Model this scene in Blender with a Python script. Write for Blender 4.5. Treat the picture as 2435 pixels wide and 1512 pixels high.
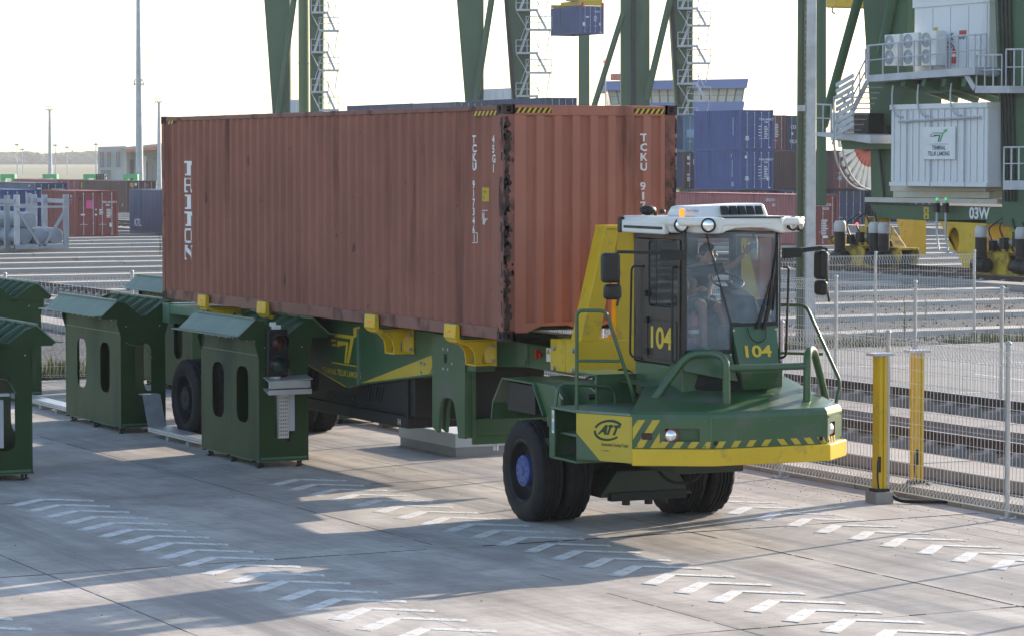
import bpy, bmesh, math, random
from mathutils import Vector as V, Matrix
from mathutils.geometry import tessellate_polygon
from math import sin, cos, pi, radians as rad, atan2, sqrt, tan
random.seed(7)
for o in list(bpy.data.objects): bpy.data.objects.remove(o)
S = bpy.context.scene; COL = S.collection

# ---------------------------------------------------------------- camera
# world: X to the right across the lanes, Y away along the lanes, Z up, metres; camera stands over the origin
TH = rad(26.66); CF = 6980.0; CX, CY, HOR, CH = 1217.5, 756.0, 378.0, 4.35
PIT = math.atan((CY-HOR)/CF)
cam = bpy.data.cameras.new('camera'); co = bpy.data.objects.new('camera', cam); COL.objects.link(co)
cam.sensor_width = 36; cam.lens = CF/2435*36; cam.clip_start = 0.5; cam.clip_end = 9000
co.location = (0, 0, CH); co.rotation_euler = (pi/2-PIT, 0, -TH); S.camera = co
# ---------------------------------------------------------------- sky and sun
SUN_EL = rad(20.5); SUN_AZ = V((0.949, 0.315, 0)).normalized()
w = bpy.data.worlds.new('World'); S.world = w; w.use_nodes = True
nt = w.node_tree; nt.nodes.clear()
sky = nt.nodes.new('ShaderNodeTexSky'); sky.sky_type = 'NISHITA'; sky.sun_disc = False
sky.sun_elevation = SUN_EL; sky.sun_rotation = atan2(SUN_AZ.x, SUN_AZ.y)
sky.altitude = 0; sky.air_density = 1.0; sky.dust_density = 0.9; sky.ozone_density = 1.0
bg = nt.nodes.new('ShaderNodeBackground'); bg.inputs[1].default_value = 0.110
wo = nt.nodes.new('ShaderNodeOutputWorld')
nt.links.new(sky.outputs[0], bg.inputs[0]); nt.links.new(bg.outputs[0], wo.inputs[0])
sl = bpy.data.lights.new('sun', 'SUN'); so = bpy.data.objects.new('sun', sl); COL.objects.link(so)
sl.energy = 3.2; sl.angle = rad(0.6); sl.color = (1.0, 0.85, 0.69)
sd = V((SUN_AZ.x*cos(SUN_EL), SUN_AZ.y*cos(SUN_EL), sin(SUN_EL)))
so.rotation_euler = (-sd).to_track_quat('-Z', 'Y').to_euler(); so.location = (60, 30, 40)
S.view_settings.view_transform = 'Standard'; S.view_settings.look = 'None'
S.view_settings.gamma = 1.0; S.view_settings.use_curve_mapping = False
S.view_settings.exposure = 1.5
S.render.engine = 'CYCLES'
S.cycles.use_denoising = True
S.cycles.max_bounces = 7; S.cycles.diffuse_bounces = 3; S.cycles.glossy_bounces = 3
S.cycles.transparent_max_bounces = 24; S.cycles.transmission_bounces = 4; S.cycles.volume_bounces = 1
S.cycles.caustics_reflective = False; S.cycles.caustics_refractive = False
S.cycles.sample_clamp_indirect = 6

# ---------------------------------------------------------------- measuring helpers (surveyed from the picture)
_fw = V((sin(TH)*cos(PIT), cos(TH)*cos(PIT), -sin(PIT))); _rt = V((cos(TH), -sin(TH), 0)); _up = _rt.cross(_fw); _C = V((0, 0, CH))
def _ray(x, y): return _fw*CF + _rt*(x-CX) - _up*(y-CY)
def at_z(x, y, z=0.0):
    d = _ray(x, y); return _C + d*((z-CH)/d.z)
def at_x(x, y, v):
    d = _ray(x, y); return _C + d*(v/d.x)
def at_y(x, y, v):
    d = _ray(x, y); return _C + d*(v/d.y)
def at_d(x, y, dep): return _C + _ray(x, y)*(dep/CF)

# ---------------------------------------------------------------- objects
def tag(o, label=None, cat=None, group=None, kind=None):
    if label: o['label'] = label
    if cat: o['category'] = cat
    if group: o['group'] = group
    if kind: o['kind'] = kind
    return o
def thing(name, label, cat, loc=(0, 0, 0), rz=0.0, group=None):
    o = bpy.data.objects.new(name, None); COL.objects.link(o); o.location = loc; o.rotation_euler = (0, 0, rz)
    o.empty_display_size = 0.2
    return tag(o, label, cat, group)
def link_copy(o, parent=None):
    c = o.copy(); COL.objects.link(c)
    if parent is not None: c.parent = parent
    for ch in list(o.children): link_copy(ch, c)
    return c
def mesh_obj(name, me, parent=None, loc=(0, 0, 0)):
    o = bpy.data.objects.new(name, me); COL.objects.link(o); o.location = loc
    if parent is not None: o.parent = parent
    return o

class MB:
    def __init__(s): s.v = []; s.f = []; s.m = []; s.k = 0
    def mat(s, k): s.k = k; return s
    def add(s, vs, fs):
        n = len(s.v); s.v += [tuple(p) for p in vs]
        for f in fs: s.f.append([i+n for i in f]); s.m.append(s.k)
        return s
    def box(s, x0, y0, z0, x1, y1, z1):
        return s.hexa([(x0,y0,z0),(x1,y0,z0),(x1,y1,z0),(x0,y1,z0),(x0,y0,z1),(x1,y0,z1),(x1,y1,z1),(x0,y1,z1)])
    def hexa(s, p): return s.add(p, [(0,3,2,1),(4,5,6,7),(0,1,5,4),(1,2,6,5),(2,3,7,6),(3,0,4,7)])
    def quad(s, a, b, c, d): return s.add([a, b, c, d], [(0,1,2,3)])
    def poly(s, pts): return s.add(pts, [tuple(range(len(pts)))])
    def extr(s, pts, vec):
        vec = V(vec); n = len(pts); a = [V(p) for p in pts]; b = [p+vec for p in a]
        fs = [tuple(range(n)), tuple(range(2*n-1, n-1, -1))]+[(i, (i+1) % n, n+(i+1) % n, n+i) for i in range(n)]
        return s.add(a+b, fs)
    def prism(s, pts, ax, a, b):
        if ax == 'x': q = [(a, p[0], p[1]) for p in pts]; e = (b-a, 0, 0)
        elif ax == 'y': q = [(p[0], a, p[1]) for p in pts]; e = (0, b-a, 0)
        else: q = [(p[0], p[1], a) for p in pts]; e = (0, 0, b-a)
        return s.extr(q, e)
    def panel(s, outer, holes, fn, vec):
        """flat plate with holes; fn maps 2D to 3D, vec is its thickness"""
        loops = [outer]+holes; vec = V(vec); flat = [p for l in loops for p in l]
        tri = tessellate_polygon([[V((p[0], p[1], 0)) for p in l] for l in loops])
        a = [V(fn(*p)) for p in flat]; n = len(a); fs = [tuple(t) for t in tri]+[tuple(n+i for i in reversed(t)) for t in tri]
        k = 0
        for l in loops:
            m = len(l)
            fs += [(k+i, k+(i+1) % m, n+k+(i+1) % m, n+k+i) for i in range(m)]; k += m
        return s.add(a+[p+vec for p in a], fs)
    def tube(s, pts, r, n=8, caps=True, closed=False):
        P = [V(p) for p in pts]; N = len(P); rs = r if isinstance(r, (list, tuple)) else [r]*N
        vs = []; ref = None
        for i in range(N):
            if closed: t = (P[(i+1) % N]-P[i-1])
            else: t = (P[min(i+1, N-1)]-P[max(i-1, 0)])
            t = t.normalized() if t.length > 1e-9 else V((0, 0, 1))
            if ref is None:
                ref = V((0, 0, 1)) if abs(t.z) < 0.9 else V((1, 0, 0))
            u = (ref-t*ref.dot(t))
            if u.length < 1e-6: u = t.orthogonal()
            u.normalize(); b = t.cross(u); ref = u
            k = 1.0
            if 0 < i < N-1 and not closed:
                c = (P[i]-P[i-1]).normalized().dot((P[i+1]-P[i]).normalized()); k = min(1.6, 1/max(0.5, sqrt(max(0, (1+c)/2))))
            for j in range(n):
                a = 2*pi*(j+0.5)/n; vs.append(P[i]+(u*cos(a)+b*sin(a))*rs[i]*(1 if n > 6 else 1))
        fs = []
        for i in range(N if closed else N-1):
            i2 = (i+1) % N
            for j in range(n):
                j2 = (j+1) % n; fs.append((i*n+j, i*n+j2, i2*n+j2, i2*n+j))
        if caps and not closed: fs += [tuple(range(n-1, -1, -1)), tuple((N-1)*n+j for j in range(n))]
        return s.add(vs, fs)
    def bar(s, p, q, w, h, up=(0, 0, 1)):
        p = V(p); q = V(q); t = (q-p).normalized(); u = V(up); sd_ = t.cross(u)
        if sd_.length < 1e-5: sd_ = t.cross(V((1, 0, 0)))
        sd_.normalize(); u = sd_.cross(t); a = sd_*w/2; b = u*h/2
        return s.hexa([p-a-b, p+a-b, q+a-b, q-a-b, p-a+b, p+a+b, q+a+b, q-a+b])
    def cyl(s, c, ax, r, h, n=16, r2=None):
        c = V(c); ax = V(ax).normalized(); return s.tube([c, c+ax*h], [r, r if r2 is None else r2], n)
    def lathe(s, prof, c, ax, n=32, closed=False):
        c = V(c); ax = V(ax).normalized(); u = ax.orthogonal().normalized(); b = ax.cross(u); vs = []; N = len(prof)
        for (r, h) in prof:
            for j in range(n):
                a = 2*pi*j/n; vs.append(c+ax*h+(u*cos(a)+b*sin(a))*r)
        fs = [(i*n+j, i*n+(j+1) % n, ((i+1) % N)*n+(j+1) % n, ((i+1) % N)*n+j) for i in range(N if closed else N-1) for j in range(n)]
        if not closed: fs += [tuple(range(n-1, -1, -1)), tuple((N-1)*n+j for j in range(n))]
        return s.add(vs, fs)
    def blob(s, c, r, n=6, m=8, jit=0.0, rng=random):
        c = V(c); r = V(r) if not isinstance(r, (int, float)) else V((r, r, r)); vs = []
        for i in range(1, n):
            for j in range(m):
                a = pi*i/n; b = 2*pi*j/m; k = 1+rng.uniform(-jit, jit)
                vs.append((c.x+r.x*sin(a)*cos(b)*k, c.y+r.y*sin(a)*sin(b)*k, c.z+r.z*cos(a)*k))
        vs += [(c.x, c.y, c.z+r.z), (c.x, c.y, c.z-r.z)]; t = len(vs)-2; fs = []
        for i in range(n-2):
            for j in range(m): fs.append((i*m+j, i*m+(j+1) % m, (i+1)*m+(j+1) % m, (i+1)*m+j))
        for j in range(m): fs.append((t, (j+1) % m, j)); fs.append((t+1, (n-2)*m+j, (n-2)*m+(j+1) % m))
        return s.add(vs, fs)
    def mesh(s, name, mats, smooth=True, ang=32):
        me = bpy.data.meshes.new(name); me.from_pydata(s.v, [], s.f)
        for m_ in (mats if isinstance(mats, (list, tuple)) else [mats]): me.materials.append(m_)
        me.polygons.foreach_set('material_index', s.m)
        bm = bmesh.new(); bm.from_mesh(me); bmesh.ops.recalc_face_normals(bm, faces=bm.faces); bm.to_mesh(me); bm.free()
        if smooth:
            me.polygons.foreach_set('use_smooth', [True]*len(me.polygons)); me.set_sharp_from_angle(angle=rad(ang))
        me.update(); return me
    def build(s, name, mats, parent=None, smooth=True, bevel=0.0, seg=2, loc=(0, 0, 0), ang=32):
        o = mesh_obj(name, s.mesh(name, mats, smooth, ang), parent, loc)
        if bevel > 0:
            b = o.modifiers.new('bevel', 'BEVEL'); b.width = bevel; b.segments = seg; b.limit_method = 'ANGLE'; b.angle_limit = rad(40)
            b.harden_normals = False
        return o
def rounded(pts, r, n=4):
    """round the corners of an open 3D path"""
    P = [V(p) for p in pts]; out = [P[0]]
    for i in range(1, len(P)-1):
        a = P[i-1]-P[i]; b = P[i+1]-P[i]; k = min(r, a.length*0.49, b.length*0.49)
        p0 = P[i]+a.normalized()*k; p1 = P[i]+b.normalized()*k
        for j in range(n+1):
            t = j/n; out.append(p0*(1-t)**2+P[i]*2*t*(1-t)+p1*t*t)
    out.append(P[-1]); return out
def slot2(cx, cy, w, h, n=6, r=None):
    """rounded slot outline"""
    r = min(w, h)/2 if r is None else r; out = []
    for (sx, sy, a0) in ((1, 1, 0), (-1, 1, pi/2), (-1, -1, pi), (1, -1, 3*pi/2)):
        for j in range(n+1):
            a = a0+pi/2*j/n; out.append((cx+sx*(w/2-r)+r*cos(a), cy+sy*(h/2-r)+r*sin(a)))
    return out
def circ2(cx, cy, r, n=16): return [(cx+r*cos(2*pi*j/n), cy+r*sin(2*pi*j/n)) for j in range(n)]

# ---------------------------------------------------------------- lettering
def text_mesh(txt, h, wk=1.0, bold=0.0, align='LEFT', spacing=1.0):
    cu = bpy.data.curves.new('lettering', 'FONT'); cu.body = txt; cu.size = h/0.729*1.0; cu.offset = bold; cu.align_x = align
    cu.space_character = spacing; cu.resolution_u = 4; cu.fill_mode = 'FRONT'
    o = bpy.data.objects.new('lettering', cu); COL.objects.link(o)
    dg = bpy.context.evaluated_depsgraph_get(); me = bpy.data.meshes.new_from_object(o.evaluated_get(dg))
    bpy.data.objects.remove(o)
    for v in me.vertices: v.co.x *= wk
    return me
def lettering(txt, h, o, right, up, mat, parent, name='lettering', wk=1.0, bold=0.0, align='LEFT', warp=None, spacing=1.0, thick=True):
    me = text_mesh(txt, h, wk, bold, align, spacing); right = V(right).normalized(); up = V(up).normalized(); o = V(o)
    if warp: warp_prep(me, warp)
    for v in me.vertices:
        p = o+right*v.co.x+up*v.co.y
        v.co = p if not warp else warp(p)
    me.materials.clear(); me.materials.append(mat)
    return mesh_obj(name, me, parent)
def warp_prep(me, warp): pass
HAZE_D = 0.00017
# ================================================================ materials
def M(name, col, rough=0.5, metal=0.0, var=0.10, vs=1.5, bump=0.0, bs=30.0, dirt=None, da=0.0, ds=1.2, streak=False, emit=None, es=1.0, rand=0.0, spec=0.5, coat=0.0, spots=None, warp=0.0):
    m = bpy.data.materials.new(name); m.use_nodes = True; t = m.node_tree; n = t.nodes; L = t.links
    b = n['Principled BSDF']; b.inputs['Roughness'].default_value = rough; b.inputs['Metallic'].default_value = metal
    b.inputs['Specular IOR Level'].default_value = spec
    if coat: b.inputs['Coat Weight'].default_value = coat; b.inputs['Coat Roughness'].default_value = 0.15
    tc = n.new('ShaderNodeTexCoord'); src = tc.outputs['Object']
    def noise(sc, det=5, stretch=None, rough_=0.55):
        q = n.new('ShaderNodeTexNoise'); q.inputs['Scale'].default_value = sc; q.inputs['Detail'].default_value = det; q.inputs['Roughness'].default_value = rough_
        if stretch:
            mp = n.new('ShaderNodeMapping'); mp.inputs['Scale'].default_value = stretch; L.new(src, mp.inputs['Vector']); L.new(mp.outputs[0], q.inputs['Vector'])
        else: L.new(src, q.inputs['Vector'])
        return q.outputs['Fac']
    def rng(fac, a, b_, lo, hi):
        q = n.new('ShaderNodeMapRange'); q.inputs[1].default_value = a; q.inputs[2].default_value = b_; q.inputs[3].default_value = lo; q.inputs[4].default_value = hi
        L.new(fac, q.inputs[0]); return q.outputs[0]
    def mix(kind, fac, A, B):
        q = n.new('ShaderNodeMix'); q.data_type = 'RGBA'; q.blend_type = kind
        for s_, v_ in ((0, fac), (6, A), (7, B)):
            if isinstance(v_, (int, float)): q.inputs[s_].default_value = v_
            elif isinstance(v_, tuple): q.inputs[s_].default_value = v_ if len(v_) == 4 else (*v_, 1)
            else: L.new(v_, q.inputs[s_])
        return q.outputs[2]
    c = (*col, 1)
    nz = noise(vs, 6)
    v1 = rng(nz, 0.3, 0.7, 1-var, 1+var)
    cc = n.new('ShaderNodeCombineColor'); [L.new(v1, cc.inputs[i]) for i in range(3)]
    out = mix('MULTIPLY', 1.0, c, cc.outputs[0])
    if rand:
        oi = n.new('ShaderNodeObjectInfo'); v2 = rng(oi.outputs['Random'], 0, 1, 1-rand, 1+rand)
        c2 = n.new('ShaderNodeCombineColor'); [L.new(v2, c2.inputs[i]) for i in range(3)]
        out = mix('MULTIPLY', 1.0, out, c2.outputs[0])
    if dirt:
        f = noise(ds, 9, (1, 1, 0.12) if streak else None, 0.62); f = rng(f, 0.62-da*0.22, 0.78-da*0.2, 0, 0.85)
        out = mix('MIX', f, out, (*dirt, 1))
        r2 = rng(f, 0, 1, rough, min(1, rough+0.35)); L.new(r2, b.inputs['Roughness'])
    else:
        L.new(rng(noise(vs*3, 4), 0.3, 0.7, max(0.03, rough-0.07), min(1, rough+0.07)), b.inputs['Roughness'])
    if spots:
        sc_, thr, amt, scol = spots
        f1 = noise(sc_, 3, (1, 1, 0.35), 0.6); f1 = rng(f1, thr, thr+0.05, 0, amt); out = mix('MIX', f1, out, (*scol, 1))
        f2 = noise(sc_*3.1, 2); f2 = rng(f2, thr+0.02, thr+0.06, 0, amt*0.8); out = mix('MIX', f2, out, (*scol, 1))
    L.new(out, b.inputs['Base Color'])
    if warp:
        bw = n.new('ShaderNodeBump'); bw.inputs['Strength'].default_value = warp; bw.inputs['Distance'].default_value = 0.05
        L.new(noise(1.6, 2), bw.inputs['Height']); L.new(bw.outputs[0], b.inputs['Normal'])
    if bump:
        bp = n.new('ShaderNodeBump'); bp.inputs['Strength'].default_value = bump; bp.inputs['Distance'].default_value = 0.02
        L.new(noise(bs, 4), bp.inputs['Height']); L.new(bp.outputs[0], b.inputs['Normal'])
    if emit:
        b.inputs['Emission Color'].default_value = (*emit, 1); b.inputs['Emission Strength'].default_value = es
    return m

GREEN = M('green_paint', (0.034, 0.092, 0.036), 0.38, var=0.10, vs=1.2, dirt=(0.10, 0.11, 0.085), da=0.45, ds=2.0, coat=0.16, spec=.5, spots=(16, .73, .6, (.09, .10, .08)), warp=.06)
GREENL = M('green_paint_weathered', (0.075, 0.155, 0.095), 0.42, var=0.12, vs=1.0, dirt=(0.14, 0.16, 0.13), da=0.5, ds=1.5)
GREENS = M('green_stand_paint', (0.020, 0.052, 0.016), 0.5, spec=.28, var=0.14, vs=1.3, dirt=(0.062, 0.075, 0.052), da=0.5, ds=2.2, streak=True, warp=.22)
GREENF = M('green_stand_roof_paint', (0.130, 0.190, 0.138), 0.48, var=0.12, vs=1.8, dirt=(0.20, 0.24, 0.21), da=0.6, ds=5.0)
GREENC = M('crane_green_paint', (0.045, 0.105, 0.055), 0.5, spec=.3, var=0.12, vs=0.25, dirt=(0.11, 0.13, 0.10), da=0.3, ds=0.6, streak=True)
GREENB = M('bright_green_paint', (0.13, 0.52, 0.20), 0.5)
YELLOW = M('yellow_paint', (0.62, 0.40, 0.012), 0.42, var=0.10, dirt=(0.24, 0.17, 0.05), da=0.25, ds=3, spots=(14, .72, .6, (.08, .06, .03)))
YELLOWD = M('yellow_film', (0.50, 0.36, 0.030), 0.5, var=0.08)
BLACK = M('black_rubber', (0.012, 0.012, 0.0135), 0.75, var=0.25, vs=6, dirt=(0.032, 0.030, 0.028), da=0.4, ds=5, spec=.3)
BLACKP = M('black_plastic', (0.012, 0.012, 0.0125), 0.45, var=0.1, spec=.4)
BLACKM = M('black_steel', (0.016, 0.0155, 0.016), 0.5, var=0.15, dirt=(0.035, 0.032, 0.03), da=0.3, spec=.3)
BROWNB = M('dark_cab_paint', (0.026, 0.020, 0.019), 0.40, var=0.1, coat=0.1, spec=.4)
DARK = M('dark_interior', (0.012, 0.012, 0.012), 0.8)
WHITE = M('white_shell', (0.72, 0.71, 0.68), 0.38, var=0.05, dirt=(0.45, 0.42, 0.37), da=0.15, coat=0.3)
WHITEP = M('white_panel', (0.70, 0.71, 0.73), 0.5, var=0.05, vs=0.5, dirt=(0.5, 0.5, 0.48), da=0.25, ds=0.7, streak=True)
LETTER = M('white_lettering', (0.74, 0.74, 0.75), 0.55, var=0.06)
LETTERY = M('yellow_lettering', (0.62, 0.42, 0.02), 0.5)
LETTERK = M('dark_lettering', (0.03, 0.045, 0.035), 0.5)
LETTERG = M('green_lettering', (0.05, 0.13, 0.06), 0.5)
LETTERB = M('navy_lettering', (0.03, 0.04, 0.11), 0.5)
GALV = M('galvanised_steel', (0.42, 0.43, 0.45), 0.42, 0.55, var=0.16, vs=5, bump=0.05, bs=40, dirt=(0.3, 0.3, 0.3), da=0.2)
GALVP = M('galvanised_grey', (0.46, 0.475, 0.51), 0.5, 0.15, var=0.14, vs=1.5, dirt=(0.3, 0.3, 0.32), da=0.2)
ALU = M('aluminium', (0.62, 0.63, 0.65), 0.35, 0.6, var=0.08, vs=4)
STEELG = M('grey_steel', (0.36, 0.39, 0.43), 0.5, 0.1, var=0.1, dirt=(0.22, 0.2, 0.18), da=0.25)
FENCE = M('fence_coating', (0.60, 0.59, 0.575), 0.42, 0.0, var=0.08, vs=3)
CONT = M('container_red_paint', (0.262, 0.102, 0.072), 0.6, spec=.22, var=0.13, vs=0.9, dirt=(0.10, 0.045, 0.035), da=0.20, ds=1.6, streak=True, spots=(5.0, .70, .75, (.05, .022, .018)), warp=.25)
CONT_BOUNCE = M('container_red_bounce_lit', (0.375, 0.148, 0.104), 0.6, spec=.22, var=0.09, vs=0.9, dirt=(0.13, 0.055, 0.04), da=0.22, ds=2.2, streak=True, spots=(6.0, .72, .7, (.05, .022, .018)), warp=.2)  # same red, lighter on the front: ground bounce light put into the colour
CONTR = M('container_rail_paint', (0.20, 0.074, 0.056), 0.55, var=0.14, vs=1.2, dirt=(0.035, 0.02, 0.017), da=0.45, ds=2.5, spots=(7, .66, .8, (.03, .018, .015)))
RUST = M('rusted_post', (0.215, 0.075, 0.052), 0.6, var=0.25, vs=3, dirt=(0.030, 0.018, 0.016), da=0.45, ds=2.6, bump=0.2, bs=14)
RUSTD = M('rusted_casting', (0.055, 0.028, 0.024), 0.7, var=0.4, vs=8, dirt=(0.010, 0.007, 0.007), da=0.7, ds=6, bump=0.4, bs=30)
BLUEHUB = M('blue_hub_paint', (0.050, 0.080, 0.25), 0.4, var=0.1, vs=8, dirt=(0.05, 0.05, 0.08), da=0.25, ds=10)
RAILM = M('rail_rust', (0.060, 0.035, 0.028), 0.6, 0.2, var=0.3, vs=1.5, rand=0.1)
RAILT = M('rail_head', (0.42, 0.36, 0.33), 0.35, 0.6, var=0.1)
SLEEP = M('sleeper_concrete', (0.30, 0.275, 0.255), 0.85, var=0.15, vs=2, bump=0.2, bs=30, rand=0.12)
BEAM = M('beam_concrete', (0.44, 0.41, 0.38), 0.85, var=0.10, vs=0.8, bump=0.15, bs=20, rand=0.05, dirt=(0.32, 0.30, 0.28), da=0.2, ds=0.8)
KERB = M('kerb_concrete', (0.30, 0.275, 0.255), 0.9, var=0.15, vs=2, bump=0.2, bs=25, rand=0.08)
CHEV = M('road_paint', (0.66, 0.65, 0.625), 0.62, var=0.10, vs=2.5, dirt=(0.30, 0.29, 0.275), da=0.52, ds=5, spots=(9, .60, .85, (.27, .26, .245)))
REDP = M('red_paint', (0.42, 0.025, 0.02), 0.35)
SKIN = M('skin', (0.36, 0.19, 0.125), 0.5, var=0.06, vs=10)
HAIR = M('hair', (0.012, 0.011, 0.011), 0.5)
SHIRT = M('dark_shirt_cloth', (0.016, 0.017, 0.020), 0.85, var=0.2, vs=12)
SHORTS = M('grey_cloth', (0.060, 0.060, 0.065), 0.85, var=0.2, vs=12)
SHOE = M('dark_shoe', (0.02, 0.02, 0.022), 0.6)
SEAT = M('seat_fabric', (0.026, 0.027, 0.030), 0.85, var=0.15, vs=12)
LENSR = M('red_lens', (0.045, 0.006, 0.005), 0.2, var=0.1)
LENSG = M('green_lens', (0.012, 0.045, 0.042), 0.2, var=0.1)
LENSO = M('orange_marker_lens', (0.55, 0.13, 0.01), 0.25, emit=(1.0, 0.22, 0.02), es=0.12)
BEACON = M('amber_beacon_lit', (0.6, 0.2, 0.01), 0.25, emit=(1.0, 0.33, 0.03), es=0.45)
LAMPG = M('green_lamp_lit', (0.05, 0.4, 0.1), 0.3, emit=(0.1, 1.0, 0.3), es=0.25)
LAMPR = M('red_lamp_lit', (0.4, 0.03, 0.02), 0.3, emit=(1.0, 0.08, 0.05), es=1.2)
PINK = M('pink_sticker', (0.62, 0.10, 0.25), 0.5)
ORANGE = M('orange_fascia', (0.55, 0.17, 0.08), 0.6)
BLUEROOF = M('blue_cladding', (0.10, 0.16, 0.40), 0.5, var=0.06, vs=0.2)
WALLG = M('grey_render_wall', (0.42, 0.42, 0.42), 0.8, var=0.05, vs=0.1)
WINDOW = M('window_glass_far', (0.30, 0.34, 0.33), 0.12, var=0.25, vs=0.12)
WINDOWC = M('window_blind_far', (0.52, 0.52, 0.43), 0.35, var=0.12, vs=0.15)
WINDARK = M('window_glass_dark', (0.10, 0.12, 0.14), 0.15, var=0.2, vs=0.2)
BEIGE = M('patchy_cream_primer', (0.50, 0.49, 0.44), 0.45, var=0.08, vs=0.8, dirt=(0.52, 0.42, 0.28), da=0.75, ds=1.6)
PIPEG = M('grey_pipe_coating', (0.25, 0.29, 0.345), 0.55, var=0.1, vs=0.8)
CONW = M('white_plinth', (0.50, 0.515, 0.54), 0.6, var=0.05)
CONG = M('grey_plinth_base', (0.30, 0.29, 0.29), 0.8, var=0.1)
CHROME = M('lamp_reflector', (0.80, 0.82, 0.84), 0.12, 0.85, var=0.15, vs=25)
SKYBL = M('pale_blue_panel', (0.24, 0.36, 0.50), 0.5)

def glass(name, tint, refl_rough=0.02, ior=1.5, body=(0.3, 0.36, 0.38), haze=0.06):
    m = bpy.data.materials.new(name); m.use_nodes = True; t = m.node_tree; n = t.nodes; L = t.links
    n.clear(); out = n.new('ShaderNodeOutputMaterial'); tr = n.new('ShaderNodeBsdfTransparent'); tr.inputs[0].default_value = (*tint, 1)
    gl = n.new('ShaderNodeBsdfGlossy'); gl.inputs['Roughness'].default_value = refl_rough
    fr = n.new('ShaderNodeFresnel'); fr.inputs[0].default_value = ior
    mx = n.new('ShaderNodeMixShader'); L.new(fr.outputs[0], mx.inputs[0]); L.new(tr.outputs[0], mx.inputs[1]); L.new(gl.outputs[0], mx.inputs[2])
    df = n.new('ShaderNodeBsdfDiffuse'); df.inputs[0].default_value = (*body, 1)
    tc = n.new('ShaderNodeTexCoord'); nz = n.new('ShaderNodeTexNoise'); nz.inputs['Scale'].default_value = 2.5; nz.inputs['Detail'].default_value = 6; L.new(tc.outputs['Object'], nz.inputs['Vector'])
    mr = n.new('ShaderNodeMapRange'); mr.inputs[1].default_value = 0.3; mr.inputs[2].default_value = 0.75; mr.inputs[3].default_value = haze*0.4; mr.inputs[4].default_value = haze*1.6; L.new(nz.outputs['Fac'], mr.inputs[0])
    m2 = n.new('ShaderNodeMixShader'); L.new(mr.outputs[0], m2.inputs[0]); L.new(mx.outputs[0], m2.inputs[1]); L.new(df.outputs[0], m2.inputs[2])
    L.new(m2.outputs[0], out.inputs[0]); return m
GLASS = glass('windscreen_glass', (0.90, 0.95, 0.96), haze=0.30, body=(.40, .50, .57))  # pale blue veil: dust film plus sky reflection put into the colour
GLASSD = glass('door_glass', (0.88, 0.90, 0.88), haze=0.06)
BOTTLE = glass('clear_bottle_plastic', (0.86, 0.92, 0.96), ior=1.7, haze=0.25, body=(0.7, 0.76, 0.8))

def ground_mat(name, build):
    m = bpy.data.materials.new(name); m.use_nodes = True; t = m.node_tree; b = t.nodes['Principled BSDF']
    build(t, t.nodes, t.links, b); return m
def _n(n, L, src, sc, det=6, stretch=None, r=0.55):
    q = n.new('ShaderNodeTexNoise'); q.inputs['Scale'].default_value = sc; q.inputs['Detail'].default_value = det; q.inputs['Roughness'].default_value = r
    mp = n.new('ShaderNodeMapping'); mp.inputs['Scale'].default_value = stretch or (1, 1, 1); L.new(src, mp.inputs['Vector']); L.new(mp.outputs[0], q.inputs['Vector'])
    return q.outputs['Fac']
def _r(n, L, f, a, b, lo, hi, smooth=False):
    q = n.new('ShaderNodeMapRange'); q.interpolation_type = 'SMOOTHSTEP' if smooth else 'LINEAR'
    for i, v in enumerate((a, b, lo, hi)): q.inputs[i+1].default_value = v
    L.new(f, q.inputs[0]); return q.outputs[0]
def _m(n, L, op, a, b):
    q = n.new('ShaderNodeMath'); q.operation = op
    for i, v in enumerate((a, b)):
        if isinstance(v, (int, float)): q.inputs[i].default_value = v
        else: L.new(v, q.inputs[i])
    return q.outputs[0]
def _mix(n, L, f, A, B, kind='MIX'):
    q = n.new('ShaderNodeMix'); q.data_type = 'RGBA'; q.blend_type = kind
    for s_, v in ((0, f), (6, A), (7, B)):
        if isinstance(v, (int, float)): q.inputs[s_].default_value = v
        elif isinstance(v, tuple): q.inputs[s_].default_value = (*v, 1)
        else: L.new(v, q.inputs[s_])
    return q.outputs[2]
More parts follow.
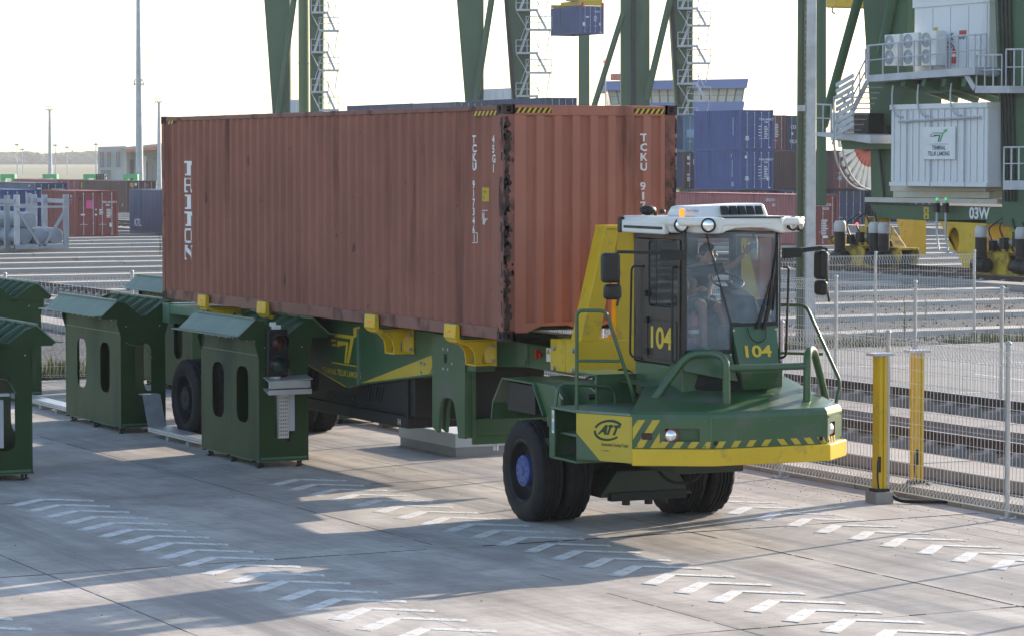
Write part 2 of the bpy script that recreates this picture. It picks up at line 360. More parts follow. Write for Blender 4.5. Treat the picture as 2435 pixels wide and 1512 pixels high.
def _yard(t, n, L, b):
    g = n.new('ShaderNodeNewGeometry').outputs['Position']; sep = n.new('ShaderNodeSeparateXYZ'); L.new(g, sep.inputs[0])
    X = sep.outputs[0]
    base = (0.455, 0.422, 0.388)
    big = _r(n, L, _n(n, L, g, 0.32, 8, None, 0.6), 0.3, 0.7, 0.66, 1.24)
    med = _r(n, L, _n(n, L, g, 1.7, 8, (1, 0.5, 1), 0.65), 0.3, 0.7, 0.70, 1.20)
    broom = _r(n, L, _n(n, L, g, 6.0, 3, (0.25, 5.0, 1)), 0.3, 0.7, 0.78, 1.16)
    grain = _r(n, L, _n(n, L, g, 90, 2), 0.3, 0.7, 0.82, 1.14)
    v = _m(n, L, 'MULTIPLY', _m(n, L, 'MULTIPLY', big, med), _m(n, L, 'MULTIPLY', broom, grain))
    # rubber laid down by tyres, running along the lanes
    wob = _m(n, L, 'MULTIPLY', _m(n, L, 'SUBTRACT', _n(n, L, g, 0.12, 2), 0.5), 0.5)
    xx = _m(n, L, 'ADD', X, wob); tot = None
    for (c, hw, k) in ((10.35, 0.60, 0.52), (9.95, 0.25, 0.25), (13.0, 0.5, 0.16), (14.15, 0.4, 0.22), (16.35, 0.5, 0.30), (17.75, 0.55, 0.38), (18.35, 0.3, 0.34), (20.1, 0.35, 0.22), (6.6, 0.5, 0.4), (2.8, 0.5, 0.4)):
        d = _m(n, L, 'ABSOLUTE', _m(n, L, 'SUBTRACT', xx, c), 0); e = _r(n, L, d, hw*0.25, hw, k, 0, True)
        tot = e if tot is None else _m(n, L, 'ADD', tot, e)
    str_ = _r(n, L, _n(n, L, g, 3.0, 6, (1.6, 0.05, 1), 0.7), 0.35, 0.65, 0.25, 1.15)
    tot = _m(n, L, 'MULTIPLY', _m(n, L, 'MULTIPLY', tot, str_), 1.5)
    fine = _r(n, L, _n(n, L, g, 5.0, 5, (2.2, 0.035, 1), 0.7), 0.50, 0.68, 0, 0.34)
    tot = _m(n, L, 'MINIMUM', _m(n, L, 'ADD', tot, fine), 0.72)
    cc = n.new('ShaderNodeCombineColor'); [L.new(v, cc.inputs[i]) for i in range(3)]
    col = _mix(n, L, 1.0, base, cc.outputs[0], 'MULTIPLY')
    col = _mix(n, L, tot, col, (0.165, 0.150, 0.142))
    # oil spots and pale worn patches
    sp = _r(n, L, _n(n, L, g, 1.1, 5, None, 0.6), 0.66, 0.76, 0, 0.6); col = _mix(n, L, sp, col, (0.10, 0.095, 0.09))
    pl = _r(n, L, _n(n, L, g, 0.75, 9, (1.0, 0.6, 1), 0.7), 0.60, 0.74, 0, 0.4); col = _mix(n, L, pl, col, (0.50, 0.485, 0.465))
    oi = n.new('ShaderNodeObjectInfo'); rv = _r(n, L, oi.outputs['Random'], 0, 1, 0.95, 1.05)
    c3 = n.new('ShaderNodeCombineColor'); [L.new(rv, c3.inputs[i]) for i in range(3)]
    col = _mix(n, L, 1.0, col, c3.outputs[0], 'MULTIPLY')
    L.new(col, b.inputs['Base Color']); L.new(_r(n, L, tot, 0, 0.5, 0.88, 0.62), b.inputs['Roughness']); b.inputs['Specular IOR Level'].default_value = 0.3
    bp = n.new('ShaderNodeBump'); bp.inputs['Strength'].default_value = 0.35; bp.inputs['Distance'].default_value = 0.006
    L.new(_m(n, L, 'ADD', _n(n, L, g, 9.0, 3, (0.25, 5.0, 1)), _n(n, L, g, 70, 3)), bp.inputs['Height']); L.new(bp.outputs[0], b.inputs['Normal'])
YARD = ground_mat('yard_concrete', _yard)
def _gravel(t, n, L, b):
    g = n.new('ShaderNodeNewGeometry').outputs['Position']
    vo = n.new('ShaderNodeTexVoronoi'); vo.inputs['Scale'].default_value = 9.0; L.new(g, vo.inputs['Vector'])
    sc = n.new('ShaderNodeSeparateColor'); L.new(vo.outputs['Color'], sc.inputs[0])
    k = _m(n, L, 'MULTIPLY', _r(n, L, sc.outputs[0], 0, 1, 0.45, 1.55), _r(n, L, _n(n, L, g, 0.5, 5), 0.3, 0.7, 0.85, 1.15))
    k = _m(n, L, 'MULTIPLY', k, _r(n, L, _n(n, L, g, 3.2, 4), 0.3, 0.7, 0.8, 1.2))
    cc = n.new('ShaderNodeCombineColor'); [L.new(k, cc.inputs[i]) for i in range(3)]
    L.new(_mix(n, L, 1.0, (0.080, 0.0765, 0.076), cc.outputs[0], 'MULTIPLY'), b.inputs['Base Color']); b.inputs['Roughness'].default_value = 0.9
    bp = n.new('ShaderNodeBump'); bp.inputs['Strength'].default_value = 0.8; bp.inputs['Distance'].default_value = 0.08; bp.invert = True
    L.new(vo.outputs['Distance'], bp.inputs['Height']); L.new(bp.outputs[0], b.inputs['Normal'])
GRAVEL = ground_mat('crushed_stone', _gravel)
def _field(t, n, L, b):
    g = n.new('ShaderNodeNewGeometry').outputs['Position']
    f = _r(n, L, _n(n, L, g, 0.02, 8, (1, 0.25, 1), 0.65), 0.35, 0.65, 0, 1)
    f2 = _r(n, L, _n(n, L, g, 0.15, 8, None, 0.65), 0.35, 0.65, 0, 1)
    c = _mix(n, L, f, (0.17, 0.16, 0.09), (0.29, 0.26, 0.20)); c = _mix(n, L, _m(n, L, 'MULTIPLY', f2, 0.5), c, (0.09, 0.12, 0.05))
    L.new(c, b.inputs['Base Color']); b.inputs['Roughness'].default_value = 0.95
FIELD = ground_mat('dry_field', _field)
ROADC = M('road_concrete', (0.235, 0.228, 0.222), 0.85, var=0.10, vs=0.5, bump=0.15, bs=30, dirt=(0.20, 0.195, 0.19), da=0.35, ds=0.5)
def leaf_mat(name, a, b_):
    def f(t, n, L, b):
        oi = n.new('ShaderNodeNewGeometry'); v = _n(n, L, oi.outputs['Position'], 2.5, 4)
        L.new(_mix(n, L, _r(n, L, v, 0.35, 0.65, 0, 1), a, b_), b.inputs['Base Color']); b.inputs['Roughness'].default_value = 0.8
        b.inputs['Specular IOR Level'].default_value = 0.2
    return ground_mat(name, f)
GRASS = leaf_mat('grass_blades', (0.07, 0.115, 0.025), (0.20, 0.18, 0.055))
WOODM = leaf_mat('far_wood_leaves', (0.045, 0.06, 0.04), (0.06, 0.078, 0.045))
WEED = leaf_mat('weed_leaves', (0.09, 0.15, 0.03), (0.17, 0.21, 0.05))
# ================================================================ setting
YARD_Y1 = 55.6; YARD_X1 = 21.42
def sheet(name, x0, y0, x1, y1, z, mat, label=None):
    o = MB().poly([(x0, y0, z), (x1, y0, z), (x1, y1, z), (x0, y1, z)]).build(name, mat, smooth=False); tag(o, kind='structure'); return o
sheet('terrain', -3200, -600, 3200, 3000, -0.35, FIELD)
sheet('gravel_bed', -90, 55.6, 190, 330, -0.06, GRAVEL)
sheet('track_ballast', 21.42, -30, 62, 55.6, -0.07, GRAVEL)
yard = tag(MB().box(-70, -30, -0.30, YARD_X1, YARD_Y1, -0.035).build('concrete_yard', YARD, smooth=False), kind='structure')
xs = [-7.3, -4.7, -2.3, 0.1, 2.4, 4.75, 7.05, 9.38, 11.7, 14.0, 17.18, 19.4, 21.40]
ys = [10.5, 16.9, 23.18, 29.55, 35.9, 42.2, 48.6, 55.55]
rs = random.Random(3)
for i in range(len(xs)-1):
    for j in range(len(ys)-1):
        g = 0.007; dz = rs.uniform(-0.002, 0.002)
        MB().box(xs[i]+g*0.7, ys[j]+g*1.7, -0.034, xs[i+1]-g*0.7, ys[j+1]-g*1.7, dz).build('slab', YARD, yard, smooth=False)
# chevrons of the lane guides
cv = [(0, 0), (0.56, -0.47), (0.51, -0.62), (0.02, -0.175), (-0.52, -0.71), (-0.61, -0.54)]
chevm = [MB().prism([(x*k, y) for x, y in cv], 'z', 0.0, 0.003).mesh('chevron_marking', CHEV, False) for k in (1.0, 0.97)]
for (x, y0, n_) in ((7.62, 36.9, 25), (11.42, 36.24, 24), (15.22, 36.95, 26), (19.06, 34.88, 24)):
    for k in range(n_):
        y = y0-0.683*k
        mesh_obj('chevron_marking', chevm[k % 2], yard, (x+rs.uniform(-.012, .012), y+rs.uniform(-.015, .015), 0.003))
# bitumen sealant, broken and uneven, along the wide joints
sm_ = MB(); SEAL = M('joint_sealant_bitumen', (.018, .017, .017), .6)
for yj, k0 in ((29.55, .88), (23.18, .45), (35.9, .35)):
    x = -7.0
    while x < 21.3:
        l = rs.uniform(.08, .7)
        if rs.random() < k0: h = rs.uniform(.009, .021); o_ = rs.uniform(-.006, .006); sm_.box(x, yj+o_-h, -.02, x+l, yj+o_+h, .0032)
        x += l+rs.uniform(.01, .12)
for xj, k0 in ((9.38, .8), (14.0, .5), (17.18, .6), (4.75, .6)):
    y = 11.0
    while y < 55:
        l = rs.uniform(.2, 1.2)
        if rs.random() < k0: h = rs.uniform(.004, .008); sm_.box(xj-h, y, -.02, xj+h, y+l, .0030)
        y += l+rs.uniform(.02, .2)
sm_.build('joint_sealant', SEAL, yard, smooth=False)
# grit and small litter blown against the fence and joints
lt = MB()
for k in range(420):
    x, y = (21.1-abs(rs.gauss(0, .5)), rs.uniform(22, 40)) if k % 3 else (rs.uniform(8, 21), rs.uniform(22, 38)); r = rs.uniform(.0025, .008)
    lt.blob((x, y, .004+r*.4), (r*rs.uniform(.8, 2), r, r*.6), 3, 5, .3, rs)
tag(lt.build('grit', M('grit_dark', (.16, .145, .13), .9), smooth=False), kind='stuff')
# road beyond the second fence, with painted lines
road = tag(MB().box(30.9, 28, -0.06, 62, 57.2, -0.01).build('road', ROADC, smooth=False), kind='structure')
for (a, b) in (((33.6, 51.9), (35.6, 51.5)), ((36.6, 51.6), (38.6, 51.3)), ((31.6, 45.2), (34.4, 44.7)), ((36.5, 44.6), (39.0, 44.2)), ((35.0, 46.6), (35.1, 49.0))):
    MB().bar((*a, -0.008), (*b, -0.008), 0.12, 0.004).build('road_marking', CHEV, road, smooth=False)
# kerb stones under the near fence
kerb = tag(MB().box(21.44, 6, -0.30, 21.92, 55.4, -0.08).build('kerb', KERB, smooth=False), kind='structure')
km = MB().box(0, 0.008, 0, 0.46, 1.192, 0.24).mesh('kerb_stone', KERB, False)
for k in range(41):
    mesh_obj('kerb_stone', km, kerb, (21.455+rs.uniform(-.006, .006), 6.2+1.2*k, -0.09+rs.uniform(-.008, .008)))
# crane rails and their concrete strips running along the lanes
def rail_mesh(y0, y1, h=0.17):
    p = [(-.075, 0), (.075, 0), (.075, .018), (.014, .035), (.014, h-.045), (.037, h-.035), (.037, h), (-.037, h), (-.037, h-.035), (-.014, h-.045), (-.014, .035), (-.075, .018)]
    return MB().prism(p, 'y', y0, y1)
def track(x, y0, y1, z, label, sp=0.72, near=True, nmax=130, sw=0.95):
    t = tag(rail_mesh(y0, y1).mat(1).box(-.033, y0, .1685, .033, y1, .172).build('rail_track', [RAILM, RAILT], smooth=False, loc=(x, 0, z+0.14)), label, 'rail track', group='crane rail tracks')
    sm = MB().hexa([(-sw/2, -.13, -.12), (sw/2, -.13, -.12), (sw/2, .13, -.12), (-sw/2, .13, -.12), (-sw/2+.04, -.10, .13), (sw/2-.04, -.10, .13), (sw/2-.04, .10, .13), (-sw/2+.04, .10, .13)]).mat(1).box(-.2, -.07, .13, -.09, .07, .19).box(.09, -.07, .13, .2, .07, .19).mesh('sleeper', [SLEEP, GALV], False)
    n_ = min(nmax, int((y1-y0)/sp))
    for k in range(n_):
        mesh_obj('sleeper', sm, t, (rs.uniform(-.02, .02), y0+sp*(k+0.5), -0.14))
    return t
track(25.45, 18, 110, -0.05, 'near rusty rail on pale sleepers just behind the mesh fence')
track(29.85, 18, 118, -0.05, 'rusty rail on sleepers running beside the concrete road')
track(60.9, 60, 215, -0.02, 'far rusty rail nearer than the crane bogies', 1.25, sw=1.3)
track(64.2, 60, 215, -0.02, 'far rusty rail directly under the crane bogies', 1.25, sw=1.3)
track(99.0, 90, 260, -0.02, 'farthest dark rail behind the crane and red striped tape', 1.6, sw=1.4)
for (x0, x1, y0, y1, h) in ((27.25, 28.25, 18, 130, 0.13), (23.35, 24.35, 18, 130, 0.10), (58.6, 59.8, 60, 215, 0.18), (96.3, 97.5, 90, 250, 0.4)):
    st = tag(MB().box(x0, y0, -0.30, x1, y1, h-0.14).build('concrete_strip', KERB, smooth=False), kind='structure')
    mk = MB().box(0, .012, 0, x1-x0, 3.988, 0.14).mesh('strip_block', SLEEP, False)
    for k in range(int((y1-y0)/4)):
        mesh_obj('strip_block', mk, st, (x0+rs.uniform(-.015, .015), y0+4*k, h-0.14+rs.uniform(-.006, .006)))
# concrete support beams across the stacking blocks
blocks = bpy.data.objects['gravel_bed']
for (x0, x1, y0, n_) in ((31.4, 58.2, 60.8, 30), (67.5, 95.0, 73.1, 32), (101, 150, 110, 22), (-60, 22.6, 73.1, 26)):
    pieces = max(1, int((x1-x0)/6.8)); L_ = (x1-x0)/pieces
    bm_ = MB().box(0.01, 0, -0.2, L_-0.01, 0.98, 0.07).mesh('support_beam', BEAM, False)
    for k in range(n_):
        for q in range(pieces):
            mesh_obj('support_beam', bm_, blocks, (x0+L_*q, y0+6.16*k+rs.uniform(-.06, .06), rs.uniform(-.015, .015)))
# loose stones thrown up along the beams: real geometry, one mass
st = MB(); rg = random.Random(11)
for k in range(2600):
    x = rg.uniform(31.5, 58); y = rg.uniform(57.5, 92); r = rg.uniform(.02, .045)
    st.blob((x, y, -0.04+r*.2), (r, r*rg.uniform(.7, 1.2), r*.7), 3, 5, 0.25, rg)
for k in range(1500):
    x = rg.uniform(22.0, 30.6); y = rg.uniform(25, 60); r = rg.uniform(.02, .04)
    st.blob((x, y, -0.06+r*.3), (r, r, r*.7), 3, 5, 0.25, rg)
tag(st.build('loose_stones', GRAVEL, smooth=False), kind='stuff')
# grass along the edge of the road and of the yard
gr = MB()
def tuft(x, y, h, n_=7, sp=0.10):
    for q in range(n_):
        a = rg.uniform(0, 2*pi); bx = x+rg.uniform(-sp, sp); by = y+rg.uniform(-sp, sp); hh = h*rg.uniform(.5, 1.2); l = hh*rg.uniform(.2, .6)
        wv = V((cos(a+pi/2), sin(a+pi/2), 0))*0.012; b0 = V((bx, by, -0.07)); m = b0+V((cos(a)*l*.4, sin(a)*l*.4, hh*.65)); t = b0+V((cos(a)*l, sin(a)*l, hh))
        gr.add([b0-wv, b0+wv, m+wv*.7, m-wv*.7, t], [(0, 1, 2, 3), (3, 2, 4)])
for k in range(2600):
    x = rg.uniform(30.8, 60); y = 57.9+rg.gauss(0, .45)
    d = 0.5+0.5*sin(x*0.9)+0.4*sin(x*2.3+1)
    if rg.random() < 0.25+0.6*d: tuft(x, y, rg.uniform(.12, .34)*(0.7+d*.5), 5)
for k in range(900):
    x = rg.uniform(12, 22); y = 56.6+abs(rg.gauss(0, .7)); tuft(x, y, rg.uniform(.15, .42), 6)
for k in range(140): tuft(21.7+rg.uniform(-.3, .5), rg.uniform(24, 50), .10, 4)
tag(gr.build('grass', GRASS, smooth=False), kind='stuff')
# single tall weeds
def weed(x, y, h, label, red=False):
    m = MB(); m.tube([(0, 0, -.1), (.03, 0, h*.5), (.0, .03, h)], [.018, .012, .004], 5)
    m.mat(1)
    for q in range(46):
        z = h*rg.uniform(.12, 1.0); a = rg.uniform(0, 2*pi); l = (.10+.16*(1-z/h))*h*.55; c = V((0, 0, z)); d = V((cos(a), sin(a), .45)); s_ = V((-sin(a), cos(a), 0))*l*.18
        m.add([c, c+d*l*.5+s_, c+d*l, c+d*l*.5-s_], [(0, 1, 2, 3)])
    tag(m.build('weed', [WEED, WEED], smooth=False, loc=(x, y, 0)), label, 'weed', group='weeds among the stones')
p = at_z(380, 608); weed(p.x, p.y, 1.05, 'tall green weed in gravel left of the red container')
p = at_z(2150, 800); weed(p.x, p.y, 0.95, 'yellowish weed behind the mesh fence near the left tall post')
p = at_z(2385, 790); weed(p.x, p.y, 1.0, 'tallest yellow green weed at the right edge behind the fences')
p = at_z(2200, 755); weed(p.x, p.y, 0.7, 'low dark weed on gravel between two support beams')

# ---------------------------------------------------------------- welded mesh fences with rolled top and bottom
def fence_panel(L_, h=1.96, z0=0.10, pitch=0.076):
    m = MB(); n_ = int(L_/pitch); e = 0.11; t = 0.21
    def wire(pts, r=.0027): m.tube(pts, r*1.35, 4, caps=False)
    for k in range(n_+1):
        y = L_*k/n_
        wire([(0, y, z0+t), (-e, y, z0+.03), (0, y, z0), (0, y, z0+h), (-e, y, z0+h-.03), (0, y, z0+h-t)])
    for (x, z) in ((0, z0), (-e, z0+.03), (0, z0+t), (0, z0+h-t), (-e, z0+h-.03), (0, z0+h)): wire([(x, 0, z), (x, L_, z)], .0034)
    for q in range(1, 9): wire([(0.004, 0, z0+t+(h-2*t)*q/9), (0.004, L_, z0+t+(h-2*t)*q/9)])
    return m
POSTM = MB().cyl((0, 0, 0), (0, 0, 1), .033, 2.12, 12).blob((0, 0, 2.13), (.041, .041, .033), 6, 12).box(-.11, -.09, 0, .11, .09, .014).mat(1).cyl((-.08, -.06, .01), (0, 0, 1), .014, .03, 6).cyl((.08, .06, .01), (0, 0, 1), .014, .03, 6).cyl((-.08, .06, .01), (0, 0, 1), .014, .03, 6).cyl((.08, -.06, .01), (0, 0, 1), .014, .03, 6).mesh('post', [GALV, GALVP])
def fence(name, label, start, dirv, n_, sp, group='welded mesh fences'):
    rz = atan2(dirv[1], dirv[0])-pi/2; f = thing('mesh_fence', label, 'fence', (start[0], start[1], 0), rz, group)
    pm = fence_panel(sp-.10).mesh('mesh_panel', FENCE, smooth=False)
    for k in range(n_+1): mesh_obj('post', POSTM, f, (0, sp*k, 0))
    for k in range(n_): mesh_obj('mesh_panel', pm, f, (-.02, sp*k+.05, 0))
    return f
fence('mesh_fence', 'near grey welded mesh fence beside the yellow posts and kerb', (21.22, 23.75, 0), (0, 1), 12, 2.58)
fence('mesh_fence', 'second mesh fence between the rails and the concrete road', (30.3, 31.0, 0), (0, 1), 9, 2.62)
fence('mesh_fence', 'tall posted mesh fence across the road end in front of the crane', (36.1, 58.35, 0), (1, 0), 2, 2.85)
fence('mesh_fence', 'mesh fence closing the yard behind the green stands on the left', (8.95, 55.1, 0), (1, 0), 5, 2.58)
fx = at_z(2420, 790)
# stub of fence that turns toward the viewer at the right edge
fence('mesh_fence', 'short mesh fence end at the right edge under the crane motors', (42.6, 57.0, 0), (0.3, -1), 2, 2.6)

# ---------------------------------------------------------------- far tree line and small far things
hl = MB(); rg2 = random.Random(5)
for k in range(900):
    px = -500+3400*rg2.random(); dep = 2330+rg2.uniform(0, 160); p = at_d(px, 391, dep)
    hgt = 7.6+1.7*sin(px*.011)+1.2*sin(px*.034+1)+rg2.uniform(-1.0, 1.3)
    if 90 < px < 215: hgt *= 0.86
    r = rg2.uniform(6, 12); hl.blob((p.x, p.y, max(1.5, hgt-r*.30)), (r, r, r*.38), 4, 7, .2, rg2)
    hl.blob((p.x+rg2.uniform(-6, 6), p.y, hgt*.35), (r*1.2, r, hgt*.5), 4, 7, .2, rg2)
for k in range(5200):
    px = -300+3000*rg2.random(); dep = 2315+rg2.uniform(0, 60); p = at_d(px, 391, dep); z = rg2.uniform(.3, 8.4+1.6*sin(px*.011)+1.1*sin(px*.034+1)); s_ = rg2.uniform(.5, 1.3)
    a = rg2.uniform(0, pi); d = V((cos(a), sin(a), 0))*s_
    hl.add([V((p.x, p.y, z))-d, V((p.x, p.y, z+s_*.9)), V((p.x, p.y, z))+d, V((p.x, p.y, z-s_*.7))], [(0, 1, 2, 3)])
tag(hl.build('far_wood', WOODM, smooth=False), kind='stuff')
# ================================================================ the red container on the trailer
X0, X1, Y0, Y1, Z0, Z1 = 15.99, 18.43, 32.09, 44.28, 2.12, 5.015
cont = thing('shipping_container', 'weathered red forty foot container riding on the green trailer', 'container', ((X0+X1)/2, (Y0+Y1)/2, Z0))
def rel(o):   # shift a mesh built in world coordinates so that it hangs from a placed Empty
    o.matrix_parent_inverse = o.parent.matrix_basis.inverted(); return o
def corr_profile(L_, pitch, flat1, slope, flat2, dep):
    """outer flat, slope in, inner flat, slope out, centred along L_"""
    n_ = int(L_/pitch); off = (L_-n_*pitch)/2; pts = [(0, 0)]; t = off
    for k in range(n_):
        for dt, d in ((flat1, 0), (slope, dep), (flat2, dep), (slope, 0)):
            t0 = t; t += dt; pts.append((t0 if not pts or abs(pts[-1][0]-t0) < 1e-6 else t0, pts[-1][1])) if False else None
            pts.append((t, d))
    pts.append((L_, 0)); return pts
def corr_at(pts, t):
    for (a, b) in zip(pts, pts[1:]):
        if a[0] <= t <= b[0]:
            return a[1] if b[0] == a[0] else a[1]+(b[1]-a[1])*(t-a[0])/(b[0]-a[0])
    return 0.0
ys0, ys1 = Y0+.13, Y1-.13; zs0, zs1 = Z0+.165, Z1-.075
SP = corr_profile(ys1-ys0, .278, .072, .068, .070, .068, )if False else corr_profile(ys1-ys0, .278, .072, .068, .070, .038)
XS = X0+.014
m = MB(); nz_ = 6
for (a, b) in zip(SP, SP[1:]):
    m.quad((XS+a[1], ys0+a[0], zs0), (XS+b[1], ys0+b[0], zs0), (XS+b[1], ys0+b[0], zs1), (XS+a[1], ys0+a[0], zs1))
o = m.build('side_panel', CONT, cont, smooth=False); rel(o)
m = MB(); XR = X1-.014
for (a, b) in zip(SP, SP[1:]): m.quad((XR-a[1], ys0+a[0], zs0), (XR-b[1], ys0+b[0], zs0), (XR-b[1], ys0+b[0], zs1), (XR-a[1], ys0+a[0], zs1))
rel(m.build('side_panel', CONT, cont, smooth=False))
xf0, xf1 = X0+.165, X1-.165; zf0, zf1 = Z0+.22, Z1-.135
FP = corr_profile(xf1-xf0, .2505, .110, .018, .1045, .045)
FP = corr_profile(xf1-xf0, .2505, .104, .021, .1045, .045) if False else corr_profile(xf1-xf0, .2505, .104, .021, .1045, .045)
YF = Y0+.012
m = MB()
for (a, b) in zip(FP, FP[1:]): m.quad((xf0+a[0], YF+a[1], zf0), (xf0+b[0], YF+b[1], zf0), (xf0+b[0], YF+b[1], zf1), (xf0+a[0], YF+a[1], zf1))
rel(m.build('front_panel', CONT_BOUNCE, cont, smooth=False))
m = MB()
for k in range(20):
    y = Y0+.3+k*.6; m.add([(X0+.07, y, Z1-.03), (X1-.07, y, Z1-.03), (X1-.07, y+.3, Z1-.006), (X0+.07, y+.3, Z1-.006), (X1-.07, y+.6, Z1-.03), (X0+.07, y+.6, Z1-.03)], [(0, 1, 2, 3), (3, 2, 4, 5)])
m.box(X0+.05, Y0+.05, Z1-.06, X1-.05, Y1-.05, Z1-.045); rel(m.build('roof_panel', CONTR, cont, smooth=False))
rel(MB().box(X0+.06, Y1-.06, Z0+.1, X1-.06, Y1-.02, Z1-.08).build('rear_panel', CONT, cont, smooth=False))
for xx in (X0+.008, X1-.068):
    rel(MB().box(xx, Y0+.17, Z1-.075, xx+.06, Y1-.17, Z1-.012).build('top_side_rail', CONTR, cont, bevel=.006))
    rel(MB().box(xx, Y0+.17, Z0+.015, xx+.05, Y1-.17, Z0+.168).build('bottom_side_rail', CONTR, cont, bevel=.006))
rel(MB().box(X0+.16, Y0+.01, Z1-.135, X1-.16, Y0+.09, Z1-.008).build('front_header', CONT_BOUNCE, cont, bevel=.008))
# sill with the curved gooseneck cut-outs and the hanging lug between them
sill = [(X0+.16, Z0+.22), (X0+.16, Z0+.10), (X0+.32, Z0+.10)]
for a0, a1 in ((.34, 1.10), (1.22, 2.10)):
    for k in range(9):
        t = k/8; sill.append((X0+a0+(a1-a0)*t, Z0+.10+.075*min(1, 4.5*min(t, 1-t))))
    if a0 < 1: sill += [(X0+1.13, Z0+.035), (X0+1.19, Z0+.035)]
sill += [(X1-.16, Z0+.10), (X1-.16, Z0+.22)]
rel(MB().prism(sill, 'y', Y0+.012, Y0+.09).build('front_sill', CONT_BOUNCE, cont, smooth=False))
rel(MB().box(X0+.06, Y0+.09, Z0+.12, X1-.06, Y1-.06, Z0+.16).build('floor_pan', DARK, cont, smooth=False))
for (xa, xb, mat) in ((X0+.003, X0+.165, RUST), (X1-.165, X1-.003, RUST)):
    for (ya, yb) in ((Y0+.006, Y0+.13), (Y1-.13, Y1-.006)):
        rel(MB().box(xa, ya, Z0+.118, xb, yb, Z1-.118).build('corner_post', mat, cont, bevel=.008))
# narrow folded edge plate between post and side corrugation
def casting(x, y, z, sx, sy):
    w_, l_, h_ = .162, .178, .118; m = MB()
    xa, xb = (x, x+w_) if sx > 0 else (x-w_, x); ya, yb = (y, y+l_) if sy > 0 else (y-l_, y)
    hole = slot2(0, 0, .065, .085, 5)
    # left or right face, front or back face with their hand holes
    fx = xa if sx > 0 else xb; fy = ya if sy > 0 else yb
    m.panel([(-l_/2, -h_/2), (l_/2, -h_/2), (l_/2, h_/2), (-l_/2, h_/2)], [slot2(0, 0, .055, .085, 5)], lambda u, v: (fx, (ya+yb)/2+u, z+h_/2+v), (.03*sx, 0, 0))
    m.panel([(-w_/2+.03, -h_/2), (w_/2-.0, -h_/2), (w_/2-.0, h_/2), (-w_/2+.03, h_/2)] if sx > 0 else [(-w_/2, -h_/2), (w_/2-.03, -h_/2), (w_/2-.03, h_/2), (-w_/2, h_/2)], [hole], lambda u, v: ((xa+xb)/2+u, fy, z+h_/2+v), (0, .03*sy, 0))
    m.box(xa+.001, ya+.001, z+h_-.025, xb-.001, yb-.001, z+h_-.001); m.box(xa+.001, ya+.001, z+.001, xb-.001, yb-.001, z+.025)
    bx = xb-.03 if sx > 0 else xa; by = yb-.03 if sy > 0 else ya
    m.box(bx, ya, z+.002, bx+.03, yb, z+h_-.002); m.box(xa+.003, by, z+.003, xb-.003, by+.03, z+h_-.003)
    rel(m.build('corner_casting', RUSTD, cont, smooth=False))
for z in (Z0, Z1-.118):
    casting(X0, Y0, z, 1, 1); casting(X1, Y0, z, -1, 1); casting(X0, Y1, z, 1, -1); casting(X1, Y1, z, -1, -1)
# hazard stripes on header and side rail
def stripes(fn, L_, h, n_, lean, par, name='hazard_stripe', back=True, w=None):
    if back: rel(MB().quad(fn(0, 0, 0), fn(L_, 0, 0), fn(L_, h, 0), fn(0, h, 0)).build(name, BLACKP, par, smooth=False))
    p = L_/n_
    for k in range(n_):
        a = k*p+.01; ww = p*.48 if w is None else w
        rel(MB().quad(fn(a, 0, 1), fn(a+ww, 0, 1), fn(min(L_, a+ww+lean), h, 1), fn(min(L_, a+lean), h, 1)).build(name, YELLOW, par, smooth=False))
stripes(lambda a, b, k: (X0+.17+a, Y0+.0085-.002*k, Z1-.105+b), .50, .062, 7, .045, cont)
stripes(lambda a, b, k: (X1-.175-.44+a, Y0+.0085-.002*k, Z1-.105+b), .44, .062, 6, .045, cont)
stripes(lambda a, b, k: (X0+.0055-.002*k, Y0+.84-a, Z1-.135+b), .66, .058, 6, .06, cont)
stripes(lambda a, b, k: (X0+.0055-.002*k, Y1-.30-a, Z1-.125+b), .26, .055, 2, .05, cont)
# rust scabs along the post edges: long ragged flakes lifted off the steel
fl = MB(); rg3 = random.Random(21)
def ragged(xc, wid, z0, z1, gap=.0, plane='y'):
    z = z0; c = xc; w_ = wid; prev = None
    while z < z1:
        c = xc+.45*(c-xc)+rg3.gauss(0, wid*.35); w_ = max(.004, .5*w_+.5*abs(rg3.gauss(wid, wid*.7)))
        a, b = max(X0+.004, c-w_), min(c+w_, X0+.158) if xc < X0+1 else min(c+w_, X1-.004)
        if rg3.random() < gap: prev = None
        else:
            cur = [(a, z), (max(b, a+.004), z+rg3.uniform(-.01, .01))]
            if prev:
                q = prev+cur[::-1]
                fl.poly([(x, Y0+.0035, zz) if plane == 'y' else (X0+.0012, Y0+.008+(x-X0), zz) for x, zz in q])
            prev = cur
        z += rg3.uniform(.018, .045)
ragged(X0+.052, .030, Z0+.13, Z1-.13); ragged(X0+.03, .015, Z0+.13, Z1-.13, .35); ragged(X0+.075, .02, Z0+1.0, Z1-.3, .45)
ragged(X0+.03, .022, Z0+.13, Z1-.13, .25, 'x'); ragged(X1-.012, .014, Z0+.13, Z1-.13, .2); ragged(X1-.03, .018, Z0+.4, Z1-.9, .5)
for k in range(34):
    z = rg3.uniform(Z0+.2, Z1-.2); r = rg3.uniform(.008, .032); cx_ = X0+rg3.uniform(.06, .15) if k % 3 else X1-rg3.uniform(.02, .12); n_ = 9
    fl.poly([(min(max(cx_+cos(2*pi*i/n_)*r*rg3.uniform(.6, 1.1), X0+.004), X1-.004), Y0+.003, z+sin(2*pi*i/n_)*r*rg3.uniform(.8, 1.7)) for i in range(n_)])
rel(tag(fl.build('rust_scabs', RUSTD, cont, smooth=False), kind='stuff'))
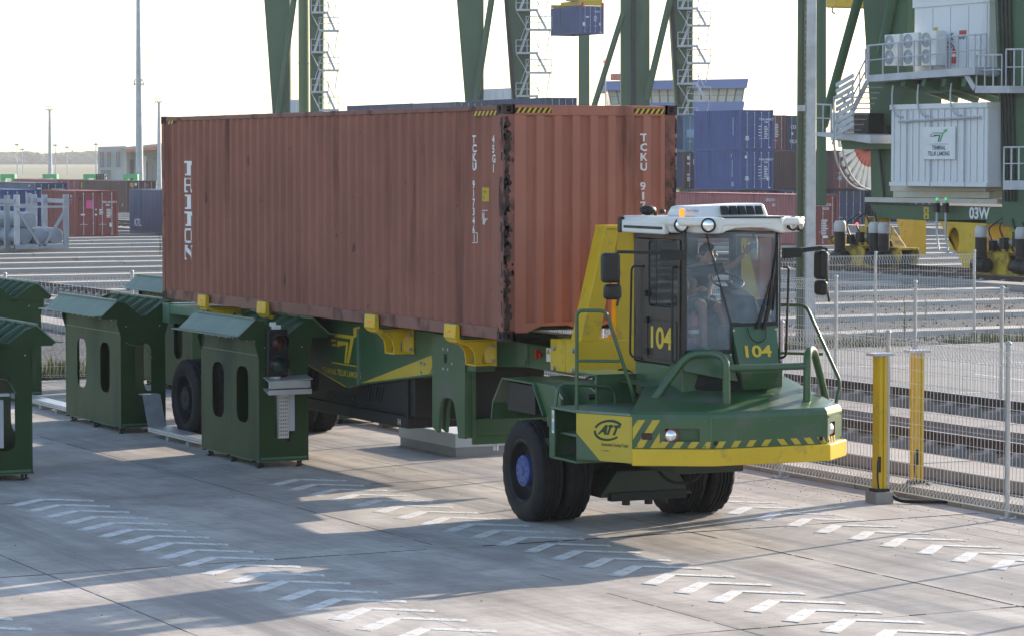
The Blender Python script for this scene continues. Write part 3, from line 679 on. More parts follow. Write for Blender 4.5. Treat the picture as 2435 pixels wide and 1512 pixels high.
# ---- lettering that follows the corrugation
def warp_prep(me, warp):
    bm = bmesh.new(); bm.from_mesh(me); ax, k0, off = warp.cut
    for (t, d) in warp.prof:
        u = (t+k0)*off[0]+off[1]
        bmesh.ops.bisect_plane(bm, geom=bm.verts[:]+bm.edges[:]+bm.faces[:], plane_co=(u, 0, 0), plane_no=(1, 0, 0))
    bm.to_mesh(me); bm.free()
class Warp: pass
def side_text(txt, h, y, z, wk=1.0, bold=0.0, mat=LETTER, align='LEFT', name='lettering'):
    me = text_mesh(txt, h, wk, bold, align); return side_mesh(me, y, z, mat, name)
def side_mesh(me, y, z, mat, name='lettering'):
    """x of me runs towards the viewer (-Y), y up; laid on the corrugated side"""
    bm = bmesh.new(); bm.from_mesh(me)
    for (t, d) in SP:
        u = y-(ys0+t)
        bmesh.ops.bisect_plane(bm, geom=bm.verts[:]+bm.edges[:]+bm.faces[:], plane_co=(u, 0, 0), plane_no=(1, 0, 0))
    for v in bm.verts:
        yy = y-v.co.x; v.co = V((XS+corr_at(SP, yy-ys0)-.004, yy, z+v.co.y))
    bm.to_mesh(me); bm.free(); me.materials.clear(); me.materials.append(mat); return rel(mesh_obj(name, me, cont))
def front_text(txt, h, x, z, wk=1.0, bold=0.0, mat=LETTER):
    me = text_mesh(txt, h, wk, bold); bm = bmesh.new(); bm.from_mesh(me)
    for (t, d) in FP:
        bmesh.ops.bisect_plane(bm, geom=bm.verts[:]+bm.edges[:]+bm.faces[:], plane_co=(xf0+t-x, 0, 0), plane_no=(1, 0, 0))
    for v in bm.verts:
        xx = x+v.co.x; v.co = V((xx, YF+corr_at(FP, xx-xf0)-.004, z+v.co.y))
    bm.to_mesh(me); bm.free(); me.materials.clear(); me.materials.append(mat); return rel(mesh_obj('lettering', me, cont))
def column_chars(fn, txt, top, bottom, h):
    n_ = len(txt)
    for k, ch in enumerate(txt):
        if ch != ' ': fn(ch, top+(bottom-top)*k/(n_-1)-h)
yA = at_x(1133, 400, X0).y; yB = at_x(1158, 400, X0).y; xC = at_y(1527, 400, Y0).x
_off = (ys1-ys0-int((ys1-ys0)/.278)*.278)/2
def snap(y):   # start each letter on the outer flat of the nearest rib so that it stays readable
    k = round((y-.062-ys0-_off)/.278); return ys0+_off+k*.278+.062
yA, yB = snap(yA), snap(yB)
zt = at_x(1137, 322, X0).z; zb = at_x(1137, 556, X0).z
column_chars(lambda c, z: side_text(c, .098, yA, z, .95, .004), 'TCKU 917346', zt, zb+.098, .098)
z1 = at_x(1137, 575, X0).z; side_text('1', .085, yA-.02, z1, .95, .004)
fr_ = MB(); a = at_x(1134, 579, X0).z; b = at_x(1134, 554, X0).z
def flat_side(y0_, y1_, za, zb_, mat, nm):
    bm = bmesh.new(); vs = [bm.verts.new(q) for q in ((0, 0, 0), (y0_-y1_, 0, 0), (y0_-y1_, zb_-za, 0), (0, zb_-za, 0))]; bm.faces.new(vs); me = bpy.data.meshes.new(nm); bm.to_mesh(me); bm.free()
    return side_mesh(me, y0_, za, mat, nm)
for (p_, q_, r_, s_) in ((yA+.02, yA-.10, a, a+.008), (yA+.02, yA-.10, b-.008, b), (yA+.02, yA+.012, a, b), (yA-.092, yA-.10, a, b)): flat_side(p_, q_, r_, s_, LETTER, 'number_frame')
column_chars(lambda c, z: side_text(c, .098, yB, z, .95, .004), '45G1', at_x(1162, 322, X0).z, at_x(1162, 410, X0).z+.098, .098)
zt = at_y(1532, 318, Y0).z; zb = zt-1.31
column_chars(lambda c, z: front_text(c, .096, xC, z, .80, .004), 'TCKU 917346', zt, zb+.096, .096)
yq = snap(at_x(1155, 465, X0).y)+.004
flat_side(yq, yq-.125, at_x(1160, 480, X0).z, at_x(1160, 447, X0).z, YELLOWD, 'height_sticker')
side_text('2.9m', .045, yq-.015, at_x(1160, 461, X0).z, .62, .001, LETTERK); side_text('9 6', .045, yq-.02, at_x(1160, 475, X0).z, .62, .001, LETTERK)
zz = at_x(1160, 521, X0).z; side_text('ic', .085, yq, zz+.008, .85, .003); side_text('87', .062, yq-.015, at_x(1160, 535, X0).z, .8, .003)
for (p_, q_, r_, s_) in ((yq+.012, yq-.11, zz-.008, zz), (yq+.012, yq-.11, zz+.098, zz+.106), (yq+.012, yq+.004, zz, zz+.1), (yq-.052, yq-.058, zz, zz+.1)): flat_side(p_, q_, r_, s_, LETTER, 'number_frame')
# big slab-serif name, letters stacked upright
SER = {
 'T': [(0, .86, 1, 1), (0, .70, .10, .86), (.90, .70, 1, .86), (.38, .12, .62, .86), (.24, 0, .76, .12)],
 'R': [(0, 0, .42, .11), (0, .89, .55, 1), (.10, .11, .32, .89), (.32, .89, .70, 1), (.32, .44, .70, .55), (.68, .50, .90, .94), (.56, .20, .78, .46), (.68, 0, 1, .22)],
 'I': [(.2, .88, .8, 1), (.2, 0, .8, .12), (.38, .12, .62, .88)],
 'O': [(.06, .18, .29, .82), (.71, .18, .94, .82), (.20, .86, .80, 1), (.20, 0, .80, .14), (.12, .80, .36, .92), (.64, .80, .88, .92), (.12, .08, .36, .20), (.64, .08, .88, .20)],
 'N': [(0, .88, .40, 1), (.68, .88, 1, 1), (0, 0, .34, .12), (.12, .12, .24, .88), (.76, .12, .90, .88)]}
zt = at_x(444, 378, X0).z; zb = at_x(444, 618, X0).z; yl = at_x(434, 480, X0).y; wl = yl-at_x(455, 480, X0).y
hs = (zt-zb)/6.0
for k, ch in enumerate('TRITON'):
    me = bpy.data.meshes.new('lettering'); bm = bmesh.new()
    def pl4(q): bm.faces.new([bm.verts.new((x*wl, y*hs*.86, 0)) for x, y in q])
    for (a, b, c, d) in SER[ch]: pl4(((a, b), (c, b), (c, d), (a, d)))
    if ch == 'N': pl4(((.12, .88), (.36, .88), (.90, .0), (.68, .0)))
    bm.to_mesh(me); bm.free(); side_mesh(me, yl, zt-hs*(k+1), LETTER)

# ================================================================ trailer under it
TX0, TX1 = 16.5, 17.95
tr = thing('container_trailer', 'long green container trailer with yellow corner guides under the red container', 'trailer', (17.22, 38.5, 0))
def T(m, name, mat, bevel=0.0, smooth=True, par=None):
    o = m.build(name, mat, tr if par is None else None, smooth=smooth, bevel=bevel)
    if par is not None: o.parent = par; o.matrix_parent_inverse = (par.matrix_parent_inverse.inverted() @ tr.matrix_basis.inverted()).inverted() if False else Matrix.Identity(4)
    else: rel(o)
    return o
belly = [(33.9, 2.06), (33.9, 1.62), (34.9, 1.55), (35.3, 1.47), (37.56, 1.20), (38.04, 1.12), (39.5, 1.36), (41.2, 1.58), (44.3, 1.58), (44.3, 2.06)]
T(MB().prism(belly, 'x', TX0, TX0+.28), 'main_beam', GREEN, .012); T(MB().prism(belly, 'x', TX1-.28, TX1), 'main_beam', GREEN, .012)
m = MB()
for y in (34.4, 36.0, 37.9, 39.8, 42.0, 44.0): m.box(TX0+.28, y, 1.7, TX1-.28, y+.16, 2.03)
m.box(TX0+.27, 34, 1.98, TX1-.27, 44.2, 2.04); T(m, 'cross_members', GREEN, .01)
T(MB().prism([(37.60, 1.19), (37.68, 1.19), (37.68, 1.98), (37.60, 1.98)], 'x', TX0-.02, TX0+.0), 'stiffener', GREENL)
# landing legs with their arched foot
for (xa, xb) in ((TX0-.03, TX0+.13),):
    prof = [(34.17, .73), (34.17, 2.05), (35.17, 2.05), (35.17, .80), (34.98, .74), (34.93, 1.05), (34.88, 1.17), (34.80, 1.22), (34.58, 1.22), (34.50, 1.16), (34.44, 1.0), (34.37, .72)]
    T(MB().prism(prof, 'x', xa, xa+.05).prism(prof, 'x', xb-.05, xb).box(xa+.05, 34.18, .74, xb-.05, 34.26, 1.95).box(xa+.05, 35.0, 1.3, xb-.05, 35.16, 1.95), 'landing_leg', GREEN, .008)
T(MB().box(TX0+.13, 34.22, .76, TX1+.27, 34.34, .98).box(TX0+.13, 34.24, .64, TX1+.27, 34.30, .76), 'leg_brace', GREEN, .008)
T(MB().box(16.72, 34.40, .90, 17.75, 35.2, 1.72).box(16.70, 34.38, .90, 16.76, 34.44, 1.74), 'hydraulic_cabinet', BLACKM, .012)
T(MB().cyl((16.98, 34.3, .55), (0, 0, 1), .035, .12).cyl((17.45, 34.3, .55), (0, 0, 1), .035, .12), 'leg_foot', GALV)
# wedge shaped yellow film and its band
fx_ = TX0-.003
T(MB().poly([(fx_, 37.56, 1.225), (fx_, 35.24, 1.75), (fx_, 35.20, 1.62), (fx_, 35.30, 1.50)]), 'warning_wedge', YELLOWD, smooth=False)
T(MB().poly([(fx_, 35.19, 1.75), (fx_, 34.88-.03+.05, 1.745), (fx_, 34.90, 1.56), (fx_, 35.26, 1.505), (fx_, 35.16, 1.62)]), 'warning_wedge', YELLOWD, smooth=False)
T(MB().poly([(fx_, 38.10, 1.14), (fx_, 39.5, 1.38), (fx_, 41.0, 1.57), (fx_, 41.0, 1.54), (fx_, 39.5, 1.345), (fx_, 38.10, 1.125)]), 'warning_wedge', YELLOWD, smooth=False)
bx = MB()
for (y, z) in ((35.55, 1.63), (35.45, 1.625), (35.55, 1.50), (34.82, 1.86), (34.68, 1.86), (34.82, 1.60), (34.68, 1.60), (36.9, 1.95), (34.55, 1.68)): bx.cyl((TX0-.034, y, z), (1, 0, 0), .020, .03, 8)
T(bx, 'bolts', GALV); T(MB().cyl((TX0-.032, 34.75, 1.74), (1, 0, 0), .05, .003, 12).box(TX0-.033, 34.71, 1.68, TX0-.03, 34.79, 1.80), 'slot_hole', DARK)
# emblem and name on the beam
def emblem(fn, par, m1, m2, k=1.0, fix=rel):
    q1 = [[(.10, .74), (.78, .74), (.78, .92), (1.0, .98), (.97, .80), (.90, .74), (.80, .70), (.62, .10), (.54, .10), (.68, .66), (.12, .66)]]
    q2 = [[(.20, .44), (.52, .52), (.46, .10), (.52, .10), (.60, .58), (.22, .58)], [(0, .60), (.16, .60), (.14, .55), (.0, .55)], [(.04, .50), (.18, .50), (.16, .45), (.02, .45)]]
    for q, mm in ((q1, m1), (q2, m2)):
        for pl in q: fix(MB().panel(pl, [], lambda u, v: fn(u*k, v*k, 0), V(fn(0, 0, 1))-V(fn(0, 0, 0))).build('emblem', mm, par, smooth=False))
emblem(lambda u, v, t: (TX0-.003-.002*t, 38.62-u*1.02, 1.41+v*.62), tr, LETTERY, LETTERY)
T(MB().box(TX0-.005, 37.66, 1.44, TX0-.002, 38.6, 1.455), 'emblem', LETTERY, smooth=False)
rel(lettering('TERMINAL TELUK LAMONG', .085, (TX0-.004, 38.95, 1.285), (0, -1, 0), (0, 0, 1), LETTERY, tr, wk=.95, bold=.002))
# yellow corner guides
def guide(y):
    g = thing('x', None, None)
    bpy.data.objects.remove(g)
    m = MB()
    tip = [(15.915, 2.27), (15.955, 2.275), (15.975, 2.24), (15.975, 2.06), (15.95, 2.05), (15.905, 2.10)]
    m.prism(tip, 'y', y-.17, y+.17)
    m.hexa([(15.86, y-.15, 2.285), (15.955, y-.15, 2.27), (15.955, y+.15, 2.27), (15.86, y+.15, 2.285), (15.865, y-.15, 2.30), (15.965, y-.15, 2.285), (15.965, y+.15, 2.285), (15.865, y+.15, 2.30)]) if False else None
    arm = [(15.93, 2.08), (16.02, 2.085), (16.05, 2.05), (16.50, 2.05), (16.50, 1.74), (16.20, 1.74), (16.20, 1.80), (16.18, 1.92), (16.10, 2.0), (15.98, 2.03)]
    hole = [(16.30, 1.77), (16.46, 1.77), (16.46, 2.0), (16.40, 1.99), (16.34, 1.95), (16.31, 1.88)]
    for yy in (y-.15, y+.13): m.panel(arm, [hole], lambda u, v: (u, yy, v), (0, .02, 0))
    m.box(15.94, y-.13, 2.045, 16.495, y+.13, 2.075).box(16.47, y-.17, 1.73, 16.498, y+.17, 2.06).box(16.2, y-.13, 1.735, 16.48, y+.13, 1.755)
    gd = rel(m.build('corner_guide', YELLOW, tr, bevel=.006))
    rel(MB().box(15.899, y-.02, 2.165, 15.912, y+.04, 2.195).build('marker_light', LENSO, tr, bevel=.004))
    b = MB()
    for z in (1.80, 1.99): b.cyl((16.44, y-.19, z), (0, 1, 0), .025, .03, 6)
    rel(b.build('guide_bolts', GALV, tr))
for y in (33.45, 35.95, 39.85, 42.3): guide(y)
# black power pack slung under the beams
pp = tag(MB().box(16.60, 36.0, .86, 17.85, 40.1, 1.44).build('power_pack', BLACKM, tr, bevel=.015), None); rel(pp)
T(MB().box(16.54, 36.1, .70, 16.66, 39.9, .86).box(17.75, 36.1, .70, 17.87, 39.9, .86).box(16.66, 36.12, .70, 17.75, 36.24, .84).box(16.56, 36.14, .84, 16.64, 36.22, 1.44), 'pack_skid', BLACKM, .008)
T(MB().box(16.64, 36.05, .84, 17.80, 36.12, 1.44), 'pack_end_panel', BLACKM, .01)
lv = MB()
for k in range(5): lv.prism([(39.75-k*.085, .98), (39.72-k*.085, .98), (39.64-k*.085, 1.30), (39.67-k*.085, 1.30)], 'x', 16.585, 16.602)
for k in range(6): lv.prism([(37.65-k*.10, .96), (37.61-k*.10, .96), (37.50-k*.10, 1.20), (37.54-k*.10, 1.20)], 'x', 16.585, 16.602)
T(lv, 'louvres', DARK, smooth=False)
rel(lettering('POWERPACK', .13, (16.594, 39.0, .90), (0, -1, 0), (0, 0, 1), DARK, tr, wk=1.0, bold=.006))
rel(lettering('04', .085, (16.537, 36.42, .735), (0, -1, 0), (0, 0, 1), M('cream_lettering', (.55, .52, .38), .5), tr, wk=.9, bold=.002))
# gooseneck beam, yellow head frame
T(MB().prism([(34.2, 2.05), (34.2, 1.66), (33.0, 1.72), (31.75, 1.70), (31.75, 2.0), (33.1, 2.03)], 'x', 16.80, 17.64), 'gooseneck', GREEN, .012)
T(MB().box(16.785, 33.0, 1.74, 16.80, 33.06, 2.0).box(16.785, 32.98, 1.76, 16.80, 33.1, 1.80), 'stiffener', GREENL)
T(MB().cyl((16.76, 32.62, 1.90), (1, 0, 0), .03, .04, 8).box(16.74, 32.66, 1.86, 16.80, 32.72, 1.96), 'emergency_button', REDP)
T(MB().box(16.795, 32.38, 1.83, 16.80, 32.50, 2.0), 'warning_label', LETTER, smooth=False)
T(MB().prism([(32.49, 1.925), (32.39, 1.925), (32.44, 1.99)], 'x', 16.792, 16.7955), 'warning_label', YELLOWD, smooth=False)
T(MB().box(16.55, 31.22, 1.76, 17.95, 31.52, 2.16).box(16.55, 31.53, 1.762, 16.79, 31.92, 2.15), 'head_frame_base', YELLOW, .012)
T(MB().extr([(16.60, 31.22, 2.15), (16.86, 31.22, 2.15), (17.13, 31.22, 3.54), (16.94, 31.22, 3.54)], (0, .26, 0)), 'head_frame_leg', YELLOW, .01)
T(MB().extr([(17.92, 31.22, 2.15), (17.74, 31.22, 2.15), (17.33, 31.22, 3.54), (17.52, 31.22, 3.54)], (0, .26, 0)), 'head_frame_leg', YELLOW, .01)
T(MB().extr([(17.12, 31.28, 2.15), (17.46, 31.28, 2.15), (17.36, 31.28, 3.50), (17.12, 31.28, 3.50)], (0, .12, 0)).box(16.94, 31.20, 3.50, 17.52, 31.5, 3.545), 'head_frame_plate', YELLOW, .008)
T(MB().prism([(16.80, 2.15), (17.13, 2.15), (17.13, 2.24), (17.05, 2.18), (16.92, 2.18)], 'y', 31.26, 31.40), 'head_frame_gusset', YELLOW, .006)
b = MB()
for z in (1.80, 2.04): b.cyl((16.52, 31.3, z), (1, 0, 0), .03, .035, 6).cyl((16.52, 31.8, z), (1, 0, 0), .03, .035, 6)
T(b, 'frame_bolts', GALV)
# wheels
def tyre_mesh(r, w_, name='tyre', n=48):
    """axis +X from 0 to w_, with circumferential grooves"""
    s_ = r*.62; pr = [(s_, .02), (s_+.03, 0), (r*.80, -.012), (r*.93, .006), (r-.012, .03), (r, .045)]
    g0 = .045; gw = (w_-.09)
    for k in range(4):
        a = g0+gw*(k+1)/5; pr += [(r, a-.014), (r-.016, a-.010), (r-.016, a+.010), (r, a+.014)]
    pr += [(r, w_-.045), (r-.012, w_-.03), (r*.93, w_-.006), (r*.80, w_+.012), (s_+.03, w_), (s_, w_-.02)]
    m = MB().lathe(pr, (0, 0, 0), (1, 0, 0), 96, closed=True); N_ = 96; out = []
    for i, v in enumerate(m.v):
        h = v[0]; rr = sqrt(v[1]**2+v[2]**2); a = i % N_; k = 1.0
        if rr > r-.02 and (h < .085 or h > w_-.085) and (a % 4) < 2: k = (rr-.016)/rr
        elif r*.90 < rr <= r-.008 and (a % 4) < 2: k = (rr-.010)/rr
        out.append((h, v[1]*k, v[2]*k))
    m.v = out; return m
def rim_mesh(r, w_): # deep dish seen from -X
    return MB().lathe([(r*.635, .015), (r*.60, .0), (r*.575, .02), (r*.56, .12), (r*.50, .17), (r*.18, .19), (r*.18, w_-.02), (r*.60, w_-.01), (r*.63, w_-.02)], (0, 0, 0), (1, 0, 0), 40, closed=True)
def hub_mesh(r):
    m = MB().lathe([(0.001, -.035), (r*.09, -.035), (r*.10, -.02), (r*.29, -.02), (r*.31, -.005), (r*.31, .16), (0.001, .16)], (0, 0, 0), (1, 0, 0), 28)
    for k in range(10):
        a = 2*pi*k/10; m.cyl((-.03, cos(a)*r*.24, sin(a)*r*.24), (1, 0, 0), .013, .015, 6)
    return m
TYR = {}; R_ = .613
TY = tyre_mesh(R_, .325).mesh('tyre', BLACK); RI = rim_mesh(R_, .325).mesh('rim', BLACKM); HB = hub_mesh(R_).mesh('hub', BLUEHUB); HB_SHADED = hub_mesh(R_).mesh('hub', BLACKM)  # black hub for the rear wheels: their shade put into the colour
def wheel(par, x, y, out, dual_in=False, hub=None):
    """out=-1: outer face towards -X"""
    t = mesh_obj('tyre', TY, par); t.location = (x, y, R_-.006); t.rotation_euler = (random.uniform(0, 1), 0, 0 if out < 0 else pi)
    r = mesh_obj('rim', RI, t); 
    if not dual_in:
        h = mesh_obj('hub', hub or HB, t); h.location = (.04, 0, 0)
    return t
for (x, o_, d) in ((15.99, -1, 0), (16.37, -1, 1), (18.45, 1, 0), (18.07, 1, 1)):
    t = wheel(tr, x, 43.33, o_, d, HB_SHADED); rel(t)
    t = wheel(tr, x, 44.75, o_, d) if False else None
T(MB().cyl((16.3, 43.33, .61), (1, 0, 0), .12, 1.9).box(16.5, 42.9, .95, 16.75, 43.8, 1.58).box(17.7, 42.9, .95, 17.95, 43.8, 1.58), 'rear_axle', BLACKM)
T(MB().box(15.98, 43.95, 1.75, 18.44, 44.25, 2.06).box(16.0, 42.3, 1.9, 16.5, 44.2, 2.05), 'rear_deck', GREENL, .01)
# ================================================================ tractor (own frame: x right, y back, z up, origin under the axle)
CHASS = M('dark_chassis_paint', (.018, .035, .022), .5, dirt=(.05, .05, .045), da=.4)
tt = thing('terminal_tractor', 'green and yellow terminal tractor with glass cab numbered 104', 'tractor', (17.29, 31.3, 0), rad(-3.5))
def A(m, name, mat, bevel=0.0, smooth=True, par=None, seg=2, ang=32): return m.build(name, mat, par or tt, smooth=smooth, bevel=bevel, seg=seg, ang=ang)
for (x, o_, d) in ((-1.42, -1, 0), (-1.04, -1, 1), (1.20, 1, 0), (.82, 1, 1)): wheel(tt, x, 0, o_, d)
A(MB().box(-.45, -2.2, .74, .45, .9, 1.02).box(-1.1, -3.2, .98, 1.0, -1.5, 1.06).box(-1.3, -2.0, .96, 1.2, .5, 1.04).prism([(-.62, .30), (.62, .30), (.40, .62), (-.40, .62)], 'y', -.55, .35), 'chassis', CHASS, .015)
A(MB().cyl((-1.1, 0, .61), (1, 0, 0), .13, 2.0).blob((0, 0, .55), (.28, .32, .27), 8, 14).box(-.5, -.62, .26, .5, -.5, .36).cyl((-.3, -.6, .26), (0, 0, -1), .05, .05).cyl((0, -.6, .26), (0, 0, -1), .05, .05).cyl((.2, -.6, .26), (0, 0, -1), .05, .05), 'axle', BLACKM)
A(MB().box(.28, -2.2, .86, .42, -2.1, .98), 'junction_box', STEELG, .006)
A(MB().tube(rounded([(-.3, -1.2, .9), (-.2, -1.5, .55), (.2, -1.5, .55), (.5, -1.2, .9)], .2), .02), 'hose', BLACK)
# ---- front hull
HP = [(-1.475, -3.235), (-.70, -3.62), (.765, -3.60), (1.18, -3.20), (1.22, -2.30)]      # plan, left to right
ZB, ZT = 1.175, 1.50
def inset(pts, d):
    out = []
    for i, p in enumerate(pts):
        a = V(pts[max(i-1, 0)]); b = V(pts[min(i+1, len(pts)-1)]); t = (b-a).normalized(); nrm = V((-t.y, t.x)); out.append(V(p)+nrm*d)
    return out
top1 = inset(HP, .02); top2 = inset(HP, .085)
ring = [(-.98, -2.52, 1.79), (-.55, -2.62, 1.83), (.40, -2.62, 1.86), (.76, -2.62, 1.86), (.82, -2.2, 1.85)]
m = MB()
lm = []
for i in range(4):
    a, b = V(HP[i]), V(HP[i+1]); t = (b-a); l = t.length; t.normalize(); nr = V((-t.y, t.x))
    fn = lambda u, v, a=a, t=t: (a.x+t.x*u, a.y+t.y*u, v)
    holes = []
    if i == 0: holes = [[(.36, 1.245), (.74, 1.245), (.74, 1.395), (.36, 1.395)]]
    if i == 2: holes = [[(.10, 1.235), (.30, 1.235), (.30, 1.405), (.10, 1.405)]]
    m.panel([(0, ZB), (l, ZB), (l, ZT), (0, ZT)], holes, fn, (nr.x*.012, nr.y*.012, 0))
    for h in holes:   # lamp pocket
        us = [q[0] for q in h]; vs = [q[1] for q in h]
        c = [fn(us[0]-.01, vs[0]-.01), fn(us[1]+.01, vs[0]-.01), fn(us[1]+.01, vs[2]+.01), fn(us[0]-.01, vs[2]+.01)]
        back = [V(q)+V((nr.x*.10, nr.y*.10, 0)) for q in c]; m.poly(back)
        for k in range(4): m.quad(V(c[k])+V((nr.x*.011, nr.y*.011, 0)), V(c[(k+1) % 4])+V((nr.x*.011, nr.y*.011, 0)), back[(k+1) % 4], back[k])
A(m, 'hull_panel', GREEN)
m = MB(); N_ = 5
r3 = [V((p.x, p.y, ZT+.09)) for p in inset(HP, .09)]
rows = [[(p[0], p[1], ZT) for p in HP], [(p.x, p.y, ZT+.045) for p in inset(HP, .012)], [(p.x, p.y, ZT+.075) for p in inset(HP, .045)], [tuple(p) for p in r3], [tuple(p.lerp(V(q), .05)) for p, q in zip(r3, ring)], [tuple(p.lerp(V(q), .95)) for p, q in zip(r3, ring)], ring]
# ridge lines are softened by extra rows between kerb edge and ring
vs = [p for r in rows for p in r]; fs = []
for r in range(6):
    for i in range(N_-1): fs.append((r*N_+i, r*N_+i+1, (r+1)*N_+i+1, (r+1)*N_+i))
m.add(vs, fs); m.add(ring+[(-.98, -1.5, 1.80), (.80, -1.5, 1.86)], [(0, 1, 2, 3, 4, 6, 5)])
m.add([HP[4]+(ZT,), (1.22, -1.5, ZT), (.80, -1.5, 1.86), ring[4], (rows[3][4])], [(0, 1, 2, 3, 4)])
A(m, 'bonnet', GREEN, ang=22)
m = MB(); m.prism([(-1.45, -3.2), (-.7, -3.58), (.75, -3.56), (1.15, -3.18), (1.2, -1.4), (-1.45, -1.4)], 'z', 1.06, 1.18); A(m, 'hull_floor', GREENS)
# bumper
op = inset(HP, -.055); ip = inset(HP, .09); op[0] = V((-1.50, -3.275)); bl = [(op[i].x, op[i].y) for i in range(4)]+[(1.245, -3.08)]+[(1.16, -3.06)]+[(ip[i].x, ip[i].y) for i in (3, 2, 1, 0)]
A(MB().prism(bl, 'z', .985, 1.172), 'bumper', YELLOW, .014, seg=3)
# hazard film
def hull_pt(i, u, v, off=.004):
    a, b = V(HP[i]), V(HP[i+1]); t = (b-a).normalized(); nr = V((-t.y, t.x)); p = a+t*u-nr*off; return (p.x, p.y, v)
hz = MB()
def slant(i, u0, u1, v0, v1, lean):
    l = (V(HP[i+1])-V(HP[i])).length
    pts = [(u0, v0), (u1, v0), (u1+lean, v1), (u0+lean, v1)]
    hz.poly([hull_pt(i, min(max(u, .002), l-.002), v) for u, v in pts])
for k in range(4): slant(0, .27+.165*k, .27+.165*k+.085, 1.18, 1.252 if k != 3 else 1.252, .052)
for k in range(4): slant(1, .07+.19*k-.02, .07+.19*k+.065, 1.18, 1.252, .052)
for k in range(4): slant(1, .80+.17*k+.08, .80+.17*k+.165, 1.18, 1.252, -.06)
for k in range(3): slant(2, .06+.10*k, .11+.10*k, 1.18, 1.25, -.03)
for (v0, v1) in ((1.18, 1.49),):
    def clipstripe(c0, wd, umax=.30):
        pts = []
        # stripe u between c0+(v-v0)*s and +wd, clipped to 0..umax
        s_ = .62; poly = [(c0, v0), (c0+wd, v0), (c0+wd+(v1-v0)*s_, v1), (c0+(v1-v0)*s_, v1)]
        def clip(P, f, inter):
            o_ = []
            for i in range(len(P)):
                a, b = P[i], P[(i+1) % len(P)]
                if f(a): o_.append(a)
                if f(a) != f(b): o_.append(inter(a, b))
            return o_
        lin = lambda U: (lambda a, b: (U, a[1]+(b[1]-a[1])*(U-a[0])/(b[0]-a[0])))
        poly = clip(poly, lambda q: q[0] >= .004, lin(.004)); poly = clip(poly, lambda q: q[0] <= umax, lin(umax)) if poly else poly
        if len(poly) > 2: hz.poly([hull_pt(0, u, v) for u, v in poly])
    for c in (-.30, -.135, .03, .195): clipstripe(c, .085)
for k in range(3): hz.poly([hull_pt(3, u, v) for u, v in ((.06+.08*k, 1.18), (.10+.08*k, 1.18), (.055+.08*k, 1.49), (.015+.08*k, 1.49))])
A(hz, 'hazard_film', YELLOWD, smooth=False)
# lamps in the pockets
def headlamp(c, ax, r):
    h = A(MB().lathe([(r*1.16, 0), (r*1.16, .05), (r*.2, .07)], c, -V(ax), 24), 'headlight', REDP)
    q = A(MB().lathe([(0.001, .028), (r*.6, .022), (r, .004), (r, -.02)], c, ax, 24), 'lens', CHROME, par=h); q.parent = h
    return h
a, b = V(HP[0]), V(HP[1]); t = (b-a).normalized(); nr = V((-t.y, t.x))
p = a+t*.43+nr*.02; headlamp((p.x, p.y, 1.315), (-.15, -1, 0), .068)
a, b = V(HP[2]), V(HP[3]); t = (b-a).normalized(); n2 = V((-t.y, t.x)); p = a+t*.20+n2*.03; headlamp((p.x, p.y, 1.32), (.35, -1, 0), .062)
a = V(HP[0]); t = (V(HP[1])-a).normalized(); nr = V((-t.y, t.x))
p0 = a+t*.105; p1 = a+t*.215
m = MB().extr([(p0.x, p0.y, 1.275), (p1.x, p1.y, 1.275), (p1.x, p1.y, 1.345), (p0.x, p0.y, 1.345)], (-nr.x*.018, -nr.y*.018, 0)); q = A(m, 'side_marker', BLACKP, .004)
m = MB().extr([(p0.x+t.x*.012, p0.y+t.y*.012, 1.285), (p1.x-t.x*.012, p1.y-t.y*.012, 1.285), (p1.x-t.x*.012, p1.y-t.y*.012, 1.335), (p0.x+t.x*.012, p0.y+t.y*.012, 1.335)], (-nr.x*.024, -nr.y*.024, 0)); A(m, 'marker_lens', LENSR, .004, par=q)
p = hull_pt(3, .12, 1.29); A(MB().box(p[0]-.01, p[1]-.05, 1.28, p[0]+.012, p[1]+.05, 1.34), 'side_marker', LENSR, .004)
tow = MB()
for (i, u) in ((1, .055), (1, 1.38)): q = hull_pt(i, u, 1.235, .005); tow.cyl(q, (0, -1, 0), .026, .004, 14)
A(tow, 'tow_holes', DARK)
# ---- step box and yellow maker's panel on the left
PL, PR = (-1.82, -2.50), (-1.455, -3.20)
pt_ = (V(PR)-V(PL)); plen = pt_.length; pt_.normalize(); pn = V((-pt_.y, pt_.x))
def pnl(u, v, off=0.0): return (PL[0]+pt_.x*u-pn.x*off, PL[1]+pt_.y*u-pn.y*off, v)
A(MB().extr([pnl(0, 1.0), pnl(plen, 1.0), pnl(plen, 1.525), pnl(0, 1.525)], (pn.x*.03, pn.y*.03, 0)), 'step_panel', GREEN, .006)
A(MB().poly([pnl(.004, 1.30, .003), pnl(.43*plen, 1.005, .003), pnl(plen-.004, 1.005, .003), pnl(plen-.004, 1.522, .003), pnl(.004, 1.522, .003)]), 'yellow_film', YELLOWD, smooth=False)
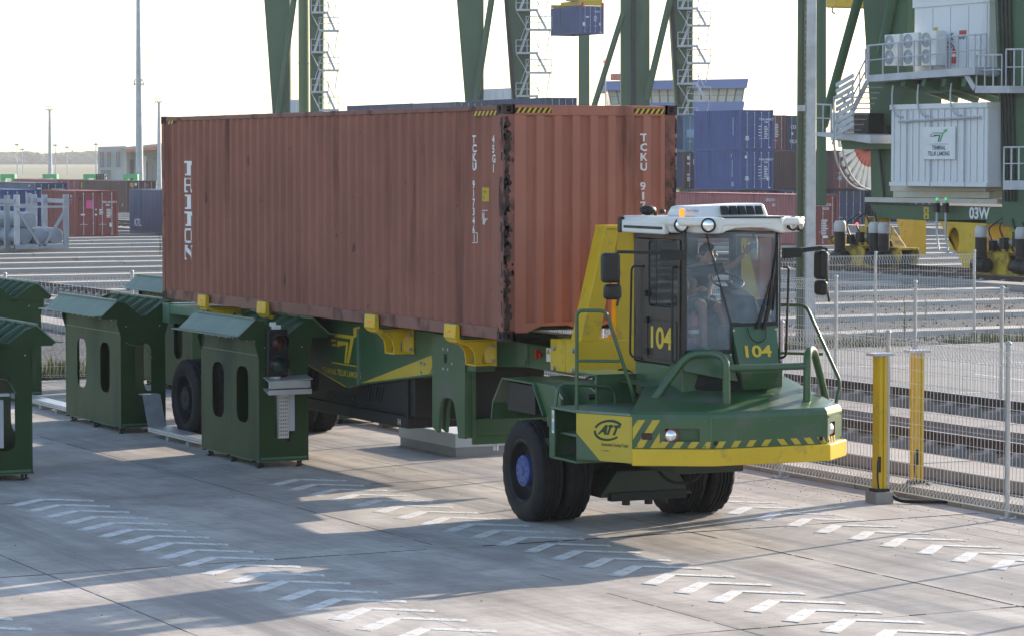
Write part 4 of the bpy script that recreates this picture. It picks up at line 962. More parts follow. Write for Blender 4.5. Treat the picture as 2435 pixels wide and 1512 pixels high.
# maker's emblem: italic letters in a broken ellipse
em = MB(); ec = (.575*plen+.005, 1.355)
def arc(a0, a1, ro, ri, n_=14):
    P = []
    for k in range(n_+1):
        a = a0+(a1-a0)*k/n_; P.append((cos(a)*ro[0], sin(a)*ro[1]))
    for k in range(n_, -1, -1):
        a = a0+(a1-a0)*k/n_; P.append((cos(a)*ri[0], sin(a)*ri[1]-.004))
    em.panel([(ec[0]+x+.35*y, ec[1]+y) for x, y in P], [], lambda u, v: pnl(u, v, .0045), (0, 0, .0002))
arc(rad(38), rad(172), (.205, .118), (.172, .092)); arc(rad(188), rad(322), (.205, .125), (.172, .094))
for q in ([(-.155, -.055), (-.045, .055), (.0, .055), (.0, -.055), (-.045, -.055), (-.045, -.03), (-.09, -.03), (-.112, -.055)], [(-.01+.02, .03), (-.01+.03, .06), (.10, .06), (.092, .03), (.068, .03), (.04, -.055), (.0, -.055), (.03, .03)], [(.108, .03), (.115, .06), (.225, .06), (.217, .03), (.18, .03), (.15, -.055), (.108, -.055), (.14, .03)]):
    em.panel([(ec[0]-.02+.80*x+.2*y, ec[1]+y) for x, y in q], [], lambda u, v: pnl(u, v, .005), (0, 0, .0002))
A(em, 'emblem', LETTERG, smooth=False)
lettering('Automotive Terminal Trailer', .040, pnl(.455*plen, 1.175, .005), (pt_.x, pt_.y, 0), (0, 0, 1), LETTERK, tt, wk=.58, bold=.0012)
lettering('By GAUSSIN', .018, pnl(.455*plen, 1.115, .005), (pt_.x, pt_.y, 0), (0, 0, 1), LETTERK, tt, wk=.8)
# deck and the boxed step recess
dk = [(-1.84, -1.85), (-1.84, -2.49), (-1.46, -3.21), (-.95, -2.9), (-.72, -2.6), (-.72, -1.7)]
A(MB().prism(dk, 'z', 1.52, 1.545), 'deck_plate', GREENL, .004)
tl = (V(PR)-V(PL))
A(MB().extr([pnl(-.005, 1.527, .012), pnl(plen-.02, 1.527, .012), pnl(plen-.02, 1.553, .012), pnl(-.005, 1.553, .012)], (pn.x*.03, pn.y*.03, 0)), 'deck_edge', GREENF, .004)
A(MB().box(-1.82, -1.90, .955, -1.79, -1.76, 1.53).box(-1.82, -1.78, .955, -1.10, -1.75, 1.53).box(-1.18, -2.5, .97, -1.15, -1.76, 1.52).box(-1.82, -2.5, .95, -1.15, -1.76, .975).box(-1.80, -2.50, .97, -1.2, -2.47, 1.50), 'step_box', GREEN, .004)
A(MB().box(-1.70, -2.48, 1.22, -1.18, -1.80, 1.25), 'step', GREENL, .004)
A(MB().box(-1.8215, -1.905, 1.30, -1.8205, -1.80, 1.53).prism([(-1.795, -1.9015), (-1.74, -1.9015), (-1.74, -1.9005), (-1.795, -1.9005)], 'z', 1.28, 1.51) if False else MB().box(-1.8225, -1.895, 1.24, -1.8205, -1.835, 1.50), 'warning_label', LETTER, smooth=False)
A(MB().prism([(-1.89, 1.41), (-1.84, 1.41), (-1.865, 1.48)], 'x', -1.8245, -1.823), 'warning_label', YELLOWD, smooth=False)
A(MB().box(-1.824, -1.885, 1.27, -1.823, -1.845, 1.37), 'warning_label', STEELG, smooth=False)
# perforated riser behind the deck
A(MB().box(-1.25, -1.80, 1.55, -.74, -1.76, 1.88).box(-1.25, -1.80, 1.86, -.74, -1.1, 1.885), 'upper_step', GREEN, .005)
A(MB().tube([(-1.32, -1.72, 1.62), (-.7, -1.72, 1.62)], .035, 10), 'air_pipe', BLACKP)
# ---- mudguard over the left dual wheel, and the hidden right one
def mudguard(sx):
    pr = [(.98, 1.17), (.93, 1.38), (.63, 1.69), (-.30, 1.69), (-.62, 1.33)]
    xa, xb = sorted((sx*1.40, sx*.55)); m = MB()
    for (a, b) in zip(pr, pr[1:]): m.prism([a, b, (b[0]*.97, b[1]-.02), (a[0]*.97, a[1]-.02)], 'x', xa, xb)
    m.prism([(.63, 1.69), (-.30, 1.69), (-.62, 1.33), (-.65, 1.2), (-.60, 1.2), (-.57, 1.33), (-.28, 1.645), (.61, 1.645)], 'x', sx*1.372, sx*1.35) if False else None
    A(m, 'mudguard', GREEN, .004)
    A(MB().prism([(-.30, 1.685), (-.63, 1.33), (-.66, 1.0), (-1.75, 1.0), (-1.75, 1.50), (-1.0, 1.685)], 'x', sx*1.0, sx*.97), 'guard_panel', GREEN, .004)
mudguard(-1); mudguard(1)
A(MB().box(-.62, -.6, .95, -.58, .95, 1.62).box(-1.34, -.26, 1.30, -.6, .58, 1.64), 'arch_shade_block', BLACKM)  # added black blocks, stand in for the shade under the mudguard
A(MB().prism([(-.31, 1.69), (-.64, 1.32), (-.66, 1.2), (-1.05, 1.2), (-1.05, 1.55), (-.8, 1.69)], 'x', -1.36, -1.33), 'guard_panel', GREEN, .004)
# hoses and lines between frame head and cab, seams, bolts, flaps
for k in range(4):
    x0 = -.55+.13*k; A(MB().tube(rounded([(x0, .35, 1.55), (x0-.05, -.3, 1.78+.03*k), (x0+.1, -.9, 1.60), (x0+.2, -1.55, 1.72)], .25), .014, 6), 'air_line', BLACKP if k != 2 else REDP)
A(MB().box(-.25, -.9, 1.05, .25, .4, 1.55).box(-.6, -1.45, 1.06, .6, -.95, 1.5), 'engine_cover', CHASS, .03)
A(MB().cyl((.45, -1.2, 1.0), (0, 0, 1), .14, .5, 18), 'air_tank', BLACKM)
bb = MB()
for i, us in ((0, (.05, .80)), (1, (.05, .72, 1.40)), (2, (.05, .52))):
    for u in us:
        for v in (1.20, 1.475):
            q = hull_pt(i, u, v, .001); a_, b_ = V(HP[i]), V(HP[i+1]); t_ = (b_-a_).normalized(); bb.cyl(q, (t_.y, -t_.x, 0), .011, .010, 6)
A(bb, 'hull_bolts', GREENL)
for i in (0, 1, 2):
    a_ = V(HP[i+1]); b_ = r3[i+1]; A(MB().tube([(a_.x, a_.y-.002, 1.18), (a_.x, a_.y-.002, 1.50)], .004, 5), 'weld_seam', GREENL)
# ---- tubular guards
def tube(pts, r, name, mat=GREEN, n=12, rr=.12): return A(MB().tube(rounded(pts, rr), r, n), name, mat, ang=60)
tube([(-.36, -3.32, 1.52), (-.36, -3.32, 2.19), (-.66, -2.98, 2.19), (-1.10, -2.86, 1.58)], .045, 'bonnet_guard', rr=.17)
tube([(.66, -3.32, 1.52), (.66, -3.32, 2.20), (.86, -3.10, 2.21), (1.24, -2.72, 1.58)], .045, 'bonnet_guard', rr=.15)
tube([(-.36, -3.32, 2.03), (.66, -3.32, 2.03)], .040, 'guard_bar')
for (x, y) in ((-.36, -3.32), (.66, -3.32)): A(MB().lathe([(.05, 1.50), (.066, 1.585), (.05, 1.592)], (x, y, 0), (0, 0, 1), 16), 'rubber_boot', BLACK)
tube([(-1.80, -2.47, 1.54), (-1.80, -2.47, 2.66), (-1.56, -2.72, 2.665), (-1.22, -2.70, 1.75), (-1.12, -2.60, 1.55)], .021, 'handrail', rr=.08)
tube([(-1.80, -2.47, 2.10), (-1.38, -2.71, 2.10)], .017, 'handrail_bar')
tube([(-1.80, -1.87, 1.50), (-1.75, -1.87, 1.80), (-1.30, -1.86, 1.76), (-1.05, -1.86, 1.74), (-1.03, -1.86, 1.5)], .02, 'handrail', rr=.1)
tube([(.62, -2.0, 2.66), (1.12, -2.45, 2.66), (1.30, -2.95, 1.80), (1.22, -2.98, 1.55)], .02, 'handrail', rr=.08)
tube([(.62, -2.1, 2.11), (1.20, -2.72, 2.11)], .017, 'handrail_bar')
# ================================================================ cab
XL, YB, YD, YFc = -.70, -1.66, -2.90, -3.0
A(MB().box(-.70, -2.90, 1.40, .58, -1.68, 2.02), 'cab_base', GREEN, .012)
# lower nose: tapered green box under the windscreen
m = MB()
up_ = [(-.14, -3.02, 2.47), (.43, -3.02, 2.47), (.56, -2.80, 2.47), (-.14, -2.7, 2.47)]
md_ = [(-.09, -3.16, 1.95), (.40, -3.14, 1.95), (.56, -2.80, 2.0), (-.14, -2.7, 1.95)]
lo_ = [(.0, -3.06, 1.765), (.36, -3.05, 1.765), (.50, -2.75, 1.80), (.0, -2.7, 1.765)]
for a_, b_ in ((up_, md_), (md_, lo_)):
    for k in range(4): m.quad(a_[k], a_[(k+1) % 4], b_[(k+1) % 4], b_[k])
m.poly(up_).poly(lo_)
A(m, 'nose', GREEN, .006)
m = MB()
m.hexa([(-.70, -2.93, 1.98), (-.10, -3.10, 1.86), (-.10, -2.7, 1.86), (-.70, -2.6, 1.98), (-.70, -2.93, 2.19), (-.14, -3.02, 2.19), (-.14, -2.7, 2.19), (-.70, -2.6, 2.19)])
A(m, 'nose_side', GREEN, .006)
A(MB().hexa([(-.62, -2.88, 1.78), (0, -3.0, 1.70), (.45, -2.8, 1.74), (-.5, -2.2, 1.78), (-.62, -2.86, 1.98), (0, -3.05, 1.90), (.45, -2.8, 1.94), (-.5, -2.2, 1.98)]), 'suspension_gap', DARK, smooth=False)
A(MB().box(-.60, -2.86, 1.80, -.55, -2.81, 2.0).cyl((-.58, -2.84, 1.82), (0, 0, 1), .03, .15), 'spring', GALV)
bolt = MB()
for (x, y, z) in ((-.12, -3.025, 2.43), (.41, -3.025, 2.43), (-.67, -2.945, 2.16), (-.16, -3.03, 2.16)): bolt.cyl((x, y, z), (0, -1, 0), .013, .012, 10)
A(bolt, 'trim_bolts', GALV)
# the cab frame: posts and the fixed panel round the door
CZ0, CZ1 = 2.02, 3.53
A(MB().box(-.70, -2.935, 2.04, -.655, -2.86, 3.54).box(-.70, -1.72, 2.02, -.63, -1.64, 3.54).box(-.70, -2.9, 3.44, -.66, -1.66, 3.54).box(.53, -1.72, 2.02, .60, -1.64, 3.54).box(-.70, -1.70, 2.02, .60, -1.65, 2.70).box(-.7, -1.70, 3.42, .60, -1.65, 3.54), 'cab_frame', BROWNB, .008)
A(MB().box(.425, -3.02, 2.45, .455, -2.97, 3.52).box(.57, -2.80, 2.02, .60, -2.74, 3.52), 'front_post', BLACKP, .006)
A(MB().box(-.15, -3.025, 2.47, .44, -2.985, 2.52).box(-.16, -3.03, 2.17, -.125, -3.0, 2.52).hexa([(-.70, -2.945, 2.17), (-.14, -3.03, 2.17), (-.14, -2.99, 2.17), (-.70, -2.9, 2.17), (-.70, -2.945, 2.215), (-.14, -3.03, 2.215), (-.14, -2.99, 2.215), (-.70, -2.9, 2.215)]), 'glass_seal', BLACKP, .004)
# door
dm = MB()
ow = [(-2.86, 2.04), (-1.74, 2.04), (-1.74, 3.43), (-2.86, 3.43)]
win = slot2(-2.43, 3.05, .74, .76, 5, .06)
dm.panel(ow, [win], lambda u, v: (-.715, u, v), (.035, 0, 0))
door = A(dm, 'door', BROWNB, .005)
A(MB().box(-.705, -2.80, 2.66, -.700, -2.06, 3.43), 'door_glass', GLASSD, smooth=False, par=door)
A(MB().panel(slot2(-2.42, 2.30, .76, .46, 4, .03), [slot2(-2.42, 2.30, .735, .435, 4, .025)], lambda u, v: (-.722, u, v), (.01, 0, 0)), 'door_moulding', BLACKP, par=door)
A(MB().box(-.705, -2.26, 2.67, -.69, -2.23, 3.42), 'window_divider', BLACKP, .003, par=door)
A(MB().tube(rounded([(-.72, -2.80, 3.14), (-.785, -2.82, 3.14), (-.785, -2.82, 2.08), (-.72, -2.88, 2.06)], .06), .014, 8), 'grab_handle', BLACKP, par=door, ang=60)
A(MB().tube(rounded([(-.72, -1.95, 3.12), (-.785, -1.76, 3.12), (-.785, -1.72, 2.08), (-.72, -1.9, 2.06)], .07), .014, 8), 'grab_handle', BLACKP, par=door, ang=60)
A(MB().cyl((-.735, -2.05, 2.48), (0, 0, 1), .03, .07, 10).cyl((-.735, -2.05, 2.12), (0, 0, 1), .03, .07, 10).cyl((-.735, -2.03, 2.78), (0, 0, 1), .018, .07, 8), 'hinge', BLACKP, par=door)
lettering('104', .245, (-.7185, -2.06, 2.21), (0, -1, 0), (0, 0, 1), LETTERY, door, wk=1.27, bold=.008, spacing=.96)
lettering('104', .132, (-.055, -3.118, 2.135), (1, .03, 0), (0, .14, .52), LETTERY, tt, wk=1.42, bold=.005, spacing=1.0)
lettering('104', .22, (.608, -2.70, 2.22), (0, 1, 0), (0, 0, 1), LETTERY, tt, wk=1.1, bold=.01)
# curved glazing: left quarter pane, windscreen, right panes; the split line leans like a slash
def gl(pts, name='glass_pane', mat=GLASS): return A(MB().poly(pts), name, mat, smooth=False)
gl([(-.68, -2.93, 2.21), (-.145, -3.012, 2.21), (-.145, -3.012, 2.50), (-.465, -3.005, 3.52), (-.68, -2.93, 3.52)], 'quarter_glass')
A(MB().tube([(-.145, -3.022, 2.50), (-.465, -3.015, 3.52)], .007, 6), 'glass_joint', BLACKP)
wp = MB(); nW = 10
for k in range(nW):
    f0, f1 = k/nW, (k+1)/nW
    def bt(f): x = -.14+.57*f; return (x, -3.012-.025*sin(pi*f), 2.51)
    def tp(f): x = -.46+.89*f; return (x, -3.008-.035*sin(pi*f), 3.53)
    wp.quad(bt(f0), bt(f1), tp(f1), tp(f0))
A(wp, 'windscreen', GLASS)
gl([(.45, -2.98, 2.20), (.585, -2.79, 2.20), (.585, -2.79, 3.50), (.45, -2.98, 3.50)], 'quarter_glass')
gl([(.595, -2.74, 2.25), (.595, -1.72, 2.25), (.595, -1.72, 3.45), (.595, -2.74, 3.45)], 'side_glass', GLASSD)
gl([(-.62, -1.66, 2.72), (.52, -1.66, 2.72), (.52, -1.66, 3.42), (-.62, -1.66, 3.42)], 'rear_glass', GLASSD)
A(MB().box(.60, -2.76, 2.05, .61, -1.70, 2.25), 'door_sill', BROWNB, .003)
A(MB().tube(rounded([(.60, -2.86, 3.12), (.67, -2.86, 3.12), (.67, -2.80, 2.10), (.60, -2.75, 2.08)], .05), .014, 8), 'grab_handle', BLACKP, ang=60)
# interior
A(MB().box(-.66, -2.9, 2.02, .56, -1.70, 2.06), 'cab_floor', DARK, smooth=False)
A(MB().box(-.66, -2.9, 3.50, .56, -1.7, 3.53), 'headliner', BLACKP, smooth=False)
A(MB().hexa([(.0, -2.97, 2.10), (.42, -2.97, 2.10), (.42, -2.62, 2.10), (.0, -2.62, 2.10), (-.10, -2.92, 2.82), (.22, -2.92, 2.80), (.22, -2.60, 2.90), (-.10, -2.60, 2.92)]), 'dashboard', BLACKP, .04, seg=3)
sw = A(MB().tube([(.03+cos(2*pi*k/24)*.19, -2.58+sin(2*pi*k/24)*.15, 2.96+sin(2*pi*k/24)*.08) for k in range(24)], .014, 8, closed=True).bar((.03, -2.74, 2.90), (.03, -2.58, 2.96), .05, .03).bar((-.15, -2.58, 2.96), (.21, -2.58, 2.96), .03, .02).cyl((.05, -2.72, 2.70), (0, .5, 1), .03, .28), 'steering_wheel', BLACKP, ang=60)
seat = A(MB().box(-.40, -2.55, 2.46, .12, -2.02, 2.60).hexa([(-.40, -2.12, 2.58), (.12, -2.12, 2.58), (.12, -1.98, 2.58), (-.40, -1.98, 2.58), (-.36, -1.98, 3.22), (.08, -1.98, 3.22), (.08, -1.86, 3.22), (-.36, -1.86, 3.22)]).box(-.26, -1.97, 3.22, -.02, -1.88, 3.42), 'seat', SEAT, .04, seg=3)
A(MB().box(-.30, -2.45, 2.06, .02, -2.10, 2.46), 'seat_base', BLACKM, .02)
A(MB().box(.16, -2.3, 2.06, .44, -1.8, 2.62), 'side_console', BLACKP, .03)
A(MB().tube(rounded([(-.55, -2.0, 2.75), (-.5, -2.25, 3.0), (-.35, -2.35, 3.1)], .1), .012, 6).box(-.42, -2.40, 3.02, -.24, -2.36, 3.05), 'monitor_arm', BLACKP)
A(MB().box(-.60, -2.50, 2.55, -.42, -2.20, 2.92), 'control_box', BLACKP, .02)
# headset hanging on the control box and its cord
hs_ = tag(MB().tube(rounded([(-.62, -2.42, 2.90), (-.63, -2.46, 2.80), (-.62, -2.40, 2.70)], .06), [.035]*7 if False else .032, 8).blob((-.62, -2.39, 2.68), (.05, .05, .045), 5, 8).tube(rounded([(-.62, -2.44, 2.66), (-.64, -2.5, 2.55), (-.68, -2.62, 2.53)], .05), .005, 5).build('handset', WHITE, None), 'white radio handset with a dangling cord inside the door window', 'handset')
hs_.location = tt.location; hs_.rotation_euler = tt.rotation_euler
# roof shell with the eyebrow fascia
rf = MB()
rp = [(-.80, -1.52), (.70, -1.52), (.82, -2.86), (.66, -3.14), (.36, -3.20), (-.34, -3.22), (-.78, -3.02), (-.84, -2.70)]
rf.prism(rp, 'z', 3.60, 3.695)
roof = A(rf, 'roof', WHITE, .03, seg=3)
fb = MB()   # fascia: pods at the corners and the arched brow between them
fb.hexa([(-.80, -2.75, 3.52), (-.36, -3.20, 3.515), (-.36, -3.05, 3.515), (-.72, -2.72, 3.52), (-.86, -2.76, 3.69), (-.36, -3.27, 3.70), (-.36, -2.9, 3.70), (-.70, -2.6, 3.69)])
fb.hexa([(.40, -3.17, 3.515), (.84, -2.84, 3.52), (.70, -2.80, 3.52), (.42, -3.02, 3.515), (.36, -3.25, 3.70), (.90, -2.84, 3.69), (.72, -2.6, 3.69), (.4, -2.9, 3.70)])
brow = [(-.36, 3.515), (-.30, 3.545), (-.18, 3.575), (.02, 3.58), (.18, 3.575), (.30, 3.55), (.40, 3.515), (.40, 3.66), (-.36, 3.66)]
fb.prism(brow, 'y', -3.20, -3.08)
A(fb, 'roof_fascia', WHITE, .022, seg=3, par=roof)
A(MB().box(-.835, -2.70, 3.50, -.76, -1.56, 3.65), 'roof_side', WHITE, .02, seg=3, par=roof)
A(MB().box(-.845, -2.66, 3.555, -.825, -1.66, 3.585), 'drip_rail', BLACKP, .006, par=roof)
A(MB().box(-.85, -1.60, 3.50, -.74, -1.50, 3.68), 'roof_end_cap', BLACKP, .015, par=roof)
A(MB().box(-.38, -3.215, 3.69, .42, -3.12, 3.705), 'roof_seal', BLACKP, .004, par=roof)
def worklamp(c, d):
    d = V(d).normalized(); h = A(MB().lathe([(.078, -.035), (.084, .010), (.068, .018), (.068, -.03)], c, d, 24), 'work_lamp', BLACKP, par=roof)
    A(MB().lathe([(.001, .028), (.040, .025), (.064, .012), (.066, -.03), (.001, -.04)], c, d, 24), 'lens', CHROME, par=h)
worklamp((-.745, -2.96, 3.61), (-.62, -1, -.05)); worklamp((-.50, -3.14, 3.61), (-.5, -1, -.05))
worklamp((.58, -3.115, 3.62), (.3, -1, -.05)); worklamp((.78, -2.93, 3.61), (.55, -1, -.05))
# air conditioner
ac = A(MB().hexa([(-.50, -2.85, 3.69), (.40, -2.90, 3.69), (.40, -2.05, 3.69), (-.50, -2.05, 3.69), (-.46, -2.74, 3.815), (.36, -2.84, 3.85), (.36, -2.1, 3.84), (-.46, -2.1, 3.81)]), 'air_conditioner', WHITE, .035, seg=3)
for k in range(5):
    x = -.20+.108*k; A(MB().hexa([(x, -2.905, 3.72), (x+.09, -2.908, 3.72), (x+.09, -2.86, 3.72), (x, -2.86, 3.72), (x+.004, -2.86, 3.818), (x+.086, -2.863, 3.818), (x+.086, -2.82, 3.818), (x+.004, -2.82, 3.818)]), 'intake_grille', BLACKP, .004, par=ac)
lettering('Diavia Webasto', .034, (-.520, -2.62, 3.755), (.06, -1, 0), (.15, 0, 1), LETTERB, ac, wk=.95)
A(MB().cyl((-.57, -2.62, 3.69), (0, 0, 1), .030, .085, 14).blob((-.57, -2.62, 3.775), (.030, .030, .015), 5, 14), 'beacon', BEACON)
A(MB().blob((-.56, -1.72, 3.755), (.105, .085, .06), 8, 18).cyl((-.50, -1.80, 3.69), (0, 0, 1), .022, .05).blob((-.44, -1.86, 3.74), (.04, .03, .03), 6, 10), 'antenna', BLACKP, ang=60)
# mirrors on their arms
def mirror(sx):
    if sx < 0:
        arm = MB().hexa([(-.72, -2.93, 3.22), (-.72, -2.99, 3.22), (-1.02, -3.02, 3.24), (-1.02, -2.97, 3.24), (-.72, -2.93, 3.33), (-.72, -2.99, 3.33), (-1.02, -3.02, 3.34), (-1.02, -2.97, 3.34)]).bar((-1.0, -3.0, 3.31), (-1.56, -3.02, 3.325), .035, .035)
        pole = [(-1.56, -3.02, 3.32), (-1.54, -3.03, 2.85), (-1.575, -3.04, 2.73)]; c1, c2 = (-1.635, -3.0, 3.15), (-1.61, -3.0, 2.885); s1, s2 = (.105, .065, .165), (.10, .06, .085)
    else:
        arm = MB().hexa([(.58, -2.85, 3.22), (.58, -2.91, 3.22), (.80, -2.93, 3.23), (.80, -2.88, 3.23), (.58, -2.85, 3.34), (.58, -2.91, 3.34), (.80, -2.93, 3.345), (.80, -2.88, 3.345)]).bar((.80, -2.9, 3.31), (1.06, -2.92, 3.335), .05, .05).bar((1.04, -2.92, 3.335), (1.13, -2.93, 3.32), .03, .03)
        pole = [(1.12, -2.93, 3.33), (1.13, -2.93, 2.85), (1.155, -2.94, 2.72)]; c1, c2 = (1.065, -2.90, 3.14), (1.065, -2.90, 2.88); s1, s2 = (.052, .11, .165), (.052, .10, .085)
    h = A(arm, 'mirror_arm', BLACKP, .006)
    A(MB().tube(rounded(pole, .05), .014, 8), 'mirror_pole', BLACKP, par=h, ang=60)
    for c, s_ in ((c1, s1), (c2, s2)):
        A(MB().box(c[0]-s_[0], c[1]-s_[1], c[2]-s_[2], c[0]+s_[0], c[1]+s_[1], c[2]+s_[2]), 'mirror_shell', BLACKP, .045, seg=4, par=h)
mirror(-1); mirror(1)
# wipers parked on the windscreen
for (a, b, c, d) in (((.17, -3.05, 2.46), (.33, -3.055, 2.98), (.30, -3.05, 2.70), (.42, -3.04, 3.42)), ((.25, -3.05, 2.46), (.40, -3.055, 2.98), (.36, -3.05, 2.64), (.41, -3.04, 3.05))):
    w_ = A(MB().bar(a, V(a).lerp(V(b), .45), .035, .03, (0, -1, 0)).bar(V(a).lerp(V(b), .45), b, .018, .016, (0, -1, 0)).cyl((a[0], a[1]+.05, a[2]), (0, -1, 0), .022, .07, 10), 'wiper', BLACKP)
    A(MB().bar(c, d, .014, .03, (0, -1, 0)), 'wiper_blade', BLACK, par=w_)
A(MB().tube(rounded([(.05, -3.04, 2.46), (.06, -3.10, 2.33), (.16, -3.12, 2.28), (.26, -3.10, 2.34), (.28, -3.05, 2.46)], .06), .007, 6), 'washer_hose', BLACKP, ang=60)

# ---- driver, seated, right arm reaching for the bottle
def W(p): return tt.matrix_basis @ V(p)
def skin_body(name, joints, edges, radii, mat, sub=2, root=0, parent=None, mats=None):
    me = bpy.data.meshes.new(name); me.from_pydata([tuple(j) for j in joints], edges, []); me.update()
    o = bpy.data.objects.new(name, me); COL.objects.link(o)
    sm = o.modifiers.new('skin', 'SKIN'); sm.use_smooth_shade = True
    for i, r in enumerate(radii):
        sv = me.skin_vertices[0].data[i]; sv.radius = (r, r) if isinstance(r, (int, float)) else r; sv.use_root = (i == root)
    ss = o.modifiers.new('sub', 'SUBSURF'); ss.levels = sub; ss.render_levels = sub
    dg = bpy.context.evaluated_depsgraph_get(); nm = bpy.data.meshes.new_from_object(o.evaluated_get(dg)); nm.name = name
    bpy.data.objects.remove(o); nm.materials.clear(); nm.materials.append(mat)
    nm.polygons.foreach_set('use_smooth', [True]*len(nm.polygons))
    return mesh_obj(name, nm, parent)
J = {'pel': (-.14, -2.20, 2.68), 'sp': (-.14, -2.19, 2.86), 'ch': (-.14, -2.20, 3.03), 'nk': (-.10, -2.22, 3.145), 'hd': (-.06, -2.26, 3.21), 'ht': (-.055, -2.27, 3.31),
     'ls': (-.31, -2.22, 3.06), 'le': (-.40, -2.36, 2.83), 'lw': (-.33, -2.53, 2.87), 'rs': (.03, -2.26, 3.08), 're': (.19, -2.42, 3.14), 'rw': (.30, -2.50, 3.27),
     'lh': (-.23, -2.26, 2.66), 'lk': (-.36, -2.72, 2.71), 'la': (-.34, -2.74, 2.22), 'lt': (-.34, -2.86, 2.14), 'rh': (-.06, -2.28, 2.66), 'rk': (-.10, -2.70, 2.66), 'ra': (-.06, -2.80, 2.22), 'rt': (-.05, -2.90, 2.14)}
order = list(J); ix = {k: i for i, k in enumerate(order)}
E_ = [('pel', 'sp'), ('sp', 'ch'), ('ch', 'nk'), ('nk', 'hd'), ('hd', 'ht'), ('ch', 'ls'), ('ls', 'le'), ('le', 'lw'), ('ch', 'rs'), ('rs', 're'), ('re', 'rw'), ('pel', 'lh'), ('lh', 'lk'), ('lk', 'la'), ('la', 'lt'), ('pel', 'rh'), ('rh', 'rk'), ('rk', 'ra'), ('ra', 'rt')]
R = {'pel': (.14, .11), 'sp': (.13, .10), 'ch': (.14, .105), 'nk': .055, 'hd': .078, 'ht': .082, 'ls': .066, 'le': .042, 'lw': .030, 'rs': .066, 're': .042, 'rw': .030, 'lh': .085, 'lk': .062, 'la': .040, 'lt': .035, 'rh': .085, 'rk': .062, 'ra': .040, 'rt': .035}
drv = skin_body('person', [J[k] for k in order], [(ix[a], ix[b]) for a, b in E_], [R[k] for k in order], SKIN)
tag(drv, 'seated driver in a dark t-shirt reaching one arm toward a water bottle', 'person')
drv.location = tt.location; drv.rotation_euler = tt.rotation_euler
def cloth(name, keys, edges, radii, mat): return skin_body(name, [J[k] if isinstance(k, str) else k for k in keys], edges, radii, mat, 2, 0, drv)
mid = lambda a, b, t: tuple(V(J[a]).lerp(V(J[b]), t))
cloth('shirt', ['sp', 'ch', 'ls', mid('ls', 'le', .62), 'rs', mid('rs', 're', .62), 'pel', mid('ch', 'nk', .55)], [(0, 1), (1, 2), (2, 3), (1, 4), (4, 5), (0, 6), (1, 7)], [(.145, .118), (.156, .122), .08, .064, .08, .062, (.155, .125), .075], SHIRT)
cloth('shorts', ['pel', 'lh', mid('lh', 'lk', .80), 'rh', mid('rh', 'rk', .84)], [(0, 1), (1, 2), (0, 3), (3, 4)], [(.155, .125), .10, .080, .10, .082], SHORTS)
for s_ in ('l', 'r'):
    a = V(J[s_+'a']); t = V(J[s_+'t']); cloth('shoe', [tuple(a+V((0, 0, -.02))), tuple(a.lerp(t, .5)+V((0, 0, -.03))), tuple(t+V((0, -.04, -.02)))], [(0, 1), (1, 2)], [.05, .05, .042], SHOE)
# head details: turned to the viewer's right, towards the bottle
hd = V((-.058, -2.275, 3.265)); look = V((.75, -.66, -.02)).normalized(); side = look.cross(V((0, 0, 1))).normalized()
def hp(f, s_, u): return hd+look*f+side*s_+V((0, 0, u))
m = MB()
n1, n2 = 8, 14
for (c, r) in ((hp(-.012, 0, .035), (.100, .100, .092)),): m.blob(c, r, n1, n2)
hair = m.build('hair', HAIR, drv)
bm = bmesh.new(); bm.from_mesh(hair.data)
bmesh.ops.bisect_plane(bm, geom=bm.verts[:]+bm.edges[:]+bm.faces[:], plane_co=hp(.03, 0, .045), plane_no=look*.72-V((0, 0, .70)), clear_outer=True); bm.to_mesh(hair.data); bm.free()
m = MB().hexa([hp(.075, -.012, -.020), hp(.075, .012, -.020), hp(.06, .010, .02), hp(.06, -.010, .02), hp(.112, -.010, -.018), hp(.112, .010, -.018), hp(.082, .006, .022), hp(.082, -.006, .022)])
m.blob(hp(-.0, .083, .0), (.018, .018, .032), 5, 8).blob(hp(-.0, -.083, .0), (.018, .018, .032), 5, 8); m.blob(hp(.055, 0, -.075), (.036, .036, .03), 6, 10)
m.build('face', SKIN, drv)
m = MB().blob(hp(.078, .03, .018), .010, 5, 8).blob(hp(.078, -.03, .018), .010, 5, 8).bar(hp(.088, -.022, -.048), hp(.088, .022, -.048), .008, .006)
m.bar(hp(.083, -.048, .036), hp(.083, -.015, .038), .008, .006).bar(hp(.083, .048, .036), hp(.083, .015, .038), .008, .006); m.build('eyes', HAIR, drv)
# hands: palm and five bent fingers each
def hand(w0, dirv, upv, grip, thumb=1):
    d = V(dirv).normalized(); u = V(upv); s_ = d.cross(u).normalized(); u = s_.cross(d).normalized(); w0 = V(w0)
    m = MB(); m.hexa([w0+s_*.030-u*.012, w0-s_*.030-u*.012, w0-s_*.030+u*.012, w0+s_*.030+u*.012, w0+d*.085+s_*.042-u*.012, w0+d*.085-s_*.042-u*.012, w0+d*.085-s_*.042+u*.010, w0+d*.085+s_*.042+u*.010])
    for k, (l, o_) in enumerate(((.068, .032), (.078, .011), (.072, -.011), (.056, -.032))):
        p = w0+d*.08+s_*o_; q = p+(d*cos(grip*.5)-u*sin(grip*.5))*l*.45; r = q+(d*cos(grip)-u*sin(grip))*l*.32; t = r+(d*cos(grip*1.5)-u*sin(grip*1.5))*l*.26
        m.tube([p, q, r, t], [.0095, .009, .008, .0065], 7)
    p = w0+d*.025+s_*.034*thumb; q = p+(d*.7+s_*.7*thumb-u*.2).normalized()*.042; r = q+(d*.85-u*.5).normalized()*.034; m.tube([p, q, r], [.012, .011, .008], 7)
    return m
hand(J['lw'], (.25, -.75, .25), (0, .2, 1), 1.1, 1).build('hand', SKIN, drv, bevel=.004)
